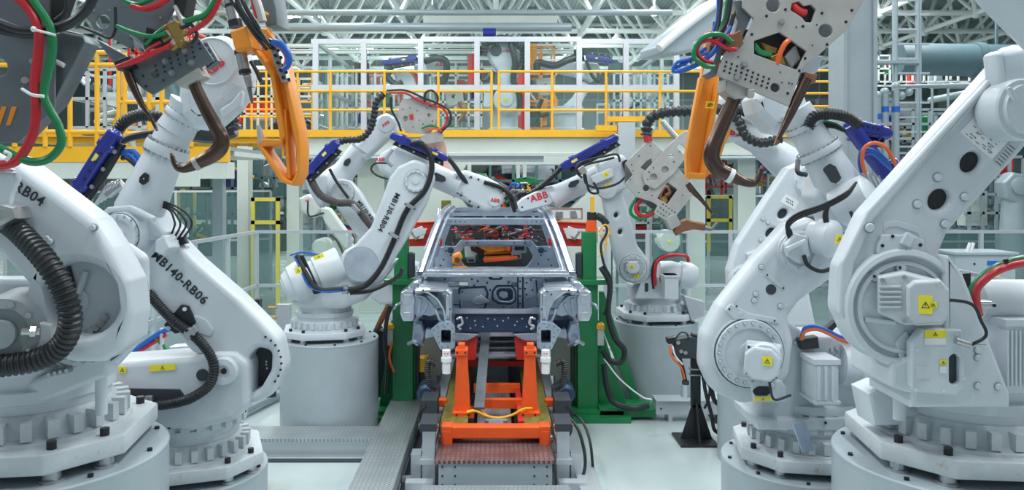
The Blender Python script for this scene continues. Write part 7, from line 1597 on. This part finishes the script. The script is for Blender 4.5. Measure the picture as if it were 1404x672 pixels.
MB('blue_cable').pp(p3, [(1354, 358), (1374, 358), (1374, 364), (1354, 364)], t=.01, d=.01).build('badge', t, 'blue badge'); sticker(t, p3, 1366, 376, .08, .06, 0, .005); MB('bolt').dots(p3, [(1336, 362)], .015, .01, 0).build('lock', t)
MB('alu').bbox(a, a + .08, 10.1, 10.2, 0, 1.0).build('leg', t); MB('alu').bbox(b - .08, b, 10.1, 10.2, 0, 1.0).build('leg', t)
for k in range(2): MB('paper').pt(p3, [(1325 + 5 * k, 347), (1330 + 5 * k, 333)], .02, 6, d=-.2).build('antenna', t)
t = thing('electrical_cabinet', 'dark green cabinet with coloured cables low between the two right robots', 'cabinet', P(1180, 540, 6.3) * V3(1, 1, 0)); x0 = P(1150, 0, 6.6).x
MB('teal_dark').bbox(x0, x0 + .36, 6.5, 6.9, 0, .95).m('alu').bbox(x0 + .02, x0 + .34, 6.48, 6.5, .3, .7).build('housing', t)
MB('paper').pp(Pl(1185, 585, 6.2, 0, -60), [(1165, 570), (1200, 568), (1214, 590), (1182, 600)], t=.05).m('dark').pp(Pl(1185, 585, 6.15, 0, -60), [(1192, 570), (1206, 572), (1210, 580), (1200, 582)], t=.02).build('tilted_lid', t, 'white tilted lid')
for k, m_ in enumerate(('green_hose', 'red_hose', 'red_hose')): phose(t, Pl(1180, 550, 6.3), [(1174 + 5 * k, 570), (1176 + 5 * k, 552), (1184 + 4 * k, 550), (1190 + 3 * k, 560)], .014, m_, rib=0, name='cable')

# =================================================================== LADDER, PIPES AT THE RIGHT
t = thing('service_ladder', 'tall pale caged service ladder beside the grey hall column', 'ladder', P(1243, 300, 12.5) * V3(1, 1, 0))
Yl = 12.5; a, b = bay(Yl, 1228), bay(Yl, 1258)
MB('pipe').cyl((a, Yl, 0), (a, Yl, 6), .035, n=8).build('stile', t); MB('pipe').cyl((b, Yl, 0), (b, Yl, 6), .035, n=8).build('stile', t); MB('pipe').cyl((b + .2, Yl + .3, 2), (b + .2, Yl + .3, 6), .025, n=8).build('stile', t)
for k in range(24): MB('alu').bar((a, Yl, .3 + .23 * k), (b + (.18 if k % 2 else 0), Yl, .3 + .23 * k), .05, .03).build('rung', t)
MB('pipe').bbox(bay(Yl, 1198), b, Yl - .1, Yl + .1, zz(88, Yl), zz(84, Yl)).build('platform', t)
def bent_pipe(label, pts, r, band):
    t = thing('service_pipe', label, 'pipe', Vector(pts[0]) * V3(1, 1, 0))
    mb = MB('pipe'); mb.tube(pts, r, 14, smooth=False)
    for q in pts[1:-1]: mb.ball(q, r * 1.15, 7)
    mb.build('pipe', t); mb = MB('blue_cable'); mb.cyl(Vector(band) - V3(0, 0, .04), Vector(band) + V3(0, 0, .04), r * 1.06, n=14); mb.build('band', t, 'blue band')
for q, y0, lb in ((1203, 131, 'leftmost of the three bent silver pipes right of the hall column'), (1213, 126, 'middle of the three bent silver pipes right of the hall column'), (1228, 118, 'tallest bent silver pipe, turning right above the others')):
    Y = 11.6; x = bay(Y, q); z = zz(y0, Y); bent_pipe(lb, [(x, Y, 0), (x, Y, z), (x + (.35 if q < 1220 else 1.6), Y, z), (x + (.35 if q < 1220 else 1.6), Y + 2, z)], .055, (x, Y, zz(150 if q != 1203 else 160, Y)))
for k, (q, y0, y1) in enumerate(((1278, 118, 240), (1300, 118, 300), (1225, 0, 118))):
    pipe_run('vertical_conduit', ('thin upright conduit right of the ladder', 'thin upright conduit farther right behind the robot arm', 'thin upright conduit left of the ladder top')[k], 'conduit', (bay(12.9, q), 12.9, zz(y1, 12.9)), (bay(12.9, q), 12.9, zz(y0, 12.9)), .02)
# canvas duct
pd = Pl(950, 40, 9.5, 20)
t = thing('extraction_hood', 'grey curved extraction hood with white lip at the top right of centre', 'hood', P(950, 70, 9.5))
MB('pedestal').pp(pd, [(905, 62, 6), (940, 34, 10), (990, -4), (1040, -30), (1040, 60), (985, 62), (930, 74, 10), (908, 74, 4)], t=.5, bev=.04, res=3).build('hood', t); mb = MB('paper'); mb.pt(pd, [(904, 66, .05), (918, 54, .05), (945, 32, .05), (985, 2, .05), (1010, -18, .05)], .05, 14); mb.build('lip', t, 'white lip')

# =================================================================== ROBOTS IN THE ENCLOSURE
def thr(label, X, Y, z): 
    t = thing('industrial_robot', label, 'robot', (X, Y, z)); MB('white').lathe((X, Y, z), (0, 0, 1), [(.40, 0), (.40, .3), (.3, .34), (.3, .6), (.36, .64), (.36, .8)], 28).build('base', t); return t
Yq = 18
def gunlike(t, p, cx, cy, m='copper'):
    mb = MB('plate'); mb.pp(p, [(cx - 14, cy - 12, 3), (cx + 12, cy - 14, 3), (cx + 14, cy + 8, 3), (cx - 8, cy + 12, 3)], [(cx, cy - 2, 3)], t=.2, bev=.01); mb.build('tool_plate', t); phose(t, p, [(cx + 8, cy + 6, .1), (cx + 14, cy + 22, .1), (cx + 6, cy + 34, .1)], .05, m, rib=0)
t1 = thr('enclosure robot facing front with round dark hub, behind the middle glass panels', bay(Yq, 692), Yq, 3.4); p = Pl(692, 110, Yq - .3)
MB('white').pp(p, [(672, 84, 6), (664, 66, 8), (676, 56, 8), (704, 58, 8), (716, 76, 8), (712, 100, 8), (704, 112, 6), (700, 130, 6), (712, 150), (682, 150), (686, 128, 6), (684, 100, 8)], t=.4, d=.1, bev=.06, res=3).build('upper_arm', t1)
MB('white').disc(p, 694, 137, 18, [(1, -.2), (1, .02), (.9, .05), (.6, .06), (.5, .09), (.1, .1)], 32, .12).m('sticker').dots(p, [(694, 137)], .05, .01, .22).build('joint_drum', t1); MB('dark').disc(p, 680, 69, 8, [(1, 0), (.9, .05)], 24, .1).build('hub', t1)
MB('white').pp(p, [(664, 124, 4), (674, 124, 4), (676, 148, 4), (662, 148, 4)], t=.3, d=.2, bev=.04).build('side_casting', t1); MB('logo_red').text(p, 665, 68, 'ABB', .12, 0, .106, .03).text(p, 695, 70, 'ABB', .1, 0, .106, .03).build('logo', t1)
phose(t1, p, [(662, 76, .2), (668, 58, .25), (696, 54, .25), (716, 66, .2), (718, 84, .2), (712, 98, .2)], .10, rib=.08); phose(t1, p, [(700, 60, .25), (706, 84, .25), (704, 110, .2), (712, 130, .2), (712, 150, .1)], .07, rib=0); phose(t1, p, [(660, 96, .1), (664, 110, .2), (676, 100, .2)], .06, rib=0); MB('blue').tube([p.p(662, 46, .1), p.p(680, 46, .1)], .12, 14, smooth=False).build('hose_carrier', t1)
t2 = thr('enclosure robot on the left under a blue hose carrier', bay(Yq, 562), Yq, 3.4); p = Pl(560, 100, Yq)
MB('white').pp(p, [(536, 96, 3), (552, 92, 5), (566, 104, 5), (574, 128, 6), (584, 170, 3), (556, 172, 3), (552, 130, 6)], t=.35, bev=.05, res=2).build('lower_arm', t2); MB('white').pp(p, [(566, 88, 4), (600, 82, 4), (612, 84, 4), (612, 96, 4), (570, 102, 4)], t=.3, d=.1, bev=.05, res=2).m('logo_red').text(p, 604, 88, 'ABB', .12, 5, .106, .03).build('upper_arm', t2)
carrier(t2, p, 572, 80, 524, 86, 9, d=.3, sx=1); phose(t2, p, [(536, 92, .3), (532, 106, .3), (544, 116, .3), (552, 112, .3)], .07, rib=0); phose(t2, p, [(582, 84, .25), (600, 80, .3), (612, 86, .3), (610, 108, .25), (602, 120, .2)], .08, rib=0)
gunlike(t2, Pl(625, 135, Yq), 622, 134)
t3 = thr('enclosure robot on the right with arm stretched under a blue hose carrier', bay(Yq, 778), Yq, 3.4); p = Pl(780, 100, Yq)
MB('white').pp(p, [(736, 88, 4), (748, 80, 4), (800, 84, 4), (820, 86, 6), (826, 100, 6), (812, 112, 6), (796, 106, 4), (750, 96, 4)], t=.3, d=.1, bev=.05, res=2).m('logo_red').text(p, 755, 86, 'ABB', .12, 0, .106, .03).build('upper_arm', t3)
MB('white').pp(p, [(800, 110, 3), (812, 118, 4), (792, 150, 4), (772, 166, 4), (762, 154, 4), (784, 134, 4)], t=.25, bev=.05, res=2).build('lower_arm', t3); MB('white').disc(p, 777, 165, 13, [(1, -.2), (1, .1), (.9, .14), (.3, .16)], 28, .1).m('sticker').dots(p, [(777, 165)], .05, .01, .27).build('joint_drum', t3)
carrier(t3, p, 804, 78, 840, 84, 8, d=.3, sx=1); phose(t3, p, [(736, 98, .3), (738, 86, .3), (760, 90, .35), (780, 82, .35), (800, 78, .3)], .08, rib=0); phose(t3, p, [(804, 84, .3), (812, 104, .3), (822, 112, .25), (820, 100, .2)], .04, rib=0); gunlike(t3, Pl(746, 135, Yq), 748, 120, 'orange')
for x0, x1, y0, y1, Y, lb in ((641, 651, 75, 116, 20, 'narrow red panel behind the left part of the enclosure'), (706, 720, 76, 180, 20, 'tall dark red panel right of the front facing enclosure robot')):
    MB('red').pp(Pl(690, 120, Y), [(x0, y0, 2), (x1, y0, 2), (x1, y1), (x0, y1)], t=.3).top('red_screen', lb, 'screen')
MB('orange').pp(Pl(745, 155, 17.4), [(742, 135, 1), (750, 135, 1), (750, 172, 1), (744, 172, 1)], t=.1).m('black').pt(Pl(745, 155, 17.3), [(743, 136), (738, 150), (742, 158), (752, 156)], .05).top('clamp_gun', 'small orange clamp gun standing in the enclosure right of centre', 'weld gun')
t = thing('alu_stand', 'slim aluminium stand inside the enclosure near its right end', 'stand', P(820, 180, 17)); p = Pl(820, 165, 17)
MB('alu').pp(p, [(818, 142), (836, 142), (836, 176), (818, 176)], [[(820, 144), (834, 144), (834, 152), (820, 152)], [(820, 155), (834, 155), (834, 175), (820, 175)]], t=.1).build('frame', t)

# =================================================================== FAR MACHINERY
def lattice(label, q0, q1, y0, y1, Y, m, nx, nz, dep=1.0, w=.05, fill=None, group=None, cat='machine'):
    x0, x1, z1, z0 = bay(Y, q0), bay(Y, q1), zz(y0, Y), max(0, zz(y1, Y))
    t = thing('production_machine', label, cat, ((x0 + x1) / 2, Y, z0), group); mb = MB(m)
    for k in range(nx + 1):
        x = x0 + (x1 - x0) * k / nx; mb.bbox(x - w / 2, x + w / 2, Y, Y + w, z0, z1); mb.bbox(x - w / 2, x + w / 2, Y + dep, Y + dep + w, z0, z1)
    for k in range(nz + 1):
        z = z0 + (z1 - z0) * k / nz; mb.bbox(x0, x1, Y, Y + w, z - w / 2, z + w / 2); mb.bbox(x0, x1, Y + dep, Y + dep + w, z - w / 2, z + w / 2)
        for x in (x0, x1): mb.bbox(x - w / 2, x + w / 2, Y, Y + dep, z - w / 2, z + w / 2)
    mb.build('frame', t)
    if fill:
        random.seed(int(q0 * 7 + y0))
        for k in range(fill):
            mm = random.choice(('teal_dark', 'teal', 'steel', 'cream', 'alu', 'plate_dark', 'red', 'blue', 'yellow', 'green', 'dark', 'white', 'pipe', 'black'))
            cx, cz = random.uniform(x0, x1), random.uniform(z0, z1); sx, sz = random.uniform(.08, .35), random.uniform(.06, .4); y = Y + random.uniform(.1, dep)
            pc_ = Pl(VX, VY, y); mb = MB(mm)
            if k % 3 == 0: mb.tube([(cx, y, cz), (cx + random.uniform(-.5, .5), y, cz + random.uniform(-.3, .3)), (cx + random.uniform(-.8, .8), y + .1, cz + random.uniform(-.6, .2))], .04, 6)
            elif k % 3 == 1: mb.lathe((cx, y, cz), (0, 1, 0), [(sx * .5, 0), (sx * .6, .05), (sx * .5, .2), (sx * .2, .25)], 12)
            else: mb.bbox(cx - sx, cx + sx, y, y + .2, cz - sz, cz + sz); mb.bbox(cx - sx * .8, cx + sx * .8, y - .03, y, cz - sz * .7, cz + sz * .1)
            mb.build(('hose', 'drum', 'cover')[k % 3], t)
    return t
lattice('car part rack behind the left platform railing, full of red and silver parts', 95, 215, 95, 175, 14, 'alu', 5, 2, fill=26)
lattice('tall red framed rack behind the left guns', 150, 260, 40, 172, 19, 'red', 3, 4, fill=12)
lattice('machine frame seen between the orange gun arm and the enclosure corner', 335, 428, 108, 180, 18.5, 'cream', 5, 3, fill=22)
lattice('pale frame inside the left end of the glass enclosure', 450, 540, 96, 175, 19.5, 'alu', 7, 3, fill=14)
lattice('red topped frame behind the left enclosure robot', 490, 570, 102, 175, 22, 'red', 3, 2, fill=12)
lattice('pale frame behind the small weld gun inside the enclosure', 590, 660, 85, 176, 20.5, 'cream', 4, 5, fill=16)
lattice('orange frame behind the enclosure robots right of centre', 725, 760, 64, 176, 20.2, 'orange', 2, 3, fill=8)
lattice('grey frame at the right end of the glass enclosure', 842, 925, 100, 176, 19, 'alu', 9, 2, fill=10)
lattice('white pipe rack high at the right between column and duct', 1205, 1330, 76, 112, 24, 'truss', 8, 2, fill=6)
lattice('cluttered pale steel rack right of the hall column', 1206, 1345, 150, 290, 16, 'pipe', 6, 7, fill=40)
lattice('dim machinery frame right of the front robot arm', 1330, 1404, 215, 318, 15.5, 'pipe', 4, 4, fill=22)
lattice('frame behind the fence left of the grey column', 1100, 1160, 150, 215, 17, 'pipe', 3, 3, fill=12)
lattice('machine under the left platform behind the second left robot', 206, 318, 222, 330, 19, 'teal', 4, 3, fill=20)
lattice('machine behind the yellow framed doorway', 343, 392, 216, 300, 20, 'teal', 3, 3, fill=22)
lattice('machine seen between the cream column and the small distant robot', 412, 488, 216, 345, 18, 'pipe', 4, 5, fill=30)
lattice('tall machine rack behind the drilled gun of the right middle robot', 870, 945, 208, 330, 18.5, 'cream', 4, 5, fill=22)
lattice('machine rack with red bars between the two pale right columns', 968, 1012, 212, 300, 19, 'red', 2, 6, fill=20)
lattice('machine rack right of the pale green column', 1038, 1100, 205, 330, 18, 'teal', 4, 4, fill=22)
lattice('machinery visible in the portal opening above the car', 640, 800, 222, 300, 14.4, 'teal', 5, 3, dep=.3, fill=26)
for q0, q1, y0, y1, Y, m, lb in ((200, 326, 236, 420, 27, 'teal_dark', 'large dark teal machine enclosure far behind the second left robot'), (340, 394, 212, 420, 29, 'teal_dark', 'dark teal enclosure far behind the yellow doorway'), (408, 492, 212, 330, 27, 'teal', 'grey green enclosure far behind the crossed robot arms'),
    (850, 1012, 214, 345, 27, 'teal_dark', 'dark teal enclosure far behind the right weld gun'), (1036, 1160, 214, 340, 28, 'teal_dark', 'dark teal enclosure far behind the second right robot'), (1200, 1420, 200, 330, 27, 'teal_dark', 'wide dark teal enclosure far behind the front right robot')):
    x0, x1, z1 = bay(Y, q0), bay(Y, q1), zz(y0, Y); t = thing('machine_enclosure', lb, 'machine', ((x0 + x1) / 2, Y, 0))
    MB(m).bbox(x0, x1, Y, Y + 2, 0, z1).build('housing', t); n = max(2, round((x1 - x0) / 1.4))
    for k in range(n):
        a, b = x0 + (x1 - x0) * (k + .1) / n, x0 + (x1 - x0) * (k + .9) / n; MB('glass_tint').bbox(a, b, Y - .04, Y - .02, z1 * .45, z1 * .9).build('window', t); MB('alu').bbox(a - .05, a, Y - .06, Y, 0, z1).build('mullion', t)
    MB('cream').bbox(x0, x1, Y - .08, Y, z1 * .38, z1 * .43).build('trim_rail', t)
# cream hanging panels under the left platform
MB('cream').pp(Pl(250, 235, 10.9), [(228, 230, 1), (273, 230, 1), (273, 256, 1), (228, 256, 1)], t=.05).top('hanging_board', 'plain cream board hung under the left platform beam', 'board')
MB('cream').pp(Pl(210, 235, 11.0), [(196, 228), (226, 228), (226, 258), (196, 258)], t=.3).top('hanging_box', 'cream box left of the hung board under the left platform', 'box')
MB('red').cyl((bay(12.5, 305), 12.5, zz(290, 12.5)), (bay(12.5, 305), 12.5, 3.0), .035, n=8).top('riser_pipe', 'thin dark red riser pipe left of the first cream column', 'pipe')
MB('pipe').bbox(bay(12.4, 300) - .1, bay(12.4, 300) + .06, 12.4, 12.55, 0, 3.0).top('riser_duct', 'pale grey upright duct beside the red riser', 'duct')
MB('red').pp(Pl(300, 290, 14), [(293, 264, 1), (300, 264, 1), (300, 444, 1), (293, 444, 1)], t=.2).top('red_cabinet', 'narrow red cabinet behind the left glazed fence', 'cabinet')
t = thing('floor_cabinet', 'grey cabinet behind the running left fence', 'cabinet', (-4.2, 10.2, 0)); MB('pedestal').bbox(-4.7, -3.9, 9.9, 10.5, 0, 1.15).build('housing', t); MB('dark').bbox(-4.45, -4.25, 9.88, 9.9, .75, .95).build('window', t)
for x, Y, lb in ((300, 12.8, 'first'), (1060, 14, 'second')): pass
t = thing('sensor_post', 'short pale post with small lugs behind the left middle pedestal', 'post', P(388, 0, 9.6) * V3(1, 1, 0)); x = bay(9.6, 388)
MB('alu').bbox(x - .08, x + .08, 9.6, 9.7, 0, zz(418, 9.6)).build('post', t)
for y in (422, 436, 450): MB('brass').cyl((x - .18, 9.6, zz(y, 9.6)), (x - .08, 9.6, zz(y, 9.6)), .02, n=8).build('lug', t)
for q in (340, 354): MB('black').bbox(bay(9, q) - .03, bay(9, q) + .03, 8.95, 9.05, 0, zz(410, 9)).top('bollard', 'thin black upright %s beside the left fence' % ('nearer the robot' if q == 340 else 'nearer the pedestal'), 'bollard')
for o in list(bpy.data.objects):
    if '_o' in o: del o['_o']
